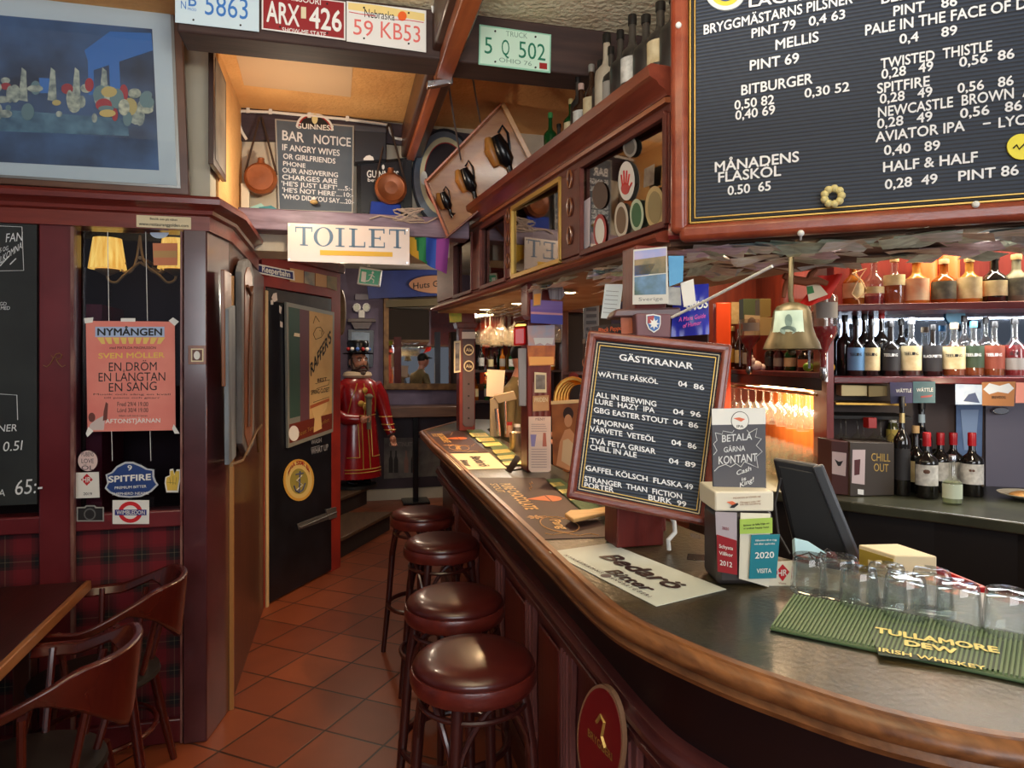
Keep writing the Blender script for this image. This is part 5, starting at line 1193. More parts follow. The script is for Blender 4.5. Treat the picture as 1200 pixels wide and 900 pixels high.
# cards behind, left of the near pillar
pq = PL(C(.4, 2.35), FW)
c = card('handwritten_note', 'white handwritten note hanging left of the nearest pillar', 'note', [(709, 333), (730, 333), (725, 374), (704, 373)], pq, mat('note_bluish', (214, 226, 232), .7), .002)
t = on(c)
for k in range(6): t.line([(710 - k * .7, 341 + k * 5), (725 - k * .7, 342 + k * 5)], pq, .002, lift=.004)
t.build('written_line', mat('note_ink', (120, 130, 140), .7), smooth=0)
c = card('black_pepper_box', 'dark box with orange script behind the letter board top', 'box', [(690, 384), (732, 379), (732, 393), (690, 396)], PL(C(.4, 2.6), FW), mat('dark_brown_box', (40, 22, 18), .5), .08)
on(c).writepx('Black Pepper', (698, 391), (727, 387.5), 5, PL(C(.4, 2.6), FW), 0, .01, .15, lift=.082).build('lettering', mat('script_orange', (226, 100, 40), .5), smooth=0)
o = thing('spice_stand', 'narrow dark shelf stand under the dark box behind the letter board', 'shelf', C(.31, 2.64, .9))
pb4 = PL(C(.4, 2.6), FW)
z4 = pb4(700, 396).z
on(o).prism([wpt(pb4(686, 395), z4 - .02), wpt(pb4(736, 395), z4 - .02), wpt(pb4(736, 395) + FW * .1, z4 - .02), wpt(pb4(686, 395) + FW * .1, z4 - .02)], (0, 0, .018)).build('shelf', dark_wood)
for u in (690, 732): on(o).bar(wpt(pb4(u, 395) + FW * .05, .9), wpt(pb4(u, 395) + FW * .05, z4 - .02), .025, .025).build('upright', dark_wood)
o = card('amber_glass_card', 'orange brown card stuck beside the plum pillar face', 'card', [(727, 369), (744, 367), (744, 390), (728, 392)], PL(C(.5, 2.0), FW), mat('amber_card', (156, 72, 36), .5, c2=(196, 104, 50), scale=8), .003)
# ================================================================ OVERHEAD CABINET AND CANOPY
KA = V((.962, 1.88, 0)); KB = V((.658, 4.78, 0)); kd = (KB - KA).normalized(); kn = V((-kd.y, kd.x, 0))
if kn.x > 0: kn = -kn                                   # outward normal of the cabinet front
md = V((.816, -.577, 0)).normalized(); mn = V((md.y, -md.x, 0)); KE = KA + md * 1.7
if mn.y > 0: mn = -mn
pC = PV(KA, kd)
zb = pC(700, 291).z; zt = pC(700, 184).z
cab = thing('overhead_cabinet', 'long red wooden glazed cabinet hanging over the bar', 'cabinet', ((KA.x + KB.x) / 2 + .2, 3.3, 1.965))
gr_wood = wood('cabinet_wood', (92, 38, 30), (114, 52, 40), .55, 'y', 3, 0)
DEPTH = .78
kAi = KA + kn * -DEPTH * 1.0; 
# inner corner of the strip (mitre)
mit = (kn + mn).normalized(); kin = KA - mit * (DEPTH / mit.dot(kn)); kBi = KB - kn * DEPTH; kEi = KE - mn * .36; kM = KA + md * .78 - mn * .44
c0_, c1_ = KA - mit * (.11 / mit.dot(kn)), KB - kn * .11
on(cab).prism([wpt(c0_, 1.985), wpt(c1_, 1.985), wpt(kBi, 1.985), wpt(kin, 1.985)], (0, 0, zt + .13 - 1.985)).build('carcass', mat('cabinet_inside', (66, 50, 36), .6), smooth=0)
pane_u = [(682, 782), (601, 658), (564, 594), (533, 554)]
def cu(u): return pC(u, 300)
m = on(cab)
def rail(a, b, z0, z1, t0=.0, t1=.11): m.prism([wpt(a - kn * -t0, z0), wpt(b - kn * -t0, z0), wpt(b - kn * -t0, z1), wpt(a - kn * -t0, z1)], -kn * (t0 + t1))
rail(KA, KB, 1.985, zb); rail(KA, KB, zt, zt + .12)
edges = [KA] + [cu(x) for pr in pane_u for x in (pr[1], pr[0])] + [KB]
for i in range(0, len(edges), 2): rail(edges[i], edges[i + 1], zb, zt, .006)
m.build('face_frame', gr_wood, bevel=.004)
on(cab).sweep([(-.02, 1.962), (.045, 1.962), (.052, 1.974), (.046, 1.986), (.02, 1.998), (-.02, 2.0)], [KB, KA], side=1).build('sill_moulding', wood('sill_wood', (116, 50, 38), (140, 70, 52), .3, 'y'), smooth=40)
corn = [(-.03, zt + .05), (.012, zt + .05), (.02, zt + .068), (.04, zt + .078), (.046, zt + .088), (.072, zt + .1), (.078, zt + .13), (.066, zt + .138), (-.2, zt + .138)]
on(cab).sweep(corn, [KB, KA], side=1).build('cornice', wood('cornice_red', (108, 46, 36), (134, 66, 48), .28, 'y'), smooth=40)
on(cab).sweep([(.0, zt + .028), (.018, zt + .028), (.02, zt + .042), (.0, zt + .046)], [KB, KA], side=1).build('cornice_bead', wood('bead_wood', (150, 84, 54), (168, 100, 66), .3, 'y'), smooth=40)
ztop = zt + .138
cabglass = clear_glass('cabinet_pane_glass', (210, 205, 195), .3, .85, .03)
for k, (ua, ub) in enumerate(pane_u):
    a, b = cu(ub), cu(ua)
    q = [wpt(a, zb), wpt(b, zb), wpt(b, zt), wpt(a, zt)]
    rot_ = (1.5, 3, 0, 0)[k]; mc = (a + b) / 2; Rz = Matrix.Rotation(radians(rot_), 3, 'Z')
    pane = on(cab).prism([wpt(mc + Rz @ (V((p.x, p.y, 0)) - V((mc.x, mc.y, 0))) - kn * .016, p.z) for p in q], -kn * .003).build('glass_pane', cabglass, smooth=0)
    w_ = .014
    for p0, p1 in ((0, 1), (1, 2), (2, 3), (3, 0)):
        on(pane).bar(q[p0] + kn * .004, q[p1] + kn * .004, .018, .022).build('pane_bead', gold if k == 1 else gr_wood, bevel=.003)
# carved ornaments on the wide stiles
for uc in (670.5, 597.5):
    p = cu(uc)
    for j in range(3):
        z0 = zb + .05 + j * (zt - zb) / 3
        r_ = .016
        for s_ in (-1, 1):
            on(cab).tube([wpt(p + kd * s_ * (.004 + r_ * sin(i * pi / 7)) , z0 + .07 * i / 7) + kn * .012 for i in range(8)], .0042, 6).build('carved_ornament', brown_wood)
# stickers inside the nearest pane
pk = PL(KA - kn * .008 + V((0, 0, 0)), kn)
def psticker(nm, lb, c, r, m_, inner=None, tilt=0):
    s_ = on(cab).oval(c, r, pk, .001, lift=.0, n=28).build(nm, m_, smooth=0, label=lb)
    if inner: on(s_).oval(c, (r[0] * .72, r[1] * .76), pk, .0005, lift=.0008, n=24).build('inner_field', inner, smooth=0)
    return s_
hs = psticker('hand_sticker', 'white oval sticker with a red hand', (734, 212), (9.5, 23), white)
hd = on(hs)
hd.oval((733, 221), (5, 7), pk, .0005, lift=.001)
for u0, v0, u1, v1 in ((730, 218, 728.5, 205), (732, 216, 731.5, 200), (734, 216, 735, 200), (736, 217, 738, 204), (737, 222, 741, 214)): hd.line([(u0, v0), (u1, v1)], pk, .0065, lift=.0012)
hd.build('red_hand', mat('hand_red', (200, 40, 40), .5), smooth=0)
psticker('shield_sticker', 'white pointed oval sticker', (728, 258), (8, 21), mat('sticker_bone', (214, 206, 190), .6), mat('sticker_umber', (120, 96, 74), .6))
psticker('green_sticker', 'green oval sticker with orange centre', (746, 252), (8, 19), mat('sticker_pale_green', (190, 206, 180), .6), mat('sticker_green', (54, 108, 70), .6))
psticker('tan_sticker', 'large tan oval sticker', (767.5, 243), (11.5, 25), mat('sticker_tan', (196, 172, 120), .6), mat('sticker_dull', (150, 134, 92), .6))
psticker('anchor_sticker', 'red ringed white sticker', (703, 271), (7.5, 20), mat('sticker_red', (176, 62, 62), .6), white)
psticker('brown_sticker', 'dull brown sticker', (703, 229), (9, 16), mat('sticker_brown', (86, 66, 58), .6))
on(cab).slab([(681.5, 238), (692, 231), (691, 288), (681.5, 296)], pk, .001, lift=.001).build('paper_slip', mat('slip_lilac', (206, 200, 212), .6), smooth=0, label='pale lilac paper slip')
psticker('skull_sticker', 'small grey sticker at the top of the pane', (738, 172), (8, 12), mat('sticker_grey', (150, 146, 138), .6), mat('sticker_dark_grey', (96, 92, 88), .6))
on(cab).slab([(755, 198), (767, 192), (766, 216), (754, 220)], pk, .001, lift=.0).build('photo_sticker', mat('sticker_sepia', (110, 92, 78), .6, c2=(160, 146, 128), scale=20), smooth=0)
# coloured bottles and badges seen in the third pane
rs = random.Random(11)
for k, c in enumerate([(170, 60, 60), (70, 110, 70), (190, 160, 70), (90, 100, 170), (200, 190, 170), (170, 90, 120), (110, 150, 140)]):
    u = 567 + (k % 4) * 7; v = 322 - (k // 4) * 22 - u * .0 + (590 - u) * .25
    on(cab).oval((u, v), (2.6, 5), PL(KA - kn * .05, kn), .001, n=18).build('badge', mat('badge_col_%d' % k, c, .6), smooth=0)
on(cab).slab([(640, 318), (655, 313), (655, 321), (641, 325)], pC, .03, lift=.035).build('red_matchbox', mat('box_red', (150, 36, 34), .5), bevel=.002, label='small red box on the sill')
# canopy along the front, carrying the menu board
can = thing('bar_canopy', 'red wooden canopy over the near bar with notes under it', 'canopy', (KA.x + .7, KA.y - .1, 1.965))
on(can).prism([wpt(KA - mit * (.05 / mit.dot(kn)), 1.985), wpt(KE - mn * .05, 1.985), wpt(kEi, 1.985), wpt(kM, 1.985), wpt(kin, 1.985)], (0, 0, .85)).build('fascia', wood('canopy_wood', (84, 32, 26), (104, 44, 34), .35, 'x'), smooth=0)
on(can).sweep([(-.06, 1.965), (.035, 1.965), (.044, 1.975), (.044, 2.0), (.034, 2.012), (.02, 2.016), (-.06, 2.018)], [KA, KE], side=1).build('red_rail', wood('canopy_rail', (122, 34, 32), (146, 50, 44), .32, 'x'), smooth=40)
on(can).prism([wpt(KA, 1.95), wpt(KE, 1.95), wpt(kEi, 1.95), wpt(kM, 1.95), wpt(kin, 1.95)], (0, 0, .035)).build('soffit', mat('soffit_board', (110, 76, 54), .7), smooth=0)
on(cab).prism([wpt(KB, 1.95), wpt(KA, 1.95), wpt(kin, 1.95), wpt(kBi, 1.95)], (0, 0, .035)).build('soffit', mat('soffit_pale', (190, 160, 130), .7, c2=(160, 120, 90), scale=4), smooth=0)
# banknotes glued under the canopy
nm = [mat('note_%d' % k, c, .7, c2=[min(255, x + 40) for x in c], scale=22, stretch=(1, 3, 1)) for k, c in enumerate([(200, 214, 192), (216, 226, 216), (228, 212, 196), (186, 202, 210), (236, 230, 214), (216, 198, 214), (172, 190, 174)])]
rs = random.Random(21); nk = 0
protos = []
for k in range(7):
    vv = rs.uniform(0, 6)
    protos.append(lambda a, b, vv=vv: V(((a - .5) * .145, (b - .5) * .072, -.004 - .007 * (sin(a * 4 + vv) + 1) * (.4 + b))))
pm = []
def notes(P0, d, inn, L, D, n, s0=.0):
    global nk
    for k in range(n):
        s_ = s0 + rs.uniform(0, L); t_ = rs.uniform(.0, D(s_)) if k % 3 else rs.uniform(-.01, .05)
        p = P0 + d * s_ + inn * t_; j = nk % 7
        loc = V((p.x, p.y, 1.947 - rs.uniform(0, .008)))
        rot = (rs.uniform(-.1, .1), rs.uniform(-.1, .1), atan2(d.y, d.x) + rs.uniform(-.5, .5))
        if len(pm) < 7:
            o = MB().grid(6, 4, protos[j]).build('banknote', nm[j], smooth=60, loc=(0, 0, 0)); pm.append(o)
            tag(o, 'faded foreign banknote pasted to the underside of the bar canopy', 'banknote', 'banknotes under the canopy')
        else:
            o = pm[j].copy(); COL.objects.link(o)
        o['label'] = 'faded %s banknote pasted to the underside of the bar canopy' % ('mint', 'pale', 'rosy', 'bluish', 'cream', 'lilac', 'green')[j]
        o.location = loc; o.rotation_euler = rot; nk += 1
notes(KA, md, -mn, 1.25, lambda s: max(.3, .72 - .4 * s), 92, .02)
notes(KA, kd, -kn, 1.3, lambda s: .5, 34, .05)
# downlights
for lb, (u, v) in (('downlight in the canopy underside nearest the letter board', (666, 342)), ('middle downlight in the cabinet underside', (607, 355)), ('farthest downlight in the cabinet underside', (569, 362)), ('downlight hidden above the letter board', (762, 314))):
    p = PZ(1.949)(u, v)
    o = MB().lathe([(.0, -.004), (.034, -.004), (.036, 0), (.05, -.006), (.052, 0)], p, 24).build('downlight', mat('downlight_rim', (200, 170, 130), .3, .6), label=lb, cat='lamp', group='downlights over the bar')
    on(o).lathe([(0, -.007), (.036, -.006), (.036, -.003)], p, 20).build('lit_lens', mat('lit_lens', (255, 226, 176), .5, emit=9), smooth=0)
    spot('downlight_beam', p - V((0, 0, .02)), p - V((.05, 0, 1)), 32, (1, .64, .34), 150, .5, .025)
q_ = KA + md * .6 - mn * .12
area('canopy_fill_light', (q_.x, q_.y, 1.935), (0, 0, atan2(md.y, md.x)), 1.1, .03, 7, (1, .9, .76))  # added fill for the crate and tumblers, no fixture modelled
# bottles on top of the cabinet
dark_glass = liquor('dark_bottle_glass', (26, 23, 21), .1); dusty = mat('dusty_dark_glass', (40, 36, 34), .3, c2=(72, 66, 60), scale=9); green_glass = liquor('green_bottle_glass', (30, 84, 40), .35); brown_glass = liquor('brown_bottle_glass', (62, 34, 20), .2)
def bottle(label, p, h, r, gm, cap=None, lab=None, neck=.36, nr=.3, labz=(.16, .48), group=None, rz=None, shoulder=.12, neck_lab=None, labw=1.25, name='bottle', cat='bottle', liquid=None, fill=.6):
    rz = face_cam(p) if rz is None else rz
    o = thing(name, label, cat, p, rz, group)
    bh = h * (1 - neck); nrr = r * nr
    prof = [(0, .002), (r * .92, 0), (r, .006), (r, bh - h * shoulder), (r * .93, bh - h * shoulder * .5), (nrr * 1.35, bh + h * .02), (nrr, bh + h * .08), (nrr * .95, h * .965), (nrr * 1.12, h * .968), (nrr * 1.12, h * .99), (nrr * .8, h), (0, h)]
    MB(o).lathe(prof, (0, 0, 0), 20).build('glass_body', gm, smooth=50)
    if liquid: MB(o).lathe([(0, .006), (r * .93, .006), (r * .93, h * fill * (1 - neck) if fill < 1 else bh - h * shoulder), (0, h * fill * (1 - neck) if fill < 1 else bh - h * shoulder)], seg=20).build('spirit', liquid, smooth=50)
    if lab:
        a = radians(57 * labw)
        MB(o).lathe([(r * 1.012, h * labz[0]), (r * 1.012, h * labz[1])], seg=14, a0=-pi / 2 - a, a1=-pi / 2 + a).build('label', lab, smooth=60)
    if neck_lab: MB(o).lathe([(nrr * 1.12, bh + h * .1), (nrr * 1.06, bh + h * .2)], seg=16).build('neck_label', neck_lab, smooth=60)
    if cap: MB(o).lathe([(nrr * 1.2, h * .9), (nrr * 1.22, h * 1.0), (nrr * 1.1, h * 1.012), (0, h * 1.014)], seg=18).build('cap', cap, smooth=50)
    return o
pT2 = PL(KA - kn * .05, kn)
blk = mat('bottle_cap_black', (20, 18, 18), .4); goldcap = mat('bottle_cap_gold', (206, 186, 130), .35, .5)
lab_cream = mat('label_cream', (214, 200, 164), .6, c2=(190, 170, 130), scale=30); lab_white = mat('label_white', (224, 222, 214), .6, c2=(180, 178, 172), scale=40); lab_grey = mat('label_grey', (150, 144, 136), .6)
top_list = [(645, 133, .03, green_glass, mat('cap_green', (60, 130, 70), .4), None, 'green glass beer bottle, farthest on the cabinet top'), (655, 146, .028, dark_glass, blk, None, 'short dark bottle beside the green glass one'), (663, 142, .028, brown_glass, blk, lab_cream, 'small brown bottle between the dark one and the gold capped one'), (669, 117, .03, green_glass, goldcap, lab_cream, 'green bottle with gold foil cap'), (677, 89, .03, dark_glass, blk, None, 'tall dark bottle just left of the brown beer bottle'), (681, 99, .034, brown_glass, mat('cap_pinkish', (190, 160, 150), .4), lab_white, 'brown beer bottle with pale cap'), (693, 77, .034, brown_glass, mat('cap_silver', (170, 168, 166), .3, .6), lab_cream, 'brown bottle with silver cap and cream label'), (704, 72, .034, dark_glass, blk, None, 'dark bottle before the white wrapped one'), (711, 41, .045, mat('paper_wrapped_bottle', (190, 180, 160), .7, c2=(160, 146, 126), scale=12), blk, None, 'bottle wrapped in pale paper with black cap'), (716, 56, .034, dark_glass, blk, lab_grey, 'slim dark bottle in front of the wrapped one'), (727, 37, .038, dark_glass, blk, None, 'tall dark bottle right of the wrapped one'), (741, 19, .042, dark_glass, blk, lab_white, 'dark bottle with white sash label'), (757, 19, .044, dark_glass, blk, None, 'broad dark bottle right of the sash label one'), (774, 4, .045, dark_glass, blk, lab_cream, 'big dark bottle second from the menu board'), (790, -6, .045, dark_glass, blk, None, 'big dark bottle nearest the menu board')]
for u, v, r, gm_, cp, lb_, nm_ in top_list:
    q = pT2(u, v); p = V((q.x, q.y, ztop + .001))
    bottle(nm_, p, q.z - p.z, r * 1.0, dusty if gm_ is dark_glass else gm_, cp, lb_, group='bottles on top of the overhead cabinet', labz=(.22, .5))
# wooden tray with three horn handled pulls, leaning over the cabinet end
pTr = PL(at(560, 190, 3.72), (-.22, -.95, -.2))
tpx = [(497, 213), (590, 117), (625, 185), (520, 276)]
tc_ = (558, 198)
tr = MB().slab([(497, 213), (590, 117), (628, 192), (524, 279)], pTr, .012, lift=-.09).build('display_case', wood('case_back', (182, 112, 50), (204, 142, 74), .45, 'x'), smooth=0, label='tilted wooden display case with three black beer pulls over the cabinet corner', cat='display case')
q = [pTr(u, v, -.09) for u, v in ((497, 213), (590, 117), (628, 192), (524, 279))]
for a, b, mm_ in ((0, 1, wood('case_orange', (168, 88, 46), (190, 108, 62), .35, 'x')), (1, 2, wood('case_pale', (196, 142, 82), (212, 160, 100), .4, 'x')), (2, 3, brown_wood), (3, 0, wood('case_orange', (168, 88, 46), (190, 108, 62), .35, 'x'))):
    on(tr).prism([q[a], q[b], q[b] + pTr.n * .1, q[a] + pTr.n * .1], (q[(a + 2) % 4] - q[a]).normalized() * (.032 if a == 1 else .02)).build('case_side', mm_, bevel=.002)
for lb, cx, cy, sc_ in (('leftmost', 520, 236, .7), ('middle', 546, 212, .95), ('rightmost', 585, 178, 1.25)):
    d_ = V((8, 16, 0)) * sc_
    o = thing('beer_pull', '%s black beer pull with wooden handle in the tilted display case' % lb, 'beer pull', pTr(cx, cy, -.06), group='beer pulls in the display case')
    def B(a, b, l): return pTr(cx + a * sc_, cy + b * sc_, l)
    on(o).tube([B(-11, -14, -.045), B(-8, -2, -.035), B(-2, 12, -.045)], [.014 * sc_, .03 * sc_, .02 * sc_], 12).build('wooden_side', mat('pull_wood', (196, 136, 66), .4, c2=(166, 104, 44), scale=9))
    on(o).tube([B(-3, -16, -.03), B(2, -4, -.03), B(7, 8, -.03), B(9, 13, -.03)], [.022 * sc_, .036 * sc_, .034 * sc_, .016 * sc_], 12).build('black_barrel', black)
    on(o).tube([B(9, 12, -.03), B(11, 20, -.03), B(16, 24, -.03)], [.014 * sc_, .014 * sc_, .028 * sc_], 12).build('black_spout', black)
    on(o).tube([B(-1, -18, -.02), B(3, -25, -.015), B(8, -18, -.015), B(10, -4, -.02), B(8, 8, -.02)], .006 * sc_, 8).build('loop_handle', black)
for nm_, lb, a, b in (('hanging_chain', 'thin grey cord from the long beam to the display case', (523, 82), (540, 187)), ('hanging_chain', 'black cord right of the long beam holding the display case', (552, 78), (563, 143))):
    A3 = at(a[0], a[1], 3.0); B3 = pTr(b[0], b[1], .0)
    MB().tube([A3, A3.lerp(B3, .5) + V((0, 0, -.01)), B3], .005, 6).build(nm_, mat('cord_grey', (92, 84, 84), .6), label=lb, cat='cord')
# ================================================================ BIG MENU BOARD
pMb = PL(KA + mn * .055, mn)
zlo = pMb(797, 275).z; pL_, pR_ = pMb(797, 275), pMb(1360, 236)
mb_h = 2.78
def MQ(a, b): return pL_ + md * a + V((0, 0, b))
Wm = (pMb(1360, 236) - pL_).dot(md); Hm = mb_h - zlo
menu = MB().prism([MQ(.03, .03), MQ(Wm - .03, .03), MQ(Wm - .03, Hm - .03), MQ(.03, Hm - .03)], -mn * .02).build('menu_board', grooved('letter_board_felt', (40, 52, 72), (0, 0, 1), .0105), smooth=0, label='big dark letter board listing beers, red wooden frame, at upper right', cat='menu board')
fr_m = wood('menu_frame_wood', (126, 52, 34), (152, 72, 46), .28, 'x')
for a, b in (((0, 0), (Wm, 0)), ((0, 0), (0, Hm)), ((0, Hm), (Wm, Hm)), ((Wm, 0), (Wm, Hm))):
    p, q_ = MQ(*a) + mn * .008, MQ(*b) + mn * .008
    on(menu).bar(p, q_, .05, .05, up=mn).build('frame_rail', fr_m, bevel=.016, seg=3)
for d_, mm_, w_ in ((.03, gold, .004), (.037, ink, .004), (.043, gold, .003)):
    for a, b in (((d_, d_), (Wm - d_, d_)), ((d_, d_), (d_, Hm - d_)), ((Wm - d_, d_), (Wm - d_, Hm - d_))):
        on(menu).bar(MQ(*a) + mn * .006, MQ(*b) + mn * .006, w_, .012, up=mn).build('gold_slip', mm_)
R_ = [('LAGER', (878, 9), (950, -1), 11), ('BRYGGMÄSTARNS PILSNER', (825, 41), (999, 4), 10.5), ('PINT 79', (881, 45), (932, 34), 10), ('0,4 63', (948, 31), (990, 22), 10), ('MELLIS', (909, 59), (959, 49), 11), ('PINT 69', (879, 83), (936, 74), 11), ('BITBURGER', (869, 112), (952, 98), 11), ('0,30 52', (943, 115), (995, 107), 10), ('0,50 82', (861, 129), (907, 122), 10), ('0,40 69', (862, 141), (908, 134), 10), ('MÅNADENS', (838, 202), (936, 189.5), 11), ('FLASKÖL', (842, 214), (915, 206), 11), ('0.50  65', (853, 229), (903, 223), 10),
      ('BELHAVEN', (1033, 5), (1130, -14), 11), ('PINT', (1047, 19.5), (1083, 13.5), 11), ('86', (1103, 10), (1121, 7), 11), ('PALE IN THE FACE OF DAY', (1014, 42), (1228, 6), 11.5), ('0,4', (1054, 52), (1076, 48.5), 10.5), ('89', (1103, 44), (1121, 41), 10.5), ('TWISTED  THISTLE', (1032, 81), (1162, 60), 11), ('0,28   49', (1033, 93), (1093, 83), 10.5), ('0,56  86', (1124, 79), (1188, 68.5), 10.5), ('SPITFIRE', (1028, 110), (1089, 101), 11), ('0,56   86', (1122, 109.5), (1187, 100), 10.5), ('0,28   49', (1031, 122), (1092, 113), 10.5), ('NEWCASTLE  BROWN  ALE', (1029, 138), (1226, 110), 11), ('0,56   86', (1125, 139), (1197, 129), 10.5), ('0,28   49', (1028, 151), (1092, 142), 10.5), ('AVIATOR IPA', (1026, 167), (1130, 153.5), 11), ('-', (1152, 149), (1160, 148), 10), ('LYCKAN', (1170, 150), (1240, 141), 11), ('0,40   89', (1036, 182), (1101, 176), 10.5), ('HALF & HALF', (1035, 202), (1145, 190), 11), ('0,28  49', (1037, 222), (1098, 215), 10.5), ('PINT 86', (1123, 212.5), (1193, 205), 11)]
for s_, a, b, h in R_: on(menu).writepx(s_, a, b, h * 1.03, pMb, 0, .02, lift=.003).build('letter_row', letter, smooth=0)
o = on(menu).oval((1196, 173), (17, 15), pMb, .006, lift=.008, n=32).build('yellow_badge', mat('badge_yellow', (240, 226, 40), .4), smooth=0, label='round yellow badge')
on(o).line([(1186, 175), (1190, 171), (1193, 176), (1199, 170), (1208, 172)], pMb, .004, lift=.0095).build('scribble', ink, smooth=0)
o = on(menu).oval((850, -7), (23, 20), pMb, .006, lift=.006, n=36).build('round_badge', mat('badge_pale', (216, 224, 226), .4), smooth=0, label='round pale badge with yellow centre')
on(o).oval((850, -7), (17, 15), pMb, .001, lift=.0072, n=30).build('yellow_ring', mat('badge_yellow2', (222, 206, 70), .4), smooth=0)
on(o).oval((850, -8), (12, 11), pMb, .001, lift=.0082, n=30).build('blue_centre', blue, smooth=0)
o = thing('rosette_ornament', 'small cream flower ring on the bottom edge of the big menu board', 'ornament', pMb(975, 233, .03))
for k in range(9):
    a = 2 * pi * k / 9; on(o).ball(pMb(975, 233, .03) + md * (.021 * cos(a)) + V((0, 0, .021 * sin(a))), .0105, 0, 10).build('petal', mat('petal_cream', (216, 202, 140), .6))
for k, (u, v) in enumerate(((797, 36), (1139, 243), (938, 276))):
    p = pMb(u, v, .035); MB().ball(p, (.009, .009, .009), 0, 12).tube([p, p - mn * .03 + V((0, 0, -.012))], .003, 8).build('drawing_pin', white, label=('white pin on the left side of the menu board frame', 'white pin at the bottom right of the menu board frame', 'white pin under the middle of the menu board frame')[k], cat='pin')
# ================================================================ LETTER BOARD ON THE BAR
nb = (-FW * 1.0 - RT * .16 + V((0, 0, .12))).normalized()
pGl = PL(C(.33, 1.735), nb); pGl.p = pGl.p + V((0, 0, 1.3))
gpx = [(690, 388), (857, 405), (829, 616), (664, 583)]
rowd = (pGl(690, 388) - pGl(664, 583)).normalized()
def shrink(px, f):
    cu_ = sum(a for a, b in px) / 4; cv_ = sum(b for a, b in px) / 4
    wq = 84.
    return [(cu_ + (a - cu_) * (1 - f / 84.), cv_ + (b - cv_) * (1 - f / 103.)) for a, b in px]
gb = MB().slab(shrink(gpx, 6), pGl, .012).build('letter_board', grooved('letter_board_felt_small', (46, 58, 76), rowd, .0085), smooth=0, label='tilted framed letter board of guest taps on the bar', cat='menu board')
g3 = [pGl(u, v, .004) for u, v in shrink(gpx, 5)]
gf = wood('letter_frame_wood', (104, 46, 36), (130, 66, 52), .25, 'x')
for i in range(4):
    a, b = g3[i], g3[(i + 1) % 4]; e = (b - a).normalized() * .011
    on(gb).bar(a - e, b + e, .024, .026, up=pGl.n).build('frame_rail', gf, bevel=.008, seg=3)
for f, mm_, w_ in ((12.5, cream, .0022), (14.2, ink, .002), (15.8, gold, .002)):
    g4 = [pGl(u, v, .003) for u, v in shrink(gpx, f)]
    for i in range(4): on(gb).bar(g4[i], g4[(i + 1) % 4], w_, .003, up=pGl.n).build('inner_slip', mm_)
for s_, a, b, h in [('GÄSTKRANAR', (726, 422), (812, 433), 8.5), ('WÄTTLE PÅSKÖL', (701, 441), (771, 450), 6.6), ('04', (795, 452.3), (805, 453.8), 7), ('86', (813, 455.4), (825, 457.2), 7), ('ALL IN BREWING', (698.5, 465), (769, 476.5), 7), ('LURE  HAZY  IPA', (697.6, 473), (767, 484), 7), ('04', (789, 485), (801, 486.6), 7), ('96', (809, 487.5), (821, 489), 7), ('GBG EASTER STOUT', (696, 483), (783, 497), 7), ('04', (789, 497), (800, 498.8), 7), ('86', (807, 500.2), (818, 502), 7), ('MAJORNAS', (696, 496.5), (742, 503.5), 7), ('VÅRVETE  VETEÖL', (691.5, 505), (768, 518), 7), ('04', (787, 521), (798, 522.8), 7), ('86', (806, 524.5), (816, 526.3), 7), ('TVÅ FETA GRISAR', (692, 519), (768, 532), 7), ('CHILL IN ALE', (691.5, 526.5), (746, 536.3), 7), ('04', (784, 542.5), (795, 544.5), 7), ('89', (803, 546), (815, 548.2), 7), ('GAFFEL KÖLSCH  FLASKA 49', (686.5, 551), (812, 574), 7), ('STRANGER  THAN  FICTION', (685, 563.5), (799, 584.8), 7), ('PORTER', (685, 571), (719, 577), 7), ('BURK  99', (760, 585.5), (804, 594), 7)]:
    on(gb).writepx(s_, a, b, h * .84, pGl, 0, .022, lift=.001).build('letter_row', letter, smooth=0)
gs = PL(C(.35, 1.85), FW + RT * -.25)
MB().prism([wpt(gs(723, 640), 1.101), wpt(gs(778, 640), 1.101), wpt(gs(778, 640), 1.29), wpt(gs(723, 640), 1.29)], -gs.n * .09).build('stand_block', red_wood, bevel=.004, label='red wooden block carrying the framed letter board', cat='stand')
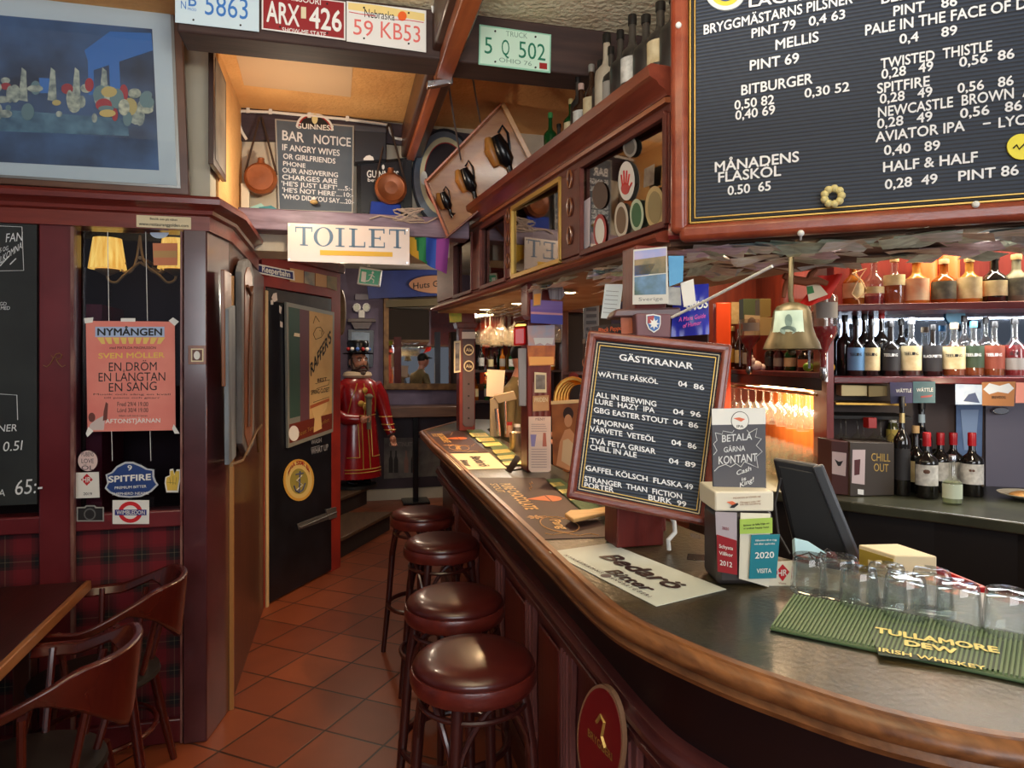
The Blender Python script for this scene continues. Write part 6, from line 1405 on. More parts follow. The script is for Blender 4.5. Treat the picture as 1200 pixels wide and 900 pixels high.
# ================================================================ SHEETS AND MATS ON THE BAR TOP
zt_ = ZB + .0015
pz = PZ(ZB)
def sheet(nm, lb, cat, px, m_, t=.0012, z=ZB + .0012, group=None):
    pl = PZ(z)
    return MB().prism([pl(u, v) for u, v in px], (0, 0, t)).build(nm, m_, smooth=0, label=lb, cat=cat, group=group)
choc = mat('chocolate_sheet', (54, 25, 25), .6, c2=(64, 31, 29), scale=6)
def choc_art(o, P, s=1.0):
    z = ZB + .003; pl = PZ(z)
    t = on(o); t.writez('PURE CHOCOLATE', P(.1, .26), P(.52, .26), .042, z, 0, .03).writez('STOUT', P(.1, .12), P(.24, .12), .028, z, 0, .01)
    c = pl(*P(.76, .42))
    t.build('gold_lettering', mat('sheet_gold', (222, 172, 98), .5), smooth=0)
    h = on(o)
    a, b = pl(*P(.3, .72)), pl(*P(.385, .72)); d = (b - a); e = V((-d.y, d.x, 0))
    h.prism([a + d * (.5 + .6 * cos(k * pi / 10)) + e * (.0 + .5 * sin(k * pi / 10)) for k in range(11)], (0, 0, .0004)).prism([a - e * .05 - d * .05, a + d * .5 - e * .9, b - e * .05 + d * .05], (0, 0, .0004))
    h.build('orange_cone', mat('sheet_orange', (214, 108, 50), .5), smooth=0)
    g = on(o); pts = [pl(*P(.77 + .13 * cos(k * pi / 12), .48 + .22 * sin(k * pi / 12))) for k in range(24)]
    g.tube(pts, .0022, 4, closed=True)
    for s0, s1 in (((.62, .2), (.7, .75)), ((.9, .2), (.96, .8)), ((.06, .75), (.2, .6)), ((.6, .95), (.72, .8))):
        q = [pl(*P(s0[0] + (s1[0] - s0[0]) * k / 8 + .02 * sin(k * 1.6), s0[1] + (s1[1] - s0[1]) * k / 8)) for k in range(9)]
        g.tube(q, .0016, 4)
    for k in range(7):
        a_ = k * 2 * pi / 7; cc = pl(*P(.64, .28)); g.prism([cc, cc + V((.022 * cos(a_), .022 * sin(a_), 0)), cc + V((.03 * cos(a_ + .3), .03 * sin(a_ + .3), 0)), cc + V((.02 * cos(a_ + .6), .02 * sin(a_ + .6), 0))], (0, 0, .0004))
    g.build('gold_ornament', mat('sheet_line', (186, 136, 84), .5), smooth=0)
    on(o).writez('Pang', P(.69, .42), P(.85, .42), .03, z, 0, .02, .2).build('oval_lettering', mat('sheet_gold', (222, 172, 98), .5), smooth=0)
def quad(px):
    def P(a, b):   # a along the reading direction, b upwards
        p0, p1, p2, p3 = px      # reading start bottom, reading end bottom, reading end top, reading start top
        l = (p0[0] + (p3[0] - p0[0]) * b, p0[1] + (p3[1] - p0[1]) * b); r = (p1[0] + (p2[0] - p1[0]) * b, p1[1] + (p2[1] - p1[1]) * b)
        return (l[0] + (r[0] - l[0]) * a, l[1] + (r[1] - l[1]) * a)
    return P
q1 = [(557, 560), (627, 633), (724, 629), (638, 560)]
o = sheet('bar_mat', 'brown chocolate stout sheet lying mid bar beside the wooden paddle', 'mat', q1, choc); choc_art(o, quad(q1))
q2 = [(498, 506), (518, 531), (572, 530), (539, 504.5)]
o = sheet('bar_mat', 'brown chocolate stout sheet at the far end of the bar', 'mat', q2, choc); choc_art(o, quad(q2))
def beer_sheet(lb, q, c):
    o = sheet('bar_sheet', lb, 'sheet', q, mat('sheet_' + str(c[0]), c, .55)); P = quad(q); z = ZB + .003
    on(o).writez('Bedarö', P(.18, .5), P(.82, .5), .05, z, 0, .035, .15).writez('Bitter', P(.4, .2), P(.78, .2), .034, z, 0, .03, .15).build('black_lettering', mat('lettering_brownblack', (44, 22, 22), .5), smooth=0)
    t = on(o); t.writez('N Y N Ä S H A M N S', P(.08, .1), P(.42, .1), .011, z).writez('Å N G B R Y G G E R I', P(.5, .1), P(.86, .1), .011, z)
    c_ = PZ(z)(*P(.46, .12)); t.lathe([(.0, 0), (.013, 0), (.013, .0005), (0, .0006)], c_, 14)
    t.build('small_lettering', mat('sheet_small_ink', (96, 84, 84), .6), smooth=0)
    return o
beer_sheet('large pale grey sheet with black lettering beside the stand block', [(643, 647), (769, 711), (851, 691), (714, 637)], (198, 204, 196))
beer_sheet('cream sheet with black lettering between the two brown sheets', [(521, 532), (539, 551), (594, 549), (573, 531)], (226, 206, 164))
rub = mat('rubber_green', (74, 96, 62), .6)
def rubber(lb, px, dots, text=None):
    pl = PZ(ZB + .001); p = [pl(*a) for a in px]
    o = MB().prism(p, (0, 0, .006)).build('rubber_bar_mat', rub, bevel=.002, label=lb, cat='mat')
    n, mrow = dots
    rb = mat('rubber_green_rib', (104, 126, 86), .6)
    r = on(o)
    for i in range(n):
        a = p[0].lerp(p[3], (i + .5) / n); b = p[1].lerp(p[2], (i + .5) / n)
        r.bar(a.lerp(b, .03) + V((0, 0, .0075)), a.lerp(b, .97) + V((0, 0, .0075)), (p[0] - p[3]).length / n * .5, .003)
    r.build('rubber_ribs', rb, smooth=0)
    return o
mpx = [(902, 739), (930, 699), (1262, 759), (1262, 815)]
o = rubber('large green rubber bar mat with whiskey lettering at lower right', mpx, (64, 1))
zz = ZB + .0095
pl9 = PZ(ZB + .0085)
pd = on(o)
pd.prism([pl9(u, v) for u, v in ((1020, 744), (1028, 727), (1178, 752), (1172, 786), (1030, 768))], (0, 0, .0012)).build('dark_pad', mat('rubber_dark', (40, 58, 42), .6), smooth=0)
yl = mat('mat_yellow', (244, 224, 134), .5)
t = on(o)
t.writez('TULLAMORE', (1026, 741.5), (1171, 766), .027, zz + .001, 0, .035).writez('DEW', (1061, 756.5), (1122, 767), .024, zz + .001, 0, .045).writez('IRISH WHISKEY', (1030, 763.5), (1156, 786), .016, zz + .001, 0, .02)
t.build('yellow_lettering', yl, smooth=0)
for lb, q in (('green rubber drip mat farthest along the inner bar edge', [(545, 504), (564, 504), (590, 521.5), (570, 523)]), ('green rubber drip mat between the steel cup and the far one', [(573, 523), (591, 521.5), (614, 544), (592, 546)])):
    o = rubber(lb, [q[3], q[0], q[1], q[2]], (12, 1))
    pl = PZ(ZB + .009)
    for k in range(3):
        f = .2 + .3 * k; a = (q[0][0] + (q[3][0] - q[0][0]) * f, q[0][1] + (q[3][1] - q[0][1]) * f); b = (q[1][0] + (q[2][0] - q[1][0]) * f, q[1][1] + (q[2][1] - q[1][1]) * f)
        a2 = (a[0] + 4, a[1] + 4); b2 = (b[0] + 4, b[1] + 4)
        on(o).prism([pl(*a), pl(*b), pl(*b2), pl(*a2)], (0, 0, .001)).build('yellow_block', yl, smooth=0)
o = rubber('green rubber drip mat under the framed letter board', [(686, 604), (640, 563), (655, 562), (710, 602)], (24, 1))
for k in range(3):
    pl = PZ(ZB + .009); on(o).prism([pl(644 + 10 * k, 566 + 8 * k), pl(657 + 10 * k, 565 + 8 * k), pl(662 + 10 * k, 569 + 8 * k), pl(649 + 10 * k, 570.5 + 8 * k)], (0, 0, .001)).build('yellow_block', yl, smooth=0)
# wooden paddle
pl = PZ(ZB + .02)
o = MB().prism([pl(u, v) for u, v in ((662, 606), (668, 602), (690, 601), (712, 597), (713, 603), (694, 608), (672, 613))], (0, 0, .012)).build('wooden_paddle', mat('beech_wood', (222, 180, 116), .5, c2=(206, 160, 96), scale=8, stretch=(1, 6, 1)), bevel=.003, label='pale wooden paddle lying across the brown sheet below the letter board', cat='paddle')
a = pl(712, 601); b = pl(722, 602)
on(o).tube([a + V((0, 0, .006)), b + V((0, 0, .006))], [.012, .02], 14).build('knob', mat('beech_wood', (222, 180, 116), .5))
# steel cup and bracket
p = pz(604, 529)
o = MB().lathe([(0, .001), (.03, .0), (.033, .004), (.033, .095), (.035, .1), (.035, .108), (.028, .112), (0, .114)], p, 24).build('steel_shaker', mat('brushed_steel', (190, 170, 146), .3, .9), label='brushed steel cup on the drip mats before the middle pillar', cat='cup', smooth=40)
a, b = pz(595, 553), pz(612, 550)
o = MB().prism([a, pz(599, 555), pz(599, 555) + V((.05, .02, .06)), a + V((.05, .02, .06))], (0, .03, .01)).prism([a + V((.0, .0, 0)), b, b + V((0, .05, 0)), a + V((0, .05, 0))], (0, 0, .006)).build('drip_bracket', mat('dark_bronze', (72, 52, 42), .35, .8), bevel=.002, label='small dark bronze angled holder at the foot of the middle pillar', cat='holder')
# photo stand card and brass font behind
pp5 = PL(C(.2, 2.95), -FW - RT * .35)
o = MB().slab([(646, 470), (680, 468), (683, 560), (648, 545)], pp5, .006, lift=.0).build('photo_stand', mat('photo_amber', (176, 104, 56), .45, c2=(120, 66, 40), scale=7), bevel=.001, smooth=0, label='amber photo stand card of a person between middle pillar and letter board', cat='card')
pg_ = on(o)
pg_.slab([(652, 545), (656, 518), (662, 504), (668, 502), (674, 510), (677, 526), (678, 556)], pp5, .001, 0, lift=.0015).slab([(658, 540), (660, 516), (666, 514), (672, 520), (671, 548)], pp5, .001, 1, lift=.0025)
pg_.oval((666, 493), (4.6, 7.5), pp5, .001, 0, lift=.002).oval((666, 485), (6, 8), pp5, .001, 2, lift=.0016)
pg_.build('printed_figure', [mat('print_skin', (214, 148, 104), .5), mat('print_cream', (222, 186, 146), .5), mat('print_hair', (52, 28, 22), .5)], smooth=0)
on(o).slab([(646, 470), (680, 468), (680, 472), (646, 474)], pp5, .002, lift=.003).build('pale_edge', mat('stand_edge', (226, 190, 140), .5), smooth=0)
ft = thing('beer_font', 'round brass beer font with coiled ribs behind the photo stand', 'beer font', C(.3, 3.15, 1.1))
c = at(676, 468, 3.12)
for k in range(5):
    on(ft).tube([c + V((.012 * k - .02, 0, 0)) + RT * (.08 * cos(i * pi / 10)) * (1 - .05 * k) + V((0, 0, .095 * sin(i * pi / 10) * (1 - .05 * k))) + FW * (.025 * k) for i in range(20)], .011, 8, closed=True).build('brass_coil', brass)
on(ft).lathe([(.05, 1.1 - 0), (.04, 1.12), (.03, 1.2), (.035, c.z - .07)], (c.x, c.y + .05, 0), 18).build('font_column', brass)
MB().ball(at(688, 425, 3.1), (.022, .022, .034)).lathe([(.0, -.05), (.016, -.05), (.012, -.03)], at(688, 425, 3.1), 12).tube([at(688, 432, 3.1), V((at(688, 432, 3.1).x, at(688, 432, 3.1).y, 1.1))], .012, 8).build('tap_handle', mat('tap_copper', (206, 136, 110), .35, .3), label='copper pink tap knob peeking out left of the letter board', cat='tap')
# ================================================================ DISPLAY BESIDE THE LETTER BOARD
pdp = PL(C(.55, 1.53), -FW)
def stand_z(u, v): return pdp(u, v).z
hold = MB()
a, b, = pdp(840, 690), pdp(907, 690)
hold.prism([wpt(a, ZB + .001), wpt(b, ZB + .001), wpt(b, pdp(0, 600).z), wpt(a, pdp(0, 600).z)], FW * .11)
o = hold.build('leaflet_holder', mat('holder_grey', (56, 50, 48), .4), bevel=.012, label='dark grey leaflet holder under the white box', cat='holder')
bx = MB().prism([wpt(pdp(838, 600), stand_z(0, 599.5)), wpt(pdp(907, 600), stand_z(0, 599.5)), wpt(pdp(907, 600), stand_z(0, 576)), wpt(pdp(838, 600), stand_z(0, 576))], FW * .13)
o = bx.build('white_box', mat('carton_cream', (226, 218, 198), .5), bevel=.004, label='flat cream carton with a red bird mark under the grey chalk sign', cat='box')
bd = on(o)
bd.slab([(851, 588), (858, 587), (863, 590), (858, 592)], pdp, .0005, 0, lift=.002).slab([(857, 592), (864, 589), (865, 591), (860, 595), (855, 595)], pdp, .0005, 1, lift=.0022)
bd.build('bird_mark', [mat('bird_orange', (222, 110, 70), .5), ink], smooth=0)
t = on(o)
t.writepx('PEDERSEN & SÖNER AB', (859, 584.5), (891, 582.5), 1.8, pdp, lift=.002).writepx('Ölbryggare sedan 1997', (867, 589.5), (891, 588), 1.8, pdp, lift=.002).writepx('info och beställning', (867, 592), (891, 590.5), 1.8, pdp, lift=.002)
t.build('printed_lines', mat('print_brown2', (160, 120, 96), .6), smooth=0)
ps_ = PL(pdp.p + FW * .05, -FW - RT * .1)
o = MB().slab([(834, 479), (897, 478), (898, 575), (836, 577)], ps_, .012).build('cash_sign', mat('cash_sign_grey', (84, 84, 92), .6), bevel=.001, smooth=0, label='grey chalk style sign reading BETALA GÄRNA KONTANT', cat='sign')
on(o).slab([(834, 479), (897, 478), (897.3, 497), (834.3, 498)], ps_, .0005, lift=.001).build('white_header', white, smooth=0)
on(o).oval((867, 493), (10.5, 11), ps_, .0005, lift=.0018, n=30).build('logo_ring', ink, smooth=0)
on(o).oval((867, 493), (9.8, 10.3), ps_, .0005, lift=.0024, n=30).build('logo_disc', white, smooth=0)
on(o).slab([(859, 490), (866, 489), (873, 491), (868, 494)], ps_, .0005, lift=.003).build('logo_bird', mat('bird_orange', (222, 110, 70), .5), smooth=0)
t = on(o)
t.writepx('IPA', (863, 501), (871, 501), 3, ps_, lift=.0032)
t.build('logo_letters', ink, smooth=0)
t = on(o)
for s_, a, b, h in (('BETALA', (846, 518), (881, 515), 8), ('GÄRNA', (848, 530), (873, 528), 6), ('KONTANT', (842, 544), (887, 540), 9), ('Cash', (863, 557), (880, 551), 5.5), ('is', (869, 563.5), (874, 562), 4), ('King!', (867, 571), (883, 564), 5.5)): t.writepx(s_, a, b, h, ps_, 0, .012, lift=.002)
t.line([(838, 507), (846, 509), (847, 505), (858, 507), (860, 504)], ps_, .0016, lift=.002)
t.line([(875, 504), (878, 507), (887, 502), (885, 512), (892, 514), (886, 522), (893, 529), (886, 535), (888, 548), (879, 544), (872, 541), (868, 547), (862, 543), (856, 547), (850, 544), (842, 547), (837, 552)], ps_, .0016, lift=.002)
t.line([(838, 507), (840, 516), (836, 520), (840, 528), (836, 533)], ps_, .0016, lift=.002)
t.build('chalk_lettering', chalk, smooth=0)
def small_card(nm, lb, cat, px, m_, pl, lift, rows, im=white, t=.002):
    o = MB().slab(px, pl, t, lift=lift).build(nm, m_, smooth=0, label=lb, cat=cat)
    if rows:
        tt = on(o)
        for s_, a, b, h in rows: tt.writepx(s_, a, b, h, pl, 0, .015, lift=lift + .001)
        tt.build('lettering', im, smooth=0)
    return o
pl1 = PL(pdp.p - FW * .004, -FW)
plf = PL(pdp.p - FW * .012, -FW)
plr = PL(pdp(840, 640) - FW * .02, -FW - RT * .5)
small_card('red_leaflet', 'dark red leaflet with 2012 in white left in the grey holder', 'leaflet', [(841, 625), (864, 632), (865, 672), (842, 668)], mat('leaflet_red', (150, 30, 40), .5), plr, .012, [('Schysta', (844, 640), (860, 643), 4), ('Villkor', (844, 648), (860, 651), 4), ('2012', (845, 660), (859, 663), 5.5)])
small_card('lilac_leaflet', 'pale lilac leaflet behind the red one in the grey holder', 'leaflet', [(839, 599), (864, 600), (864, 633), (840, 626)], mat('leaflet_lilac', (180, 172, 182), .5), plr, .008, [('2020', (847, 619), (855, 620.5), 3)], mat('leaflet_maroon', (140, 40, 56), .5))
small_card('white_leaflet_stack', 'white leaflet standing behind the green and teal cards', 'leaflet', [(868, 601), (903, 602), (901, 688), (866, 678)], mat('leaflet_cream', (232, 226, 206), .6), plf, .0, None)
small_card('green_card', 'lime green card over the teal card at the grey holder', 'card', [(866, 608), (904, 606), (904, 624), (866, 625)], mat('card_lime', (166, 198, 84), .5), plf, .006, [('Behöver du hjälp fråga oss', (870, 616), (900, 613), 2), ('vi ordnar happy hour', (870, 619.5), (900, 617.5), 2)], ink)
small_card('visitor_card', 'teal card with 2020 in white at the grey holder', 'card', [(879, 626), (912, 625), (908, 676), (876, 677)], mat('card_teal', (20, 124, 142), .5), plf, .009, [('2020', (883, 653), (905, 652), 7), ('VISITA', (885, 670), (902, 669.5), 5), ('Välkommen till en trygg', (883, 633), (908, 632), 2), ('och säker upplevelse', (882, 637), (906, 636.5), 2)])
o = small_card('square_card', 'white square card with a red diamond beside the teal card', 'card', [(900, 659), (933, 657), (932, 696), (900, 687)], mat('card_ivory', (232, 222, 200), .55), PL(C(.58, 1.53), -FW), .0, None)
ps9 = PL(C(.58, 1.53), -FW)
on(o).slab([(917, 661), (925, 670), (917, 681), (909, 671)], ps9, .0005, lift=.0008).build('red_diamond', mat('badge_red', (196, 24, 36), .5), smooth=0)
on(o).writepx('HR', (911, 675), (922, 674), 7, ps9, lift=.0016).build('diamond_letters', white, smooth=0)
on(o).writepx('Visita', (912, 684), (921, 684.5), 2, ps9, lift=.0012).writepx('Sveriges hotell', (907, 688), (926, 689), 2, ps9, lift=.0012).build('lettering', mat('print_brown2', (160, 120, 96), .6), smooth=0)
# card terminal
pct = PL(C(.46, 1.72), -FW - RT * .3)
o = MB().prism([wpt(pct(802, 650), ZB + .001), wpt(pct(838, 655), ZB + .001), wpt(pct(838, 655), pct(0, 612).z), wpt(pct(802, 650), pct(0, 608).z)], -pct.n * .07).build('card_terminal', black, bevel=.008, label='small black box between the stand block and the leaflet holder', cat='box')
on(o).writepx('VISITA', (809, 629), (821, 632), 5, pct, lift=.002).build('lettering', mat('terminal_grey', (150, 140, 136), .6), smooth=0)
cc = [V((.05 * 0, 0, 0))]
c0 = at(784, 640, 1.8); c0.z = ZB + .012
MB().tube([at(783, 600, 1.86), at(790, 612, 1.84), at(791, 624, 1.82), at(783, 633, 1.8), V((c0.x, c0.y, ZB + .006))], .006, 8).build('white_cable', white, label='short white cable hanging behind the stand block', cat='cable')
# ================================================================ UNDER-BAR SHELF, TILL, CRATES
sh = [V(p + (0,)) for p in ((1.01, 2.75), (1.01, 2.3), (1.01, 1.95), (1.05, 1.66), (1.16, 1.43), (1.35, 1.21), (1.61, 1.03), (2.0, .87))]
so = inset_path(sh, .38)
poly = MB()
vs = []; fs = []
for a, b in zip(sh, so): vs += [wpt(a, .9), wpt(b, .9), wpt(b, .86), wpt(a, .86)]
n = len(sh)
for i in range(n - 1):
    for j in range(4): fs.append((4 * i + j, 4 * i + (j + 1) % 4, 4 * i + 4 + (j + 1) % 4, 4 * i + 4 + j))
fs += [(0, 1, 2, 3), (4 * n - 1, 4 * n - 2, 4 * n - 3, 4 * n - 4)]
on(bar).add(vs, fs).build('inner_shelf', mat('steel_shelf', (120, 118, 112), .35, .8), smooth=0)
on(bar).sweep([(0, 0), (.012, 0), (.012, .86), (0, .86)], so).build('inner_front', blackm)
# till screen
till = thing('till_screen', 'black touch screen till seen from behind beside the leaflet holder', 'till', C(.78, 2.0, .9))
d0 = PL(C(.74, 1.98), (-FW - RT * .55).normalized())
scr = [d0(905, 537), d0(958, 545), d0(1003, 656), d0(935, 662)]
nrm_ = (scr[1] - scr[0]).cross(scr[3] - scr[0]).normalized()
if nrm_.dot(EYE - scr[0]) < 0: nrm_ = -nrm_
on(till).prism(scr, -nrm_ * .035).build('screen_back', mat('till_black', (26, 27, 31), .35), bevel=.008)
inn = [scr[0].lerp(scr[2], .08), scr[1].lerp(scr[3], .08), scr[2].lerp(scr[0], .08), scr[3].lerp(scr[1], .08)]
on(till).prism([p + nrm_ * .004 for p in inn], -nrm_ * .004).build('back_panel', mat('till_dark', (16, 17, 20), .5), bevel=.002)
on(till).bar(scr[1] + nrm_ * .003, scr[2] + nrm_ * .003, .02, .03).build('side_bezel', mat('till_bezel', (70, 74, 82), .3), bevel=.006)
mid_ = (scr[2] + scr[3]) / 2
on(till).prism([wpt(mid_ - RT * .07, .9), wpt(mid_ + RT * .07, .9), mid_ + RT * .05 + V((0, 0, .03)), mid_ - RT * .05 + V((0, 0, .03))], FW * .05).build('stand_neck', black, bevel=.006)
on(till).box((mid_.x, mid_.y + .03, .91), (.2, .2, .02), rz=-TH).build('stand_base', black, bevel=.006)
MB().slab([(931, 630), (947, 634), (969, 648), (968, 658), (932, 650)], PL(C(.72, 1.76, 1.12), -FW + V((0, 0, .6))), .02).build('receipt_roll', mat('receipt_blue_white', (176, 214, 228), .5), bevel=.002, label='pale blue paper lying under the till screen', cat='paper')
w_ = MB()
for k in range(5):
    w_.tube([at(938 + 6 * k, 655 - k, 1.7 + .02 * k) + V((.02 * sin(i * 1.3 + k), .02 * cos(i + k), .012 * sin(i * 2 + k))) + RT * (.012 * i) for i in range(7)], .0022, 6)
w_.tube([at(915, 560, 1.9), at(908, 590, 1.9), at(912, 625, 1.86), at(926, 650, 1.8)], .004, 6)
w_.build('till_cables', ink, label='tangle of thin black cables below the till screen', cat='cable')
lp2 = PL(C(.8, 1.72), -FW)
# carton and red crate on the under-bar shelf
def solid(nm, lb, cat, px, pl, depth_vec, z0, m_, **k):
    q = [pl(u, v) for u, v in px]
    return MB().prism([wpt(q[3], z0), wpt(q[2], z0), q[1], q[0]], depth_vec).build(nm, m_, label=lb, cat=cat, **k)
zc = PZ(1.13)
tp4 = [zc(1006, 638), zc(1049, 651), zc(1098, 652), zc(1052, 637)]
ctn = MB().prism([wpt(p, .925) for p in tp4], (0, 0, .205)).build('carton', mat('carton_beige', (222, 206, 170), .6), bevel=.003, label='beige carton standing in the red crate behind the upturned glasses', cat='box')
e_ = tp4[1] - tp4[0]; n4 = V((-e_.y, e_.x, 0)).normalized()
if n4.dot(EYE - tp4[0]) < 0: n4 = -n4
on(ctn).prism([wpt(tp4[0] + e_ * .04, 1.02), wpt(tp4[0] + e_ * .96, 1.02), wpt(tp4[0] + e_ * .96, 1.12), wpt(tp4[0] + e_ * .04, 1.12)], n4 * .002).build('ochre_side', mat('carton_label', (170, 146, 60), .5), smooth=0)
on(ctn).prism([wpt(tp4[0] + e_ * .3, 1.07) + n4 * .002, wpt(tp4[0] + e_ * .8, 1.07) + n4 * .002, wpt(tp4[0] + e_ * .8, 1.1) + n4 * .002, wpt(tp4[0] + e_ * .3, 1.1) + n4 * .002], n4 * .001).build('pale_label', cream, smooth=0)
zc = PZ(1.065); rc4 = [zc(1000, 658), zc(1092, 661), zc(1158, 688), zc(1066, 690)]
cm4 = sum(rc4, V((0, 0, 0))) / 4
rc = thing('red_crate', 'red plastic crate on the shelf behind the upturned glasses', 'crate', wpt(cm4, .901))
crm = mat('crate_red', (190, 26, 30), .35)
on(rc).prism([wpt(p, .902) for p in rc4], (0, 0, .02)).build('crate_floor', crm)
for i in range(4):
    a, b = rc4[i], rc4[(i + 1) % 4]; on(rc).prism([wpt(a, .902), wpt(b, .902), b, a], (wpt(cm4, 0) - wpt((a + b) / 2, 0)).normalized() * .01).build('crate_wall', crm, bevel=.002)
# ================================================================ GLASSES ON THE BAR
gl_prof = [(.037, .0), (.0385, .002), (.035, .06), (.0325, .088), (.03, .094), (0, .0945)]
gl_in = [(.0345, .001), (.0325, .06), (.0305, .078), (0, .08)]
tumb = clear_glass('tumbler_glass', (244, 247, 247), .06, .9, .03, .025)
t0 = None
for lb, u, v, s_ in (('upturned tumbler nearest the square white card', 948, 694, 1.0), ('upturned tumbler in the back row behind the third one', 984, 700, 1.08), ('upturned tumbler third from the square card, front row', 1007, 713, 1.0), ('upturned tumbler in the back row before the beige carton', 1039, 709, 1.02), ('upturned tumbler in the front row left of centre', 1061, 726, 1.06), ('upturned tumbler in the back row before the red crate', 1092, 716, 1.02), ('upturned tumbler in the front row over the W of the mat lettering', 1123, 736, 1.05), ('upturned tumbler at the right edge of the picture', 1181, 747, 1.06)):
    p = pz(u, v); p.z = ZB + .001
    if t0 is None:
        t0 = MB().lathe(gl_prof, (0, 0, 0), 28).lathe(gl_in, (0, 0, 0), 28).lathe([(.0345, .001), (.037, 0)], (0, 0, 0), 28).build('tumbler', tumb, label=lb, cat='glass', group='upturned tumblers behind the green mat', smooth=50, loc=(0, 0, 0))
        o = t0
    else:
        o = t0.copy(); COL.objects.link(o); o['label'] = lb
    o.location = p; o.scale = (s_, s_, s_ * .86)
# ================================================================ BACK BAR, RIGHT SECTION
bO = C(1.53, 3.2); bx_ = (RT * .97 - FW * .243).normalized(); by_ = (RT * .243 + FW * .97).normalized()
def Q(s, t, z=0): return bO + bx_ * s + by_ * t + V((0, 0, z))
def qbox(mb, s0, s1, t0, t1, z0, z1, mi=0): return mb.prism([Q(s0, t0, z0), Q(s1, t0, z0), Q(s1, t1, z0), Q(s0, t1, z0)], (0, 0, z1 - z0), mi)
bb = thing('back_bar_cabinet', 'red wooden back bar shelf unit full of spirit bottles', 'cabinet', Q(.8, .2, 1.0))
shw = wood('shelf_wood', (92, 26, 28), (116, 40, 38), .3, 'x')
Z1, Z2 = 1.873, 1.535
for z in (Z1, Z2): qbox(on(bb), -.02, 1.9, 0, .32, z - .032, z).build('shelf', shw, bevel=.004)
qbox(on(bb), -.05, -.02, 0, .34, 1.0, 2.7).build('side_panel', wood('side_red', (120, 34, 28), (140, 46, 36), .35))
qbox(on(bb), -.02, 1.9, .32, .34, Z1, 2.7).build('back_panel', wood('back_red', (104, 30, 26), (124, 44, 34), .4))
qbox(on(bb), -.02, 1.9, .318, .34, Z2, Z1 - .032).build('mirror_back', mat('smoked_mirror', (176, 186, 200), .06, 1), smooth=0)
qbox(on(bb), -.02, 1.9, .32, .34, 1.0, Z2 - .03).build('lower_back', mat('lower_back_brown', (70, 50, 44), .5, c2=(52, 36, 34), scale=4))
on(bb).tube([Q(-.055, -.01, 1.51), Q(-.055, -.01, 1.96)], .008, 10).build('chrome_rod', mat('pale_rod', (226, 230, 236), .3, .4))
pS1 = PL(Q(0, .12), by_); pS1b = PL(Q(0, .22), by_)
amber = liquor('amber_spirit', (206, 116, 26), .55); pale_gold = liquor('pale_gold_spirit', (226, 176, 84), .6); clear_b = clear_glass('bottle_clear', (244, 244, 240), .1, .8, .04, .04); redl = liquor('red_spirit', (180, 24, 30), .5)
cork = mat('cork', (196, 160, 110), .7)
def shelf_bottle(lb, u, pl, z, hpx, wpx, gm, **k):
    q = pl(u, 400); d = (V((q.x, q.y, CZ)) - EYE).dot(FW)
    return bottle(lb, V((q.x, q.y, z + .001)), hpx * d / F, wpx / 2.2 * d / F, gm, **k)
l_cream = mat('label_warm_cream', (226, 208, 160), .6, c2=(206, 184, 132), scale=26); l_white = lab_white; l_green = mat('label_green', (54, 72, 48), .6); l_dk = mat('label_dark', (40, 38, 40), .6); l_blue = mat('label_blue', (92, 134, 172), .6); l_or = mat('label_orange', (226, 150, 110), .6, c2=(228, 206, 166), scale=10); l_gy = mat('label_greygreen', (120, 116, 96), .6, c2=(80, 78, 66), scale=24)
grp1 = 'spirit bottles on the top shelf'
for lb, u, h, wd_, gm, kw in (('amber bottle with pale string net, leftmost on the top shelf', 1000, 54, 26, liquor('honey_spirit', (190, 120, 50), .5), dict(cap=cork, lab=l_cream)), ('clear round shouldered bottle with a little amber, second on the top shelf', 1024, 56, 25, clear_b, dict(cap=cork, lab=l_cream, labz=(.24, .38), liquid=redl, fill=.3)), ('amber bottle with script label high up, third on the top shelf', 1048, 56, 26, clear_b, dict(cap=cork, lab=l_cream, labz=(.4, .62), liquid=amber, fill=.8)), ('wide pale bottle with orange print label on the top shelf', 1074, 54, 30, pale_gold, dict(cap=cork, lab=l_or, labz=(.08, .55))), ('amber bottle with grey green label on the top shelf', 1106, 52, 29, liquor('amber_dark', (176, 104, 40), .5), dict(cap=mat('cap_tan', (200, 170, 120), .5), lab=l_gy, labz=(.1, .5))), ('pale gold bottle with cream label on the top shelf', 1136, 54, 29, pale_gold, dict(cap=goldcap, lab=l_cream, labz=(.1, .56))), ('dark bottle with cream label second from the right on the top shelf', 1165, 56, 30, dark_glass, dict(cap=blk, lab=l_cream, labz=(.14, .46))), ('olive stoneware bottle rightmost on the top shelf', 1191, 56, 30, mat('stoneware', (132, 128, 104), .5, c2=(110, 106, 84), scale=8), dict(cap=cork, lab=l_gy, labz=(.14, .5)))):
    shelf_bottle(lb, u, pS1, Z1, h, wd_, gm, group=grp1, neck=.38, nr=.34, shoulder=.16, **kw)
nt_ = MB()
for q in ([(996, 322), (1012, 316), (1000, 334), (995, 346), (1003, 353)], [(996, 322), (1006, 330), (1012, 340)], [(995, 346), (1000, 352), (1012, 344)], [(1003, 353), (1004, 358)]): nt_.tube([pS1(u, v, .05) for u, v in q], .0032, 6)
nt_.build('string_net', mat('string_cream', (226, 196, 150), .7), label='pale string net around the leftmost top shelf bottle', cat='string')
grp2 = 'whiskey bottles on the second shelf'
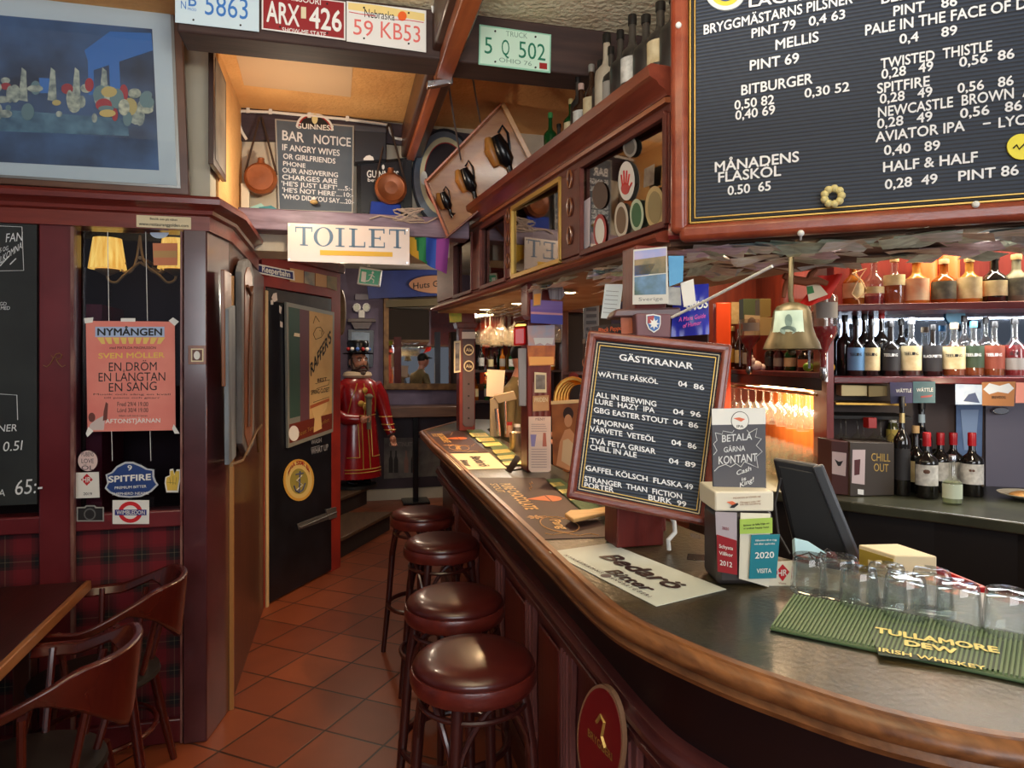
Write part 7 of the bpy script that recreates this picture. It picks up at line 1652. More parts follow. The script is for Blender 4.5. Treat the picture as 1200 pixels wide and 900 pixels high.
def whisk(lb, u, h, wd_, gm, kw, lm, text='TEELING'):
    o = shelf_bottle(lb, u, pS1, Z2, h, wd_, gm, group=grp2, neck=.4, nr=.3, shoulder=.14, **kw)
    r = wd_ / 2.15 * 3.25 / F
    t = MB(o)
    hh = h * 3.25 / F
    tt = text; n = len(tt)
    for i, ch in enumerate(tt):                       # letters wrapped round the label
        a0 = -pi / 2 + (i - n / 2) * .2; a1 = a0 + .17; rr = r * 1.02
        t.write(ch, V((rr * cos(a0), rr * sin(a0), hh * .36)), V((rr * cos(a1), rr * sin(a1), hh * .36)), V((0, 0, hh * .05)), 0, .02, nrm=V((cos(a0), sin(a0), 0)))
    t.build('label_lettering', lm, smooth=0)
    return o
lbf = mat('label_lower', (206, 190, 150), .6)
for lb, u, h, wd_, gm, kw, lm, tx in (('dark bottle with blue label, leftmost on the second shelf', 1003, 66, 21, dark_glass, dict(cap=blk, lab=l_blue, labz=(.1, .5)), ink, 'TEELING'), ('dark bottle with cream label beside the blue label one', 1021, 66, 21, dark_glass, dict(cap=blk, lab=l_cream, labz=(.1, .5)), ink, 'TEELING'), ('dark bottle with black and cream label, third on the second shelf', 1044, 64, 23, dark_glass, dict(cap=blk, lab=l_dk, labz=(.1, .48)), white, 'TEELING'), ('clear topped bottle with pointed cream label, fourth on the second shelf', 1068, 68, 24, clear_b, dict(cap=mat('cap_grey', (120, 120, 124), .4), lab=l_cream, labz=(.1, .52), liquid=liquor('brown_spirit', (96, 52, 24), .4), fill=.35), ink, 'TEELING'), ('black bottle with white capitals, fifth on the second shelf', 1093, 60, 22, dark_glass, dict(cap=blk, lab=l_dk, labz=(.1, .6)), white, 'BLACKPITTS'), ('amber bottle with cream label before the bright mirror', 1118, 62, 26, clear_b, dict(cap=cork, lab=l_cream, labz=(.14, .56), liquid=amber, fill=.95), ink, 'TEELING'), ('amber bottle with green label on the second shelf', 1141, 64, 24, clear_b, dict(cap=mat('cap_sky', (70, 150, 200), .4), lab=l_green, labz=(.16, .56), liquid=amber, fill=.7), white, 'TEELING'), ('amber bottle with brown and red label on the second shelf', 1165, 64, 24, clear_b, dict(cap=blk, lab=mat('label_russet', (140, 66, 44), .6), labz=(.14, .56), liquid=amber, fill=.95), white, 'TEELING'), ('clear bottle with red spirit and grey label, rightmost on the second shelf', 1189, 68, 24, clear_b, dict(cap=blk, lab=lab_grey, labz=(.12, .32), liquid=redl, fill=.9), ink, 'SLOE')):
    whisk(lb, u, h, wd_, gm, kw, lm, tx)
for u, h, lb in ((990, 70, 'tall black bottle in the back row by the chrome rod'), (1013, 72, 'dark back row bottle between the blue and cream label bottles'), (1033, 74, 'dark red capped back row bottle left of the third bottle'), (1056, 66, 'dark back row bottle between the third and fourth bottles'), (1130, 70, 'back row bottle left of the green label bottle'), (1155, 68, 'back row bottle right of the green label bottle')):
    shelf_bottle(lb, u, pS1b, Z2, h, 20, dark_glass if u < 1100 else clear_b, cap=red_paint if u == 1033 else blk, group='back row bottles on the second shelf')
pm1 = PL(Q(0, .30), by_)
MB().oval((1120, 370), (11.5, 10.5), pm1, .004, lift=.0).build('round_blue_mat', mat('mat_sky_blue', (110, 164, 196), .6), smooth=0, label='round sky blue beer mat on the mirror above the amber bottle', cat='beer mat')
# tubes behind the top shelf
for lb, u, h in (('orange gift tube behind the pale bottle on the top shelf', 1086, 62), ('orange gift tube behind the grey green label bottle', 1112, 60)):
    q = pS1b(u, 400); MB().lathe([(0, 0), (.045, 0), (.045, .26), (.042, .264), (0, .264)], V((q.x, q.y, Z1 + .001)), 20).build('gift_tube', mat('tube_orange', (226, 108, 46), .5), label=lb, cat='tube', group='orange gift tubes')
pfr = PL(Q(0, -.012), by_)
for lb, q, c in (('cream carton under the second shelf, left one', [(986, 451), (1016, 452), (1016, 464), (986, 464)], (216, 200, 150)), ('cream carton under the second shelf, right one', [(1018, 452), (1040, 452), (1040, 464), (1018, 465)], (190, 166, 110))):
    MB().slab(q, PL(Q(0, .05), by_), .12).build('small_carton', mat('small_carton_%d' % c[0], c, .6), bevel=.002, label=lb, cat='box')
qbox(on(bb), -.02, .32, .03, .3, Z2 - .2, Z2 - .185).build('carton_ledge', blackm)
o = card('beer_mat_sign', 'dark blue hanging beer card left of the teal one', 'card', [(1042, 448), (1069, 448), (1069, 472), (1043, 473)], pfr, mat('card_navy', (44, 48, 78), .5, c2=(70, 60, 110), scale=8), .004, lift=.006)
on(o).writepx('WÄTTLE', (1049, 460), (1067, 459.5), 4, pfr, 0, .02, lift=.012).build('lettering', white, smooth=0)
o = card('beer_mat_sign', 'teal hanging beer card right of the dark blue one', 'card', [(1069, 447), (1095, 447), (1095, 472), (1069, 472)], pfr, mat('card_petrol', (46, 84, 96), .5, c2=(70, 116, 126), scale=8), .004, lift=.008)
on(o).writepx('WÄTTLE', (1073, 459), (1092, 458.5), 4, pfr, 0, .02, lift=.014).build('lettering', white, smooth=0)
on(o).slab([(1078, 464), (1092, 462.5), (1090, 465), (1078, 466)], pfr, .0005, lift=.013).build('red_stroke', red_paint, smooth=0)
o = card('white_blue_card', 'white and blue card under the second shelf', 'card', [(1119, 450), (1150, 451), (1150, 474), (1119, 474)], pfr, mat('card_ice', (206, 218, 232), .5, c2=(150, 176, 210), scale=10), .004, lift=.004)
on(o).slab([(1128, 470), (1134, 462), (1142, 460), (1147, 472)], pfr, .0005, lift=.0095).build('navy_shape', mat('card_navy2', (60, 74, 110), .5), smooth=0)
o = card('brown_beer_card', 'brown beer card with a silver oval under the second shelf', 'card', [(1150, 448), (1189, 447), (1187, 476), (1150, 475)], pfr, mat('card_kraft', (166, 112, 66), .6), .004, lift=.006)
on(o).slab([(1151, 456), (1158, 449), (1170, 452), (1181, 449), (1187, 455), (1180, 461), (1168, 459), (1158, 462)], pfr, .0005, lift=.0115).build('silver_burst', mat('card_silver', (206, 214, 222), .4), smooth=0)
on(o).writepx('BREWDOG', (1161, 467), (1177, 467), 3, pfr, 0, .02, lift=.0115).build('lettering', ink, smooth=0)
card('pink_beer_card', 'pink card at the right picture edge under the second shelf', 'card', [(1190, 448), (1222, 449), (1222, 472), (1189, 472)], pfr, mat('card_salmon', (226, 150, 136), .6), .004, lift=.006)
pw2 = PL(Q(0, .3), by_)
o = card('blue_glass_poster', 'blue poster of a beer glass on the wall under the second shelf', 'poster', [(1120, 474), (1151, 474), (1150, 535), (1120, 533)], pw2, mat('poster_steel_blue', (104, 134, 180), .5, c2=(70, 96, 140), scale=5), .004, lift=.002)
on(o).slab([(1125, 480), (1146, 480), (1142, 528), (1129, 527)], pw2, .001, lift=.008).build('printed_glass', mat('poster_pale', (140, 166, 204), .5), smooth=0)
qbox(on(bb), .72, 1.9, .3, .319, 1.0, Z2 - .03).build('grey_panel', mat('panel_violet_grey', (110, 106, 122), .5))
MB().oval((1170, 481), (10, 4.5), pw2, .02, lift=.03).build('silver_socket', mat('socket_silver', (196, 196, 200), .2, .9), bevel=.004, label='small oval silver fitting under the brown beer card', cat='fitting')
# back counter
cf = [PZ(1.0)(u, v) for u, v in ((870, 571), (940, 580), (997, 588), (1100, 600), (1200, 613), (1330, 634))]
poly_ = [V((p.x, p.y, .955)) for p in cf] + [Q(1.9, .34, .955), Q(-.05, .34, .955), C(1.85, 3.4, .955), C(1.85, 5.0, .955), C(1.25, 5.0, .955)]
bc = MB().prism(poly_, (0, 0, .045)).build('back_counter', mat('back_counter_stone', (60, 62, 48), .3, c2=(44, 46, 38), scale=6), bevel=.006, label='dark greenish back counter under the spirit shelves', cat='counter', smooth=0)
on(bc).prism([V((p.x, p.y, 0)) + by_ * .05 for p in cf] + [Q(1.9, .3, 0), C(1.85, 3.25, 0), C(1.85, 5.0, 0), C(1.3, 5.0, 0)], (0, 0, .955)).build('cupboard_front', mat('cupboard_black', (18, 14, 14), .45), smooth=0)
pcb = PZ(1.0)
def counter_bottle(lb, u, v, htop, wpx, gm, **k):
    p = pcb(u, v); d = (p - EYE).dot(FW); return bottle(lb, V((p.x, p.y, 1.001)), (v - htop) * d / F, wpx / 2 * d / F, gm, **k)
redcap = mat('foil_red', (168, 20, 30), .35); l_redband = mat('label_red_band', (150, 40, 36), .6)
for lb, u, v in (('red capped wine bottle, leftmost of the front four', 1086, 583), ('red capped wine bottle, second of the front four', 1102, 576), ('red capped wine bottle right behind the small clear bottle', 1117, 575), ('red capped wine bottle standing alone at the right', 1139, 581)):
    o = counter_bottle(lb, u, v, 508, 24, dark_glass, cap=redcap, lab=lab_white, labz=(.2, .52), neck=.34, nr=.3, group='red capped wine bottles on the back counter')
    r = 12 * 2.95 / F
    MB(o).lathe([(r * 1.016, .075 * .72), (r * 1.016, .095 * .7)], seg=14, a0=-pi / 2 - 1.2, a1=-pi / 2 + 1.2).build('red_band', l_redband, smooth=60)
    hh = (v - 508) * (pcb(u, v) - EYE).dot(FW) / F
    MB(o).lathe([(r * .385, hh * .8), (r * .385, hh * .9)], seg=16).build('foil_sleeve', redcap, smooth=50)
    MB(o).ball((0, -r * 1.0, hh * .42), (r * .3, r * .06, r * .3), 0, 10).build('label_crest', mat('crest_brown', (96, 64, 48), .6))
counter_bottle('small clear pale green bottle in front of the wine bottles', 1116, 590, 534, 21, clear_b, cap=steel, lab=mat('label_pale_green', (206, 216, 190), .6), labz=(.12, .42), neck=.5, nr=.36, liquid=liquor('pale_green_drink', (206, 216, 180), .6), fill=.9)
for lb, u, v, ht, w_, gm, kw in (('tall dark bottle right of the dark wine box', 1057, 580, 466, 18, dark_glass, dict(cap=blk, lab=l_dk, neck_lab=goldcap)), ('dark bottle with cream label behind the wine bottles', 1073, 576, 500, 22, dark_glass, dict(cap=cork, lab=l_cream)), ('bottle with pale blue neck label behind the wine bottles', 1080, 568, 470, 22, dark_glass, dict(cap=blk, neck_lab=mat('label_ice', (190, 210, 220), .5))), ('dark bottle in the back row between the red caps', 1094, 566, 504, 18, dark_glass, dict(cap=cork)), ('dark bottle in the back row right of centre', 1112, 566, 505, 18, dark_glass, dict(cap=cork))):
    counter_bottle(lb, u, v, ht, w_, gm, **kw)
q = pcb(1046, 566)
bottle('small yellow label bottle with white cap behind the dark wine box', V((q.x, q.y, 1.001)), .335, .03, liquor('olive_glass', (90, 90, 40), .3), cap=white, lab=mat('label_lemon', (216, 190, 90), .6), labz=(.6, .8), neck=.15, nr=.5)
# dark wine box and neighbours
ppb = PL(pcb(1000, 582), -FW + RT * .12)
xA = [ppb(u, v) for u, v in ((996, 580), (1048, 584), (1048, 519), (996, 518))]
o = MB().prism([wpt(xA[0], 1.001), wpt(xA[1], 1.001), xA[2], xA[3]], FW * .16 + RT * .03).build('wine_box', mat('winebox_dark', (62, 52, 44), .5), bevel=.003, label='dark wine box reading CHILL OUT on the back counter', cat='box')
on(o).writepx('CHILL', (1021, 540), (1043, 541), 9, ppb, 0, .0, lift=.001).writepx('OUT', (1024, 552), (1041, 553), 9, ppb, 0, .0, lift=.001).build('gold_lettering', gold, smooth=0)
on(o).slab([(999, 527), (1014, 527), (1013, 568), (998, 566)], ppb, .0006, lift=.001).build('pale_panel', mat('box_pale_mauve', (206, 186, 186), .6), smooth=0)
on(o).slab([(1001, 539), (1008, 538), (1007, 556), (1001, 557)], ppb, .0006, lift=.0018).build('printed_tap', mat('box_maroon', (84, 34, 38), .6), smooth=0)
on(o).slab([(1005, 573), (1012, 574), (1012, 580), (1005, 579)], ppb, .0006, lift=.001).build('pale_square', white, smooth=0)
ppb2 = PL(pcb(985, 580), -FW - RT * .55)
xB = [ppb2(u, v) for u, v in ((974, 575), (996, 580), (996, 518), (974, 516))]
o = MB().prism([wpt(xB[0], 1.001), wpt(xB[1], 1.001), xB[2], xB[3]], FW * .14 + RT * .0).build('maroon_wine_box', mat('winebox_maroon', (76, 38, 36), .5), bevel=.003, label='maroon wine box directly left of the dark wine box', cat='box')
on(o).slab([(975, 529), (992, 531), (991, 558), (975, 555)], ppb2, .0006, lift=.001).build('pale_panel', mat('box_pale_mauve', (206, 186, 186), .6), smooth=0)
on(o).slab([(978, 538), (983, 541), (988, 540), (985, 546), (982, 546)], ppb2, .0006, lift=.0018).build('printed_bird', ink, smooth=0)
p = PZ(1.0)(1030, 560)
o = MB().prism([wpt(ppb(1026, 500), ppb(0, 517).z + .002) + FW * .06, wpt(ppb(1036, 500), ppb(0, 517).z + .002) + FW * .06, wpt(ppb(1036, 500), ppb(0, 502).z) + FW * .06, wpt(ppb(1026, 500), ppb(0, 502).z) + FW * .06], FW * .05).build('small_red_box', red_paint, bevel=.002, label='small red box on top of the dark wine box', cat='box')
# right end of the counter
q = pcb(1160, 556)
MB().lathe([(0, 0), (.03, 0), (.04, .17), (.038, .175), (0, .175)], V((q.x, q.y, 1.001)), 20).build('cup_stack', mat('cups_cream', (206, 196, 160), .6), label='stack of cream cups at the right end of the back counter', cat='cups')
q = pcb(1178, 568)
o = thing('bitters_bottle', 'small clear bottle with white neck wrap at the right end of the counter', 'bottle', V((q.x, q.y, 1.001)))
MB(o).lathe([(0, .001), (.028, 0), (.03, .01), (.03, .1), (.03, .14)], seg=20).build('glass_body', clear_b)
MB(o).lathe([(.03, .13), (.026, .17), (.02, .2), (0, .2)], seg=20).build('white_wrap', paper)
MB(o).lathe([(.016, .2), (.016, .225), (.0, .226)], seg=16).build('cap', red_paint)
q = pcb(1194, 548)
MB().ball(V((q.x, q.y, 1.12)), (.06, .05, .075)).lathe([(.05, 0), (.05, .05), (.045, .06)], V((q.x, q.y, 1.001)), 18).build('teal_ornament', mat('teal_plastic', (40, 160, 166), .3), label='teal rounded plastic object at the right end of the counter', cat='ornament')
q = pcb(1204, 585)
o = MB().lathe([(0, .004), (.05, .002), (.11, .022), (.112, .026), (.05, .01), (0, .01)], V((q.x, q.y, 1.001)), 28).build('plate', mat('plate_ivory', (222, 214, 190), .4), label='ivory plate of snacks at the right picture edge on the counter', cat='plate')
on(o).ball(V((q.x, q.y, 1.018)), (.075, .06, .016)).build('snacks', mat('snack_orange', (226, 160, 90), .7, c2=(236, 190, 120), scale=60))
# ================================================================ BACK BAR, LEFT NICHE (runs away from the camera)
def Nx(Xc, Y, z=0): return C(Xc, Y, z)
def nbox(mb, x0, x1, y0, y1, z0, z1, mi=0): return mb.prism([C(x0, y0, z0), C(x1, y0, z0), C(x1, y1, z0), C(x0, y1, z0)], (0, 0, z1 - z0), mi)
ni = thing('niche_cabinet', 'warmly lit back bar niche with hanging glasses and bottles', 'cabinet', C(1.7, 4.1, 1.0))
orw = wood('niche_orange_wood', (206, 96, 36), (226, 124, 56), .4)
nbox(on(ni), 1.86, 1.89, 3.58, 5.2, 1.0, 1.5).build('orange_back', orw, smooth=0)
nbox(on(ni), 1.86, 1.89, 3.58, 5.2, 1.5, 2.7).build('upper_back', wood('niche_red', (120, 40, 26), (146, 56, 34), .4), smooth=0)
on(ni).prism([C(*p, 1.525) for p in ((1.47, 3.2), (1.475, 3.22), (1.55, 3.58), (1.86, 3.58), (1.86, 4.9), (1.5, 4.9))], (0, 0, .027)).build('shelf', shw, bevel=.003)
on(ni).prism([C(*p, 1.465) for p in ((1.475, 3.25), (1.55, 3.6), (1.58, 4.9), (1.51, 4.9))], (0, 0, .06)).build('dark_rail', mat('rail_dark', (40, 24, 22), .4), bevel=.003)
nbox(on(ni), 1.6, 1.86, 3.75, 4.8, 1.87, 1.885).build('upper_shelf', shw, bevel=.002)
for x in (1.5, 1.6, 1.7, 1.8): on(ni).tube([C(x, 3.3 + max(0, x - 1.48) * 3, 1.44), C(x, 4.9, 1.44)], .006, 8).build('glass_rack_rod', brass)
nbox(on(ni), 1.36, 1.46, 4.55, 4.62, 1.0, 2.0).build('orange_pilaster', mat('pilaster_orange', (206, 62, 22), .4, c2=(222, 80, 30), scale=4, stretch=(1, 1, .2)), bevel=.006)
nbox(on(ni), 1.5, 1.9, 5.2, 5.24, 1.0, 2.7).build('end_panel', wood('niche_red', (120, 40, 26), (146, 56, 34), .4), smooth=0)
pNi = PV(C(1.6, 3), FW)
def nz(u, xo=1.62): return PV(C(xo, 3), FW)(u, 430)
def nbottle(lb, u, htop, wpx, gm, z=1.553, xo=1.62, **k):
    q = nz(u, xo); d = (q - EYE).dot(FW); zt2 = CZ + (HZ - htop) * d / F
    return bottle(lb, V((q.x, q.y, z)), zt2 - z, wpx / 2 * d / F, gm, **k)
gn = 'bottles in the lit niche'
for lb, u, ht, w_, gm, kw in (('bottle with yellow label beside the orange pilaster', 858, 383, 13, liquor('rum', (110, 50, 20), .4), dict(cap=goldcap, lab=mat('label_sun', (226, 176, 60), .6))), ('brown bottle second from the orange pilaster', 867, 386, 12, brown_glass, dict(cap=blk, lab=l_cream)), ('slim bottle third from the orange pilaster', 876, 392, 12, brown_glass, dict(cap=cork, lab=lab_grey)), ('dark box bottle under the bell at left', 902, 402, 12, dark_glass, dict(cap=blk, lab=l_dk)), ('plum bottle under the bell', 913, 404, 13, liquor('plum_glass', (70, 30, 40), .3), dict(cap=blk, lab=lab_grey)), ('green bottle with cream label under the bell', 926, 403, 14, green_glass, dict(cap=blk, lab=l_cream)), ('bottle with round orange label under the bell', 943, 406, 16, dark_glass, dict(cap=goldcap, lab=mat('label_hex', (214, 130, 90), .6))), ('small dark bottle behind the lime', 955, 405, 12, dark_glass, dict(cap=blk, lab=lab_grey))):
    nbottle(lb, u, ht, w_, gm, group=gn, neck=.3, nr=.4, **kw)
for lb, u, ht, w_, m_ in (('dark green carton on the small upper niche shelf', 880, 350, 18, l_green), ('olive carton beside the dark green one in the niche', 897, 350, 13, mat('carton_olive', (96, 88, 44), .6)), ('small orange topped bottle box in the niche', 862, 354, 10, l_cream)):
    q = nz(u, 1.66); d = (q - EYE).dot(FW); zt2 = CZ + (HZ - ht) * d / F; w2 = w_ / 2 * d / F
    MB().prism([q - RT * 0 - RT * w2 + V((0, 0, 1.886 - q.z)), q + RT * w2 + V((0, 0, 1.886 - q.z)), wpt(q + RT * w2, zt2), wpt(q - RT * w2, zt2)], FW * .09).build('small_carton', m_, bevel=.002, label=lb, cat='box')
pni2 = PD(3.95)
o = card('framed_portrait', 'small framed grey portrait hanging in the lit niche', 'picture', [(872, 369), (890, 370), (889, 393), (872, 393)], pni2, mat('portrait_cream', (206, 190, 150), .6), .01)
on(o).oval((880, 379), (5, 7), pni2, .001, lift=.014).build('portrait_head', mat('portrait_grey', (120, 100, 84), .6), smooth=0)
card('tan_card', 'tan card hanging right of the small portrait in the niche', 'card', [(890, 372), (906, 372), (905, 393), (890, 393)], pni2, mat('card_sand', (176, 156, 104), .6), .004)
# upturned optic bottles
def optic(lb, u, d, w_, vt, vm, vb, liq):
    p = at(u, vt, d); s_ = d / F; r = w_ / 2 * s_; h = (vb - vt) * s_; hm = (vm - vt) * s_
    o = thing('optic_bottle', lb, 'bottle', p)
    MB(o).lathe([(0, 0), (r * .9, -.002), (r, -.012), (r, -hm * .97), (r * .55, -hm * 1.25), (.014, -hm * 1.5), (.014, -h)], seg=24).build('glass_body', clear_b, smooth=50)
    MB(o).lathe([(0, -hm * .8), (r * .95, -hm * .8), (r * .95, -hm * .97), (r * .5, -hm * 1.25), (.0125, -hm * 1.5), (.0125, -h * .98), (0, -h * .98)], seg=24).build('spirit', liq, smooth=50)
    MB(o).lathe([(.016, -h * 1.0), (.018, -h * 1.1), (.008, -h * 1.16), (0, -h * 1.16)], seg=14).build('pourer', steel)
    MB(o).lathe([(r * 1.01, -hm * .2), (r * 1.01, -hm * .6)], seg=14, a0=-pi / 2 - 1.2, a1=-pi / 2 + .6).build('label', lab_grey, smooth=60)
    MB(o).tube([(0, r * .9, -.02), (0, r * 1.6, -.02), (0, r * 1.6, -h)], .006, 8).build('wall_bracket', steel)
    return o
optic('large upturned clear bottle with red drink beside the chrome rod', 965, 3.18, 31, 346, 392, 432, redl)
optic('smaller upturned bottle with red drink left of the bell', 878, 3.9, 24, 374, 398, 430, redl)
for nm_, lb, u, c_ in (('lime', 'green lime on the niche shelf', 947, (120, 170, 50)), ('lemon', 'yellow lemon on the niche shelf', 972, (226, 170, 50))):
    q = nz(u, 1.55); MB().ball(V((q.x, q.y, 1.553 + .024)), (.026, .026, .024)).ball(V((q.x, q.y, 1.553 + .048)), (.006, .006, .006)).build(nm_, mat('fruit_' + nm_, c_, .4), label=lb, cat='fruit')
q = nz(886, 1.52)
o = thing('white_figurine', 'small white figurine on the front of the niche shelf', 'figurine', V((q.x, q.y, 1.553)))
MB(o).ball((0, 0, .03), (.04, .028, .03)).ball((-.035, -.01, .06), (.022, .02, .02)).ball((.045, 0, .02), (.02, .018, .02)).build('figure_body', mat('porcelain', (216, 196, 190), .35))
for s_ in (-1, 1): MB(o).ball((-.04, s_ * .012 - .01, .082), (.006, .005, .012)).build('ear', mat('porcelain', (216, 196, 190), .35))
# red bunting and twig at the top of the niche
pf1 = PL(C(1.15, 2.55), FW)
def flagf(a, b): return pf1(952 + a * 33 - b * (6 + 20 * b) * (1 - a * .6), 324 + a * -3 + b * (28 + 14 * (1 - a)), .015 * sin(a * 8 + b * 4))
MB().grid(14, 12, flagf).build('red_cloth', mat('red_cloth', (214, 40, 26), .7), smooth=60, label='red cloth hanging under the canopy beside the bell', cat='cloth')
fl2 = [(941, 336), (954, 332), (966, 346), (944, 354)]
o = MB().slab(fl2, pf1, .003, lift=.03).build('paper_flag', mat('flag_paper', (222, 206, 176), .6), smooth=0, label='small paper flag with a green corner behind the red cloth', cat='flag')
on(o).slab([(941, 337), (948, 336), (950, 344), (942, 346)], pf1, .0006, lift=.031).build('green_corner', mat('flag_green2', (50, 120, 60), .6), smooth=0)
tw = MB().tube([pf1(u, v, .05) for u, v in ((912, 325), (924, 330), (938, 332), (950, 330), (962, 334))], [.012, .016, .016, .014, .01], 8).tube([pf1(u, v, .05) for u, v in ((940, 331), (944, 322), (950, 318))], [.014, .011, .006], 8).tube([pf1(u, v, .05) for u, v in ((918, 328), (914, 338), (912, 350))], [.012, .01, .008], 8)
tw.build('brown_twig', mat('twig_brown', (134, 74, 44), .8), label='brown antler like twig above the bell', cat='twig')
# brass bell with a note pasted on
pb_ = at(928, 410, 2.12)
bell = thing('bar_bell', 'brass bar bell with a pale banknote pasted on, under the canopy', 'bell', pb_)
k_ = 2.12 / F
MB(bell).lathe([(31 * k_, 0), (32 * k_, 1 * k_), (30 * k_, 8 * k_), (26 * k_, 16 * k_), (23 * k_, 26 * k_), (21 * k_, 44 * k_), (17 * k_, 51 * k_), (8 * k_, 55 * k_), (0, 56 * k_)], seg=36).build('bell_body', mat('bell_brass', (98, 86, 58), .45, .6, c2=(80, 68, 44), scale=5), smooth=60)
MB(bell).tube([(0, 0, 54 * k_), (-2 * k_, 0, 64 * k_), (-1 * k_, 0, 90 * k_), (-1 * k_, .0, 126 * k_)], .008, 10).build('hanger', mat('bell_brass', (98, 86, 58), .45, .6))
MB(bell).ball((0, 0, -2 * k_), .012).build('clapper', mat('bell_brass', (98, 86, 58), .45, .6))
fa = face_cam(pb_)
nb_ = MB(bell, xf=Matrix.Rotation(fa, 4, 'Z'))
nb_.lathe([(25.5 * k_, 15 * k_), (23.8 * k_, 26 * k_), (22.4 * k_, 36 * k_), (21.6 * k_, 45 * k_)], seg=16, a0=-pi / 2 - 1.0, a1=-pi / 2 + .55)
note = nb_.build('pasted_note', mat('note_mint', (196, 212, 190), .6, c2=(170, 190, 170), scale=20), smooth=60)
nf = MB(bell, xf=Matrix.Rotation(fa, 4, 'Z'))
R6 = 23.6 * k_
for (da, z, ra, rz_) in ((-.15, 33, .17, 7.5), (-.17, 22, .36, 5)):
    pts = [V(((R6 + .002 + (33 - z) * .1 * k_) * cos(-pi / 2 + da + ra * cos(i * pi / 8)), (R6 + .002 + (33 - z) * .1 * k_) * sin(-pi / 2 + da + ra * cos(i * pi / 8)), (z + rz_ * sin(i * pi / 8)) * k_)) for i in range(16)]
    nf.add(pts, [tuple(range(16))])
nf.build('printed_portrait', mat('note_print', (130, 152, 140), .6), smooth=0)
# stemware
wine_m = clear_glass('wine_glass_clear', (248, 246, 238), .06, .75, .04, .05)
WG = [(.0, 0), (.033, -.001), (.034, -.004), (.008, -.01), (.004, -.02), (.004, -.09), (.012, -.1), (.032, -.118), (.038, -.145), (.036, -.18), (.032, -.2)]
wg0 = [None]
def wineglass(p, lb, grp, s_=1.0):
    if wg0[0] is None:
        o = MB().lathe(WG, seg=18).build('wine_glass', wine_m, smooth=60, loc=(0, 0, 0)); wg0[0] = o
    else:
        o = wg0[0].copy(); COL.objects.link(o)
    o.location = p; o.scale = (s_, s_, s_); tag(o, lb, 'glass', grp); return o
rs = random.Random(3)
for i in range(9):
    for j in range(3):
        wineglass(C(1.55 + .1 * j, 3.64 + .14 * i, 1.435), 'upside down wine glass hanging from the rods of the lit niche', 'wine glasses hanging in the lit niche', 1.0)
qbox(on(bb), .0, .3, .05, .28, Z2 - .135, Z2 - .125).build('glass_rack', brass)
for i in range(4):
    for j in range(2): wineglass(Q(.05 + .075 * i, .08 + .11 * j, Z2 - .2), 'upside down wine glass hanging under the second spirit shelf', 'wine glasses hanging under the second shelf', .85)
hb0 = None
for i in range(10):
    for j in range(3):
        p = C(1.42 + .1 * j, 3.3 + .12 * i, 1.001)
        if hb0 is None:
            hb0 = MB().lathe([(.03, 0), (.036, .05), (.038, .13), (.036, .13), (.034, .05), (.028, .01), (0, .008)], seg=18).build('beer_glass', wine_m, smooth=60, loc=(0, 0, 0)); o = hb0
        else: o = hb0.copy(); COL.objects.link(o)
        o.location = p; tag(o, 'clear beer glass standing in rows on the niche counter', 'glass', 'beer glasses on the niche counter')
area('niche_strip_light', C(1.7, 4.1, 1.46), (0, 0, -TH), .2, 1.2, 30, (1, .84, .58))
area('upper_niche_light', C(1.6, 4.0, 2.5), (0, radians(20), -TH), .12, 1.2, 22, (1, .66, .36))
area('shelf_strip_light', Q(.75, .06, 2.4), (0, 0, atan2(bx_.y, bx_.x)), 1.3, .08, 22, (1, .84, .6))
area('lower_shelf_light', Q(.85, .05, Z1 - .04), (0, 0, atan2(bx_.y, bx_.x)), 1.3, .05, 12, (.94, .97, 1))
point('counter_light', Q(.5, -.25, 1.46), 3, (1, .8, .55), .04)
# ================================================================ FAR INNER BAR BETWEEN THE PILLARS
for i in range(5):
    for j in range(5):
        x = .93 + .085 * j; y = 4.0 + .15 * i
        wineglass(V((x, y, 1.935 - .015 * (i % 2))), 'upside down wine glass hanging under the overhead cabinet by the pillars', 'wine glasses hanging under the overhead cabinet', 1.05)
gr = thing('glass_rack', 'thin dark glass rack under the overhead cabinet between the pillars', 'rack', (1.1, 4.3, 1.935))
for j in range(5): MB(gr).tube([(-.17 + .085 * j, -.4, .005), (-.17 + .085 * j, .4, .005)], .004, 6).build('rack_rod', steel)
o = MB().slab([(571, 433), (592, 434), (589, 467), (570, 464)], PD(4.75), .004).build('white_notice', mat('notice_cream', (226, 206, 188), .6), smooth=0, label='blank cream notice sheet hanging at the far end of the bar', cat='notice')
ct = thing('tap_column', 'khaki angular tap column at the far end of the bar', 'beer font', C(-.1, 4.5, 1.1))
pt_ = PD(4.55)
on(ct).slab([(574, 468), (584, 464), (584, 512), (574, 512)], pt_, .08).build('column', mat('khaki_metal', (150, 130, 100), .4, .3), bevel=.004)
on(ct).slab([(578, 464), (602, 458), (606, 468), (584, 473)], pt_, .08, lift=.01).build('top_arm', mat('khaki_metal', (150, 130, 100), .4, .3), bevel=.004)
on(ct).tube([pt_(592, 470, .03), pt_(593, 508, .03)], .008, 8).build('steel_pipe', steel)
on(ct).tube([pt_(582, 478, .05), pt_(585, 510, .05)], .014, 8).build('steel_tap', steel)
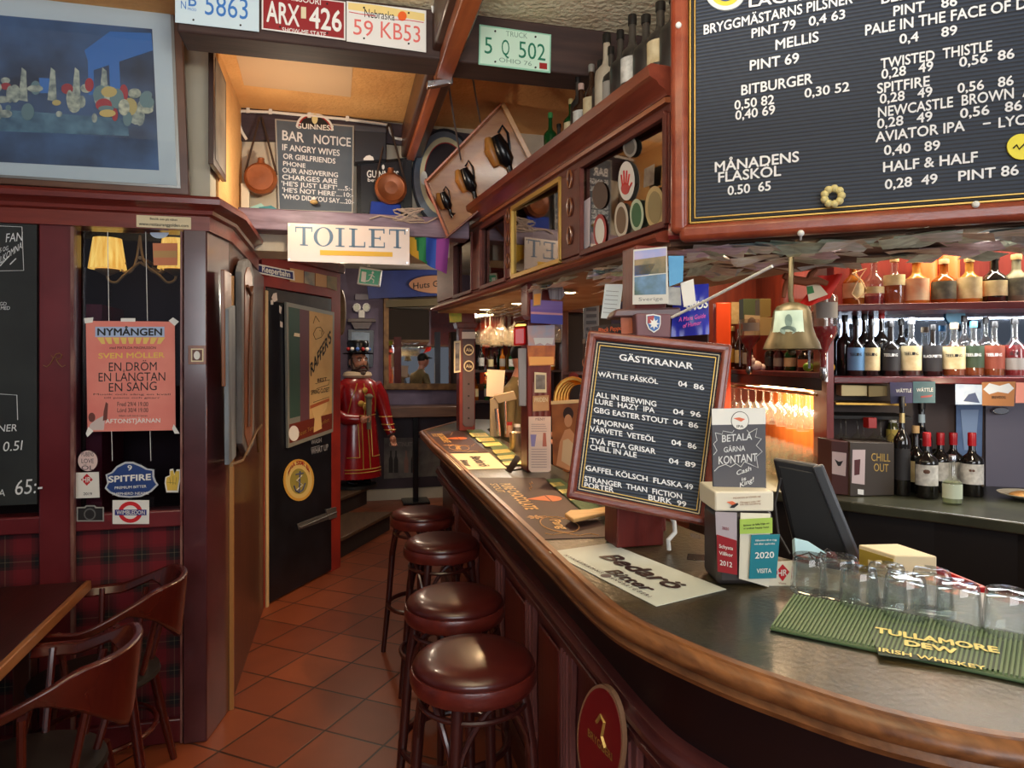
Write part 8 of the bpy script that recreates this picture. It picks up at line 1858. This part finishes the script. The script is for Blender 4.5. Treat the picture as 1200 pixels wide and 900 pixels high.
for lb, u, v, h, r, m_, cp in (('small jar with red lid on the far bar', 596, 512, .1, .03, mat('jar_amber', (150, 110, 80), .3), red_paint), ('small jar with white lid on the far bar', 606, 512, .085, .026, mat('jar_dark', (90, 80, 74), .3), white)):
    p = pz(u, v); o = thing('condiment_jar', lb, 'jar', V((p.x, p.y, ZB + .001)), group='jars on the far bar')
    MB(o).lathe([(0, 0), (r, 0), (r, h * .7), (r * .8, h * .8), (0, h * .8)], seg=16).build('jar_body', m_)
    MB(o).lathe([(r * .85, h * .78), (r * .85, h), (0, h)], seg=16).build('lid', cp)
# shelves with bottles against the back wall behind the bar
fs_ = thing('rear_shelf', 'dark wooden rear shelf rack with bottles far behind the pillars', 'shelf', (1.75, 7.9, 0))
for z in (1.15, 1.5, 1.85): on(fs_).box((2.0, 7.85, z), (1.1, .3, .025)).build('shelf', dark_wood_x)
for x in (1.45, 2.55): on(fs_).box((x, 7.85, 1.0), (.04, .3, 2.0)).build('upright', dark_wood)
rs = random.Random(9)
for k in range(16):
    z = (1.1625, 1.5125)[k % 2]; x = 1.52 + .062 * k
    bottle('distant %s bottle on the %s rear shelf behind the pillars' % (('amber', 'dark', 'green', 'clear', 'pale gold')[k % 5], ('lower', 'upper')[k % 2]), V((x, 7.82 + rs.uniform(-.04, .04), z)), rs.uniform(.26, .31), .034, [amber, dark_glass, green_glass, clear_b, pale_gold][k % 5], blk, [l_cream, lab_white, lab_grey][k % 3], group='distant bottles on the rear shelf')
# dark dresser right of the middle pillar
o = thing('tall_dresser', 'dark brown tall dresser frame beyond the middle pillar', 'dresser', C(.55, 5.6, 0))
nbox(on(o), .42, .8, 5.5, 5.8, 0, 2.1).build('carcass', mat('dresser_dark', (34, 22, 20), .5))
nbox(on(o), .4, .45, 5.44, 5.5, 0, 2.1).build('left_post', wood('dresser_wood', (86, 46, 34), (110, 62, 46), .4), bevel=.004)
nbox(on(o), .4, .7, 5.44, 5.5, 2.0, 2.1).build('top_rail', wood('dresser_wood', (86, 46, 34), (110, 62, 46), .4), bevel=.004)
nbox(on(o), .4, .7, 5.42, 5.5, 1.5, 1.53).build('cross_rail', wood('dresser_wood', (86, 46, 34), (110, 62, 46), .4), bevel=.003)
MB().oval((672, 443), (6, 6.5), PD(5.35), .02).build('red_round_badge', mat('badge_dull_red', (130, 40, 44), .5), bevel=.003, label='dull red round badge on the dark dresser beyond the middle pillar', cat='badge')
lv = thing('louvred_panel', 'grey blue louvred panel left of the letter board top', 'panel', C(.6, 4.6, 1.1))
on(lv).slab([(684, 332), (702, 330), (702, 700), (684, 700)], PD(4.6), .03).build('panel_frame', mat('louvre_grey', (120, 132, 150), .5), bevel=.003)
for k in range(15):
    v = 338 + 7.6 * k; on(lv).slab([(687, v), (699, v - .4), (699, v + 3.5), (687, v + 4)], PD(4.6), .004, lift=.005).build('slot', mat('louvre_dark', (70, 80, 98), .5), smooth=0)
point('rear_fill_light', (1.75, 7.3, 2.3), 26, (1, .9, .76), .05)  # added fill brightening the far hanging glasses, no fixture
# bartender
pp_b = C(-.02, 5.12)
pr = thing('person', 'person in black cap and olive jacket standing behind the far end of the bar', 'person', wpt(pp_b, 0), radians(60))
sk = mat('person_skin', (206, 146, 128), .5)
def skin_body(parent, name, V_, E_, R_, m_):
    me = bpy.data.meshes.new(name); me.from_pydata(V_, E_, []); me.materials.append(m_)
    o = link(bpy.data.objects.new(name, me)); o.parent = parent
    o.modifiers.new('skin', 'SKIN')
    lay = me.skin_vertices[0].data if me.skin_vertices else None
    for i, r in enumerate(R_): lay[i].radius = (r, r * .85) if not isinstance(r, tuple) else r
    lay[0].use_root = True
    b = o.modifiers.new('sub', 'SUBSURF'); b.levels = 2; b.render_levels = 2
    for p in me.polygons: p.use_smooth = True
    return o
try:
    import bmesh
    Vv = [(0, 0, .95), (0, -.02, 1.15), (0, -.05, 1.34), (0, -.06, 1.45), (0, -.09, 1.53),
          (.17, -.04, 1.38), (.24, -.06, 1.14), (.2, -.26, 1.06), (-.17, -.04, 1.38), (-.24, -.06, 1.14), (-.2, -.26, 1.06),
          (.1, 0, .88), (.11, -.02, .48), (.11, .02, .08), (.11, -.1, .04), (-.1, 0, .88), (-.11, -.02, .48), (-.11, .02, .08), (-.11, -.1, .04)]
    Ee = [(0, 1), (1, 2), (2, 3), (3, 4), (2, 5), (5, 6), (6, 7), (2, 8), (8, 9), (9, 10), (0, 11), (11, 12), (12, 13), (13, 14), (0, 15), (15, 16), (16, 17), (17, 18)]
    Rr = [(.15, .11), (.14, .1), (.15, .1), .06, .05, .065, .05, .035, .065, .05, .035, .085, .06, .045, .035, .085, .06, .045, .035]
    me = bpy.data.meshes.new('body'); bm_ = bmesh.new()
    ls = bm_.verts.layers.skin.verify(); bvs = [bm_.verts.new(v) for v in Vv]
    for a, b in Ee: bm_.edges.new((bvs[a], bvs[b]))
    for i, v in enumerate(bvs):
        r = Rr[i]; v[ls].radius = r if isinstance(r, tuple) else (r, r)
    bvs[0][ls].use_root = True
    bm_.to_mesh(me); bm_.free(); me.materials.append(mat('jacket_olive', (104, 92, 62), .8, c2=(124, 108, 74), scale=8))
    bo = link(bpy.data.objects.new('body', me)); bo.parent = pr
    sm = bo.modifiers.new('skin', 'SKIN'); sm.use_smooth_shade = True
    sb = bo.modifiers.new('sub', 'SUBSURF'); sb.levels = 2; sb.render_levels = 2
except Exception as e_:
    print('BODY', e_)
hcp = V((0, -.12, 1.63))
hd_ = MB(pr).ball(hcp, (.075, .095, .115), 0, 24, fn=headfn)
for s_ in (-1, 1): hd_.ball(hcp + V((.075 * s_, .01, 0)), (.013, .02, .03))
hd_.tube([(0, -.06, 1.46), (0, -.1, 1.56)], .05, 12)
hh_ = hd_.build('head', sk, smooth=70)
for s_ in (-1, 1): MB(hh_).ball(hcp + V((.03 * s_, -.083, .014)), (.009, .006, .006), 0, 8).build('eye', ink)
MB(hh_).tube([hcp + V((-.022, -.092, -.055)), hcp + V((0, -.098, -.053)), hcp + V((.022, -.092, -.055))], .005, 6).build('mouth', mat('lip_tone', (160, 92, 84), .5))
MB(pr).ball(hcp + V((0, .012, .045)), (.084, .1, .085), 0, 20).prism([hcp + V((-.06, -.07, .055)), hcp + V((.06, -.07, .055)), hcp + V((.05, -.15, .035)), hcp + V((-.05, -.15, .035))], (0, 0, .012)).build('cap', blackm, smooth=60)
MB(pr).lathe([(.09, 1.3), (.11, 1.34), (.085, 1.43), (.06, 1.47)], (0, -.07, 0), 20, sy=.9).build('shirt_collar', mat('shirt_pale', (216, 196, 190), .8), smooth=60)
for s_ in (-1, 1):
    c = V((.19 * s_, -.3, 1.05)); h_ = MB(pr).ball(c, (.03, .042, .022))
    for k in range(4): h_.tube([c + V((-.021 + .014 * k, -.03, 0)), c + V((-.024 + .016 * k, -.065, -.004)), c + V((-.024 + .016 * k, -.085 + .006 * abs(k - 1), -.022))], [.0085, .008, .006], 8)
    h_.tube([c + V((-.022 * s_, 0, 0)), c + V((-.046 * s_, -.03, -.004)), c + V((-.048 * s_, -.052, -.01))], [.011, .0095, .007], 8)
    h_.build('hand', sk, smooth=70)
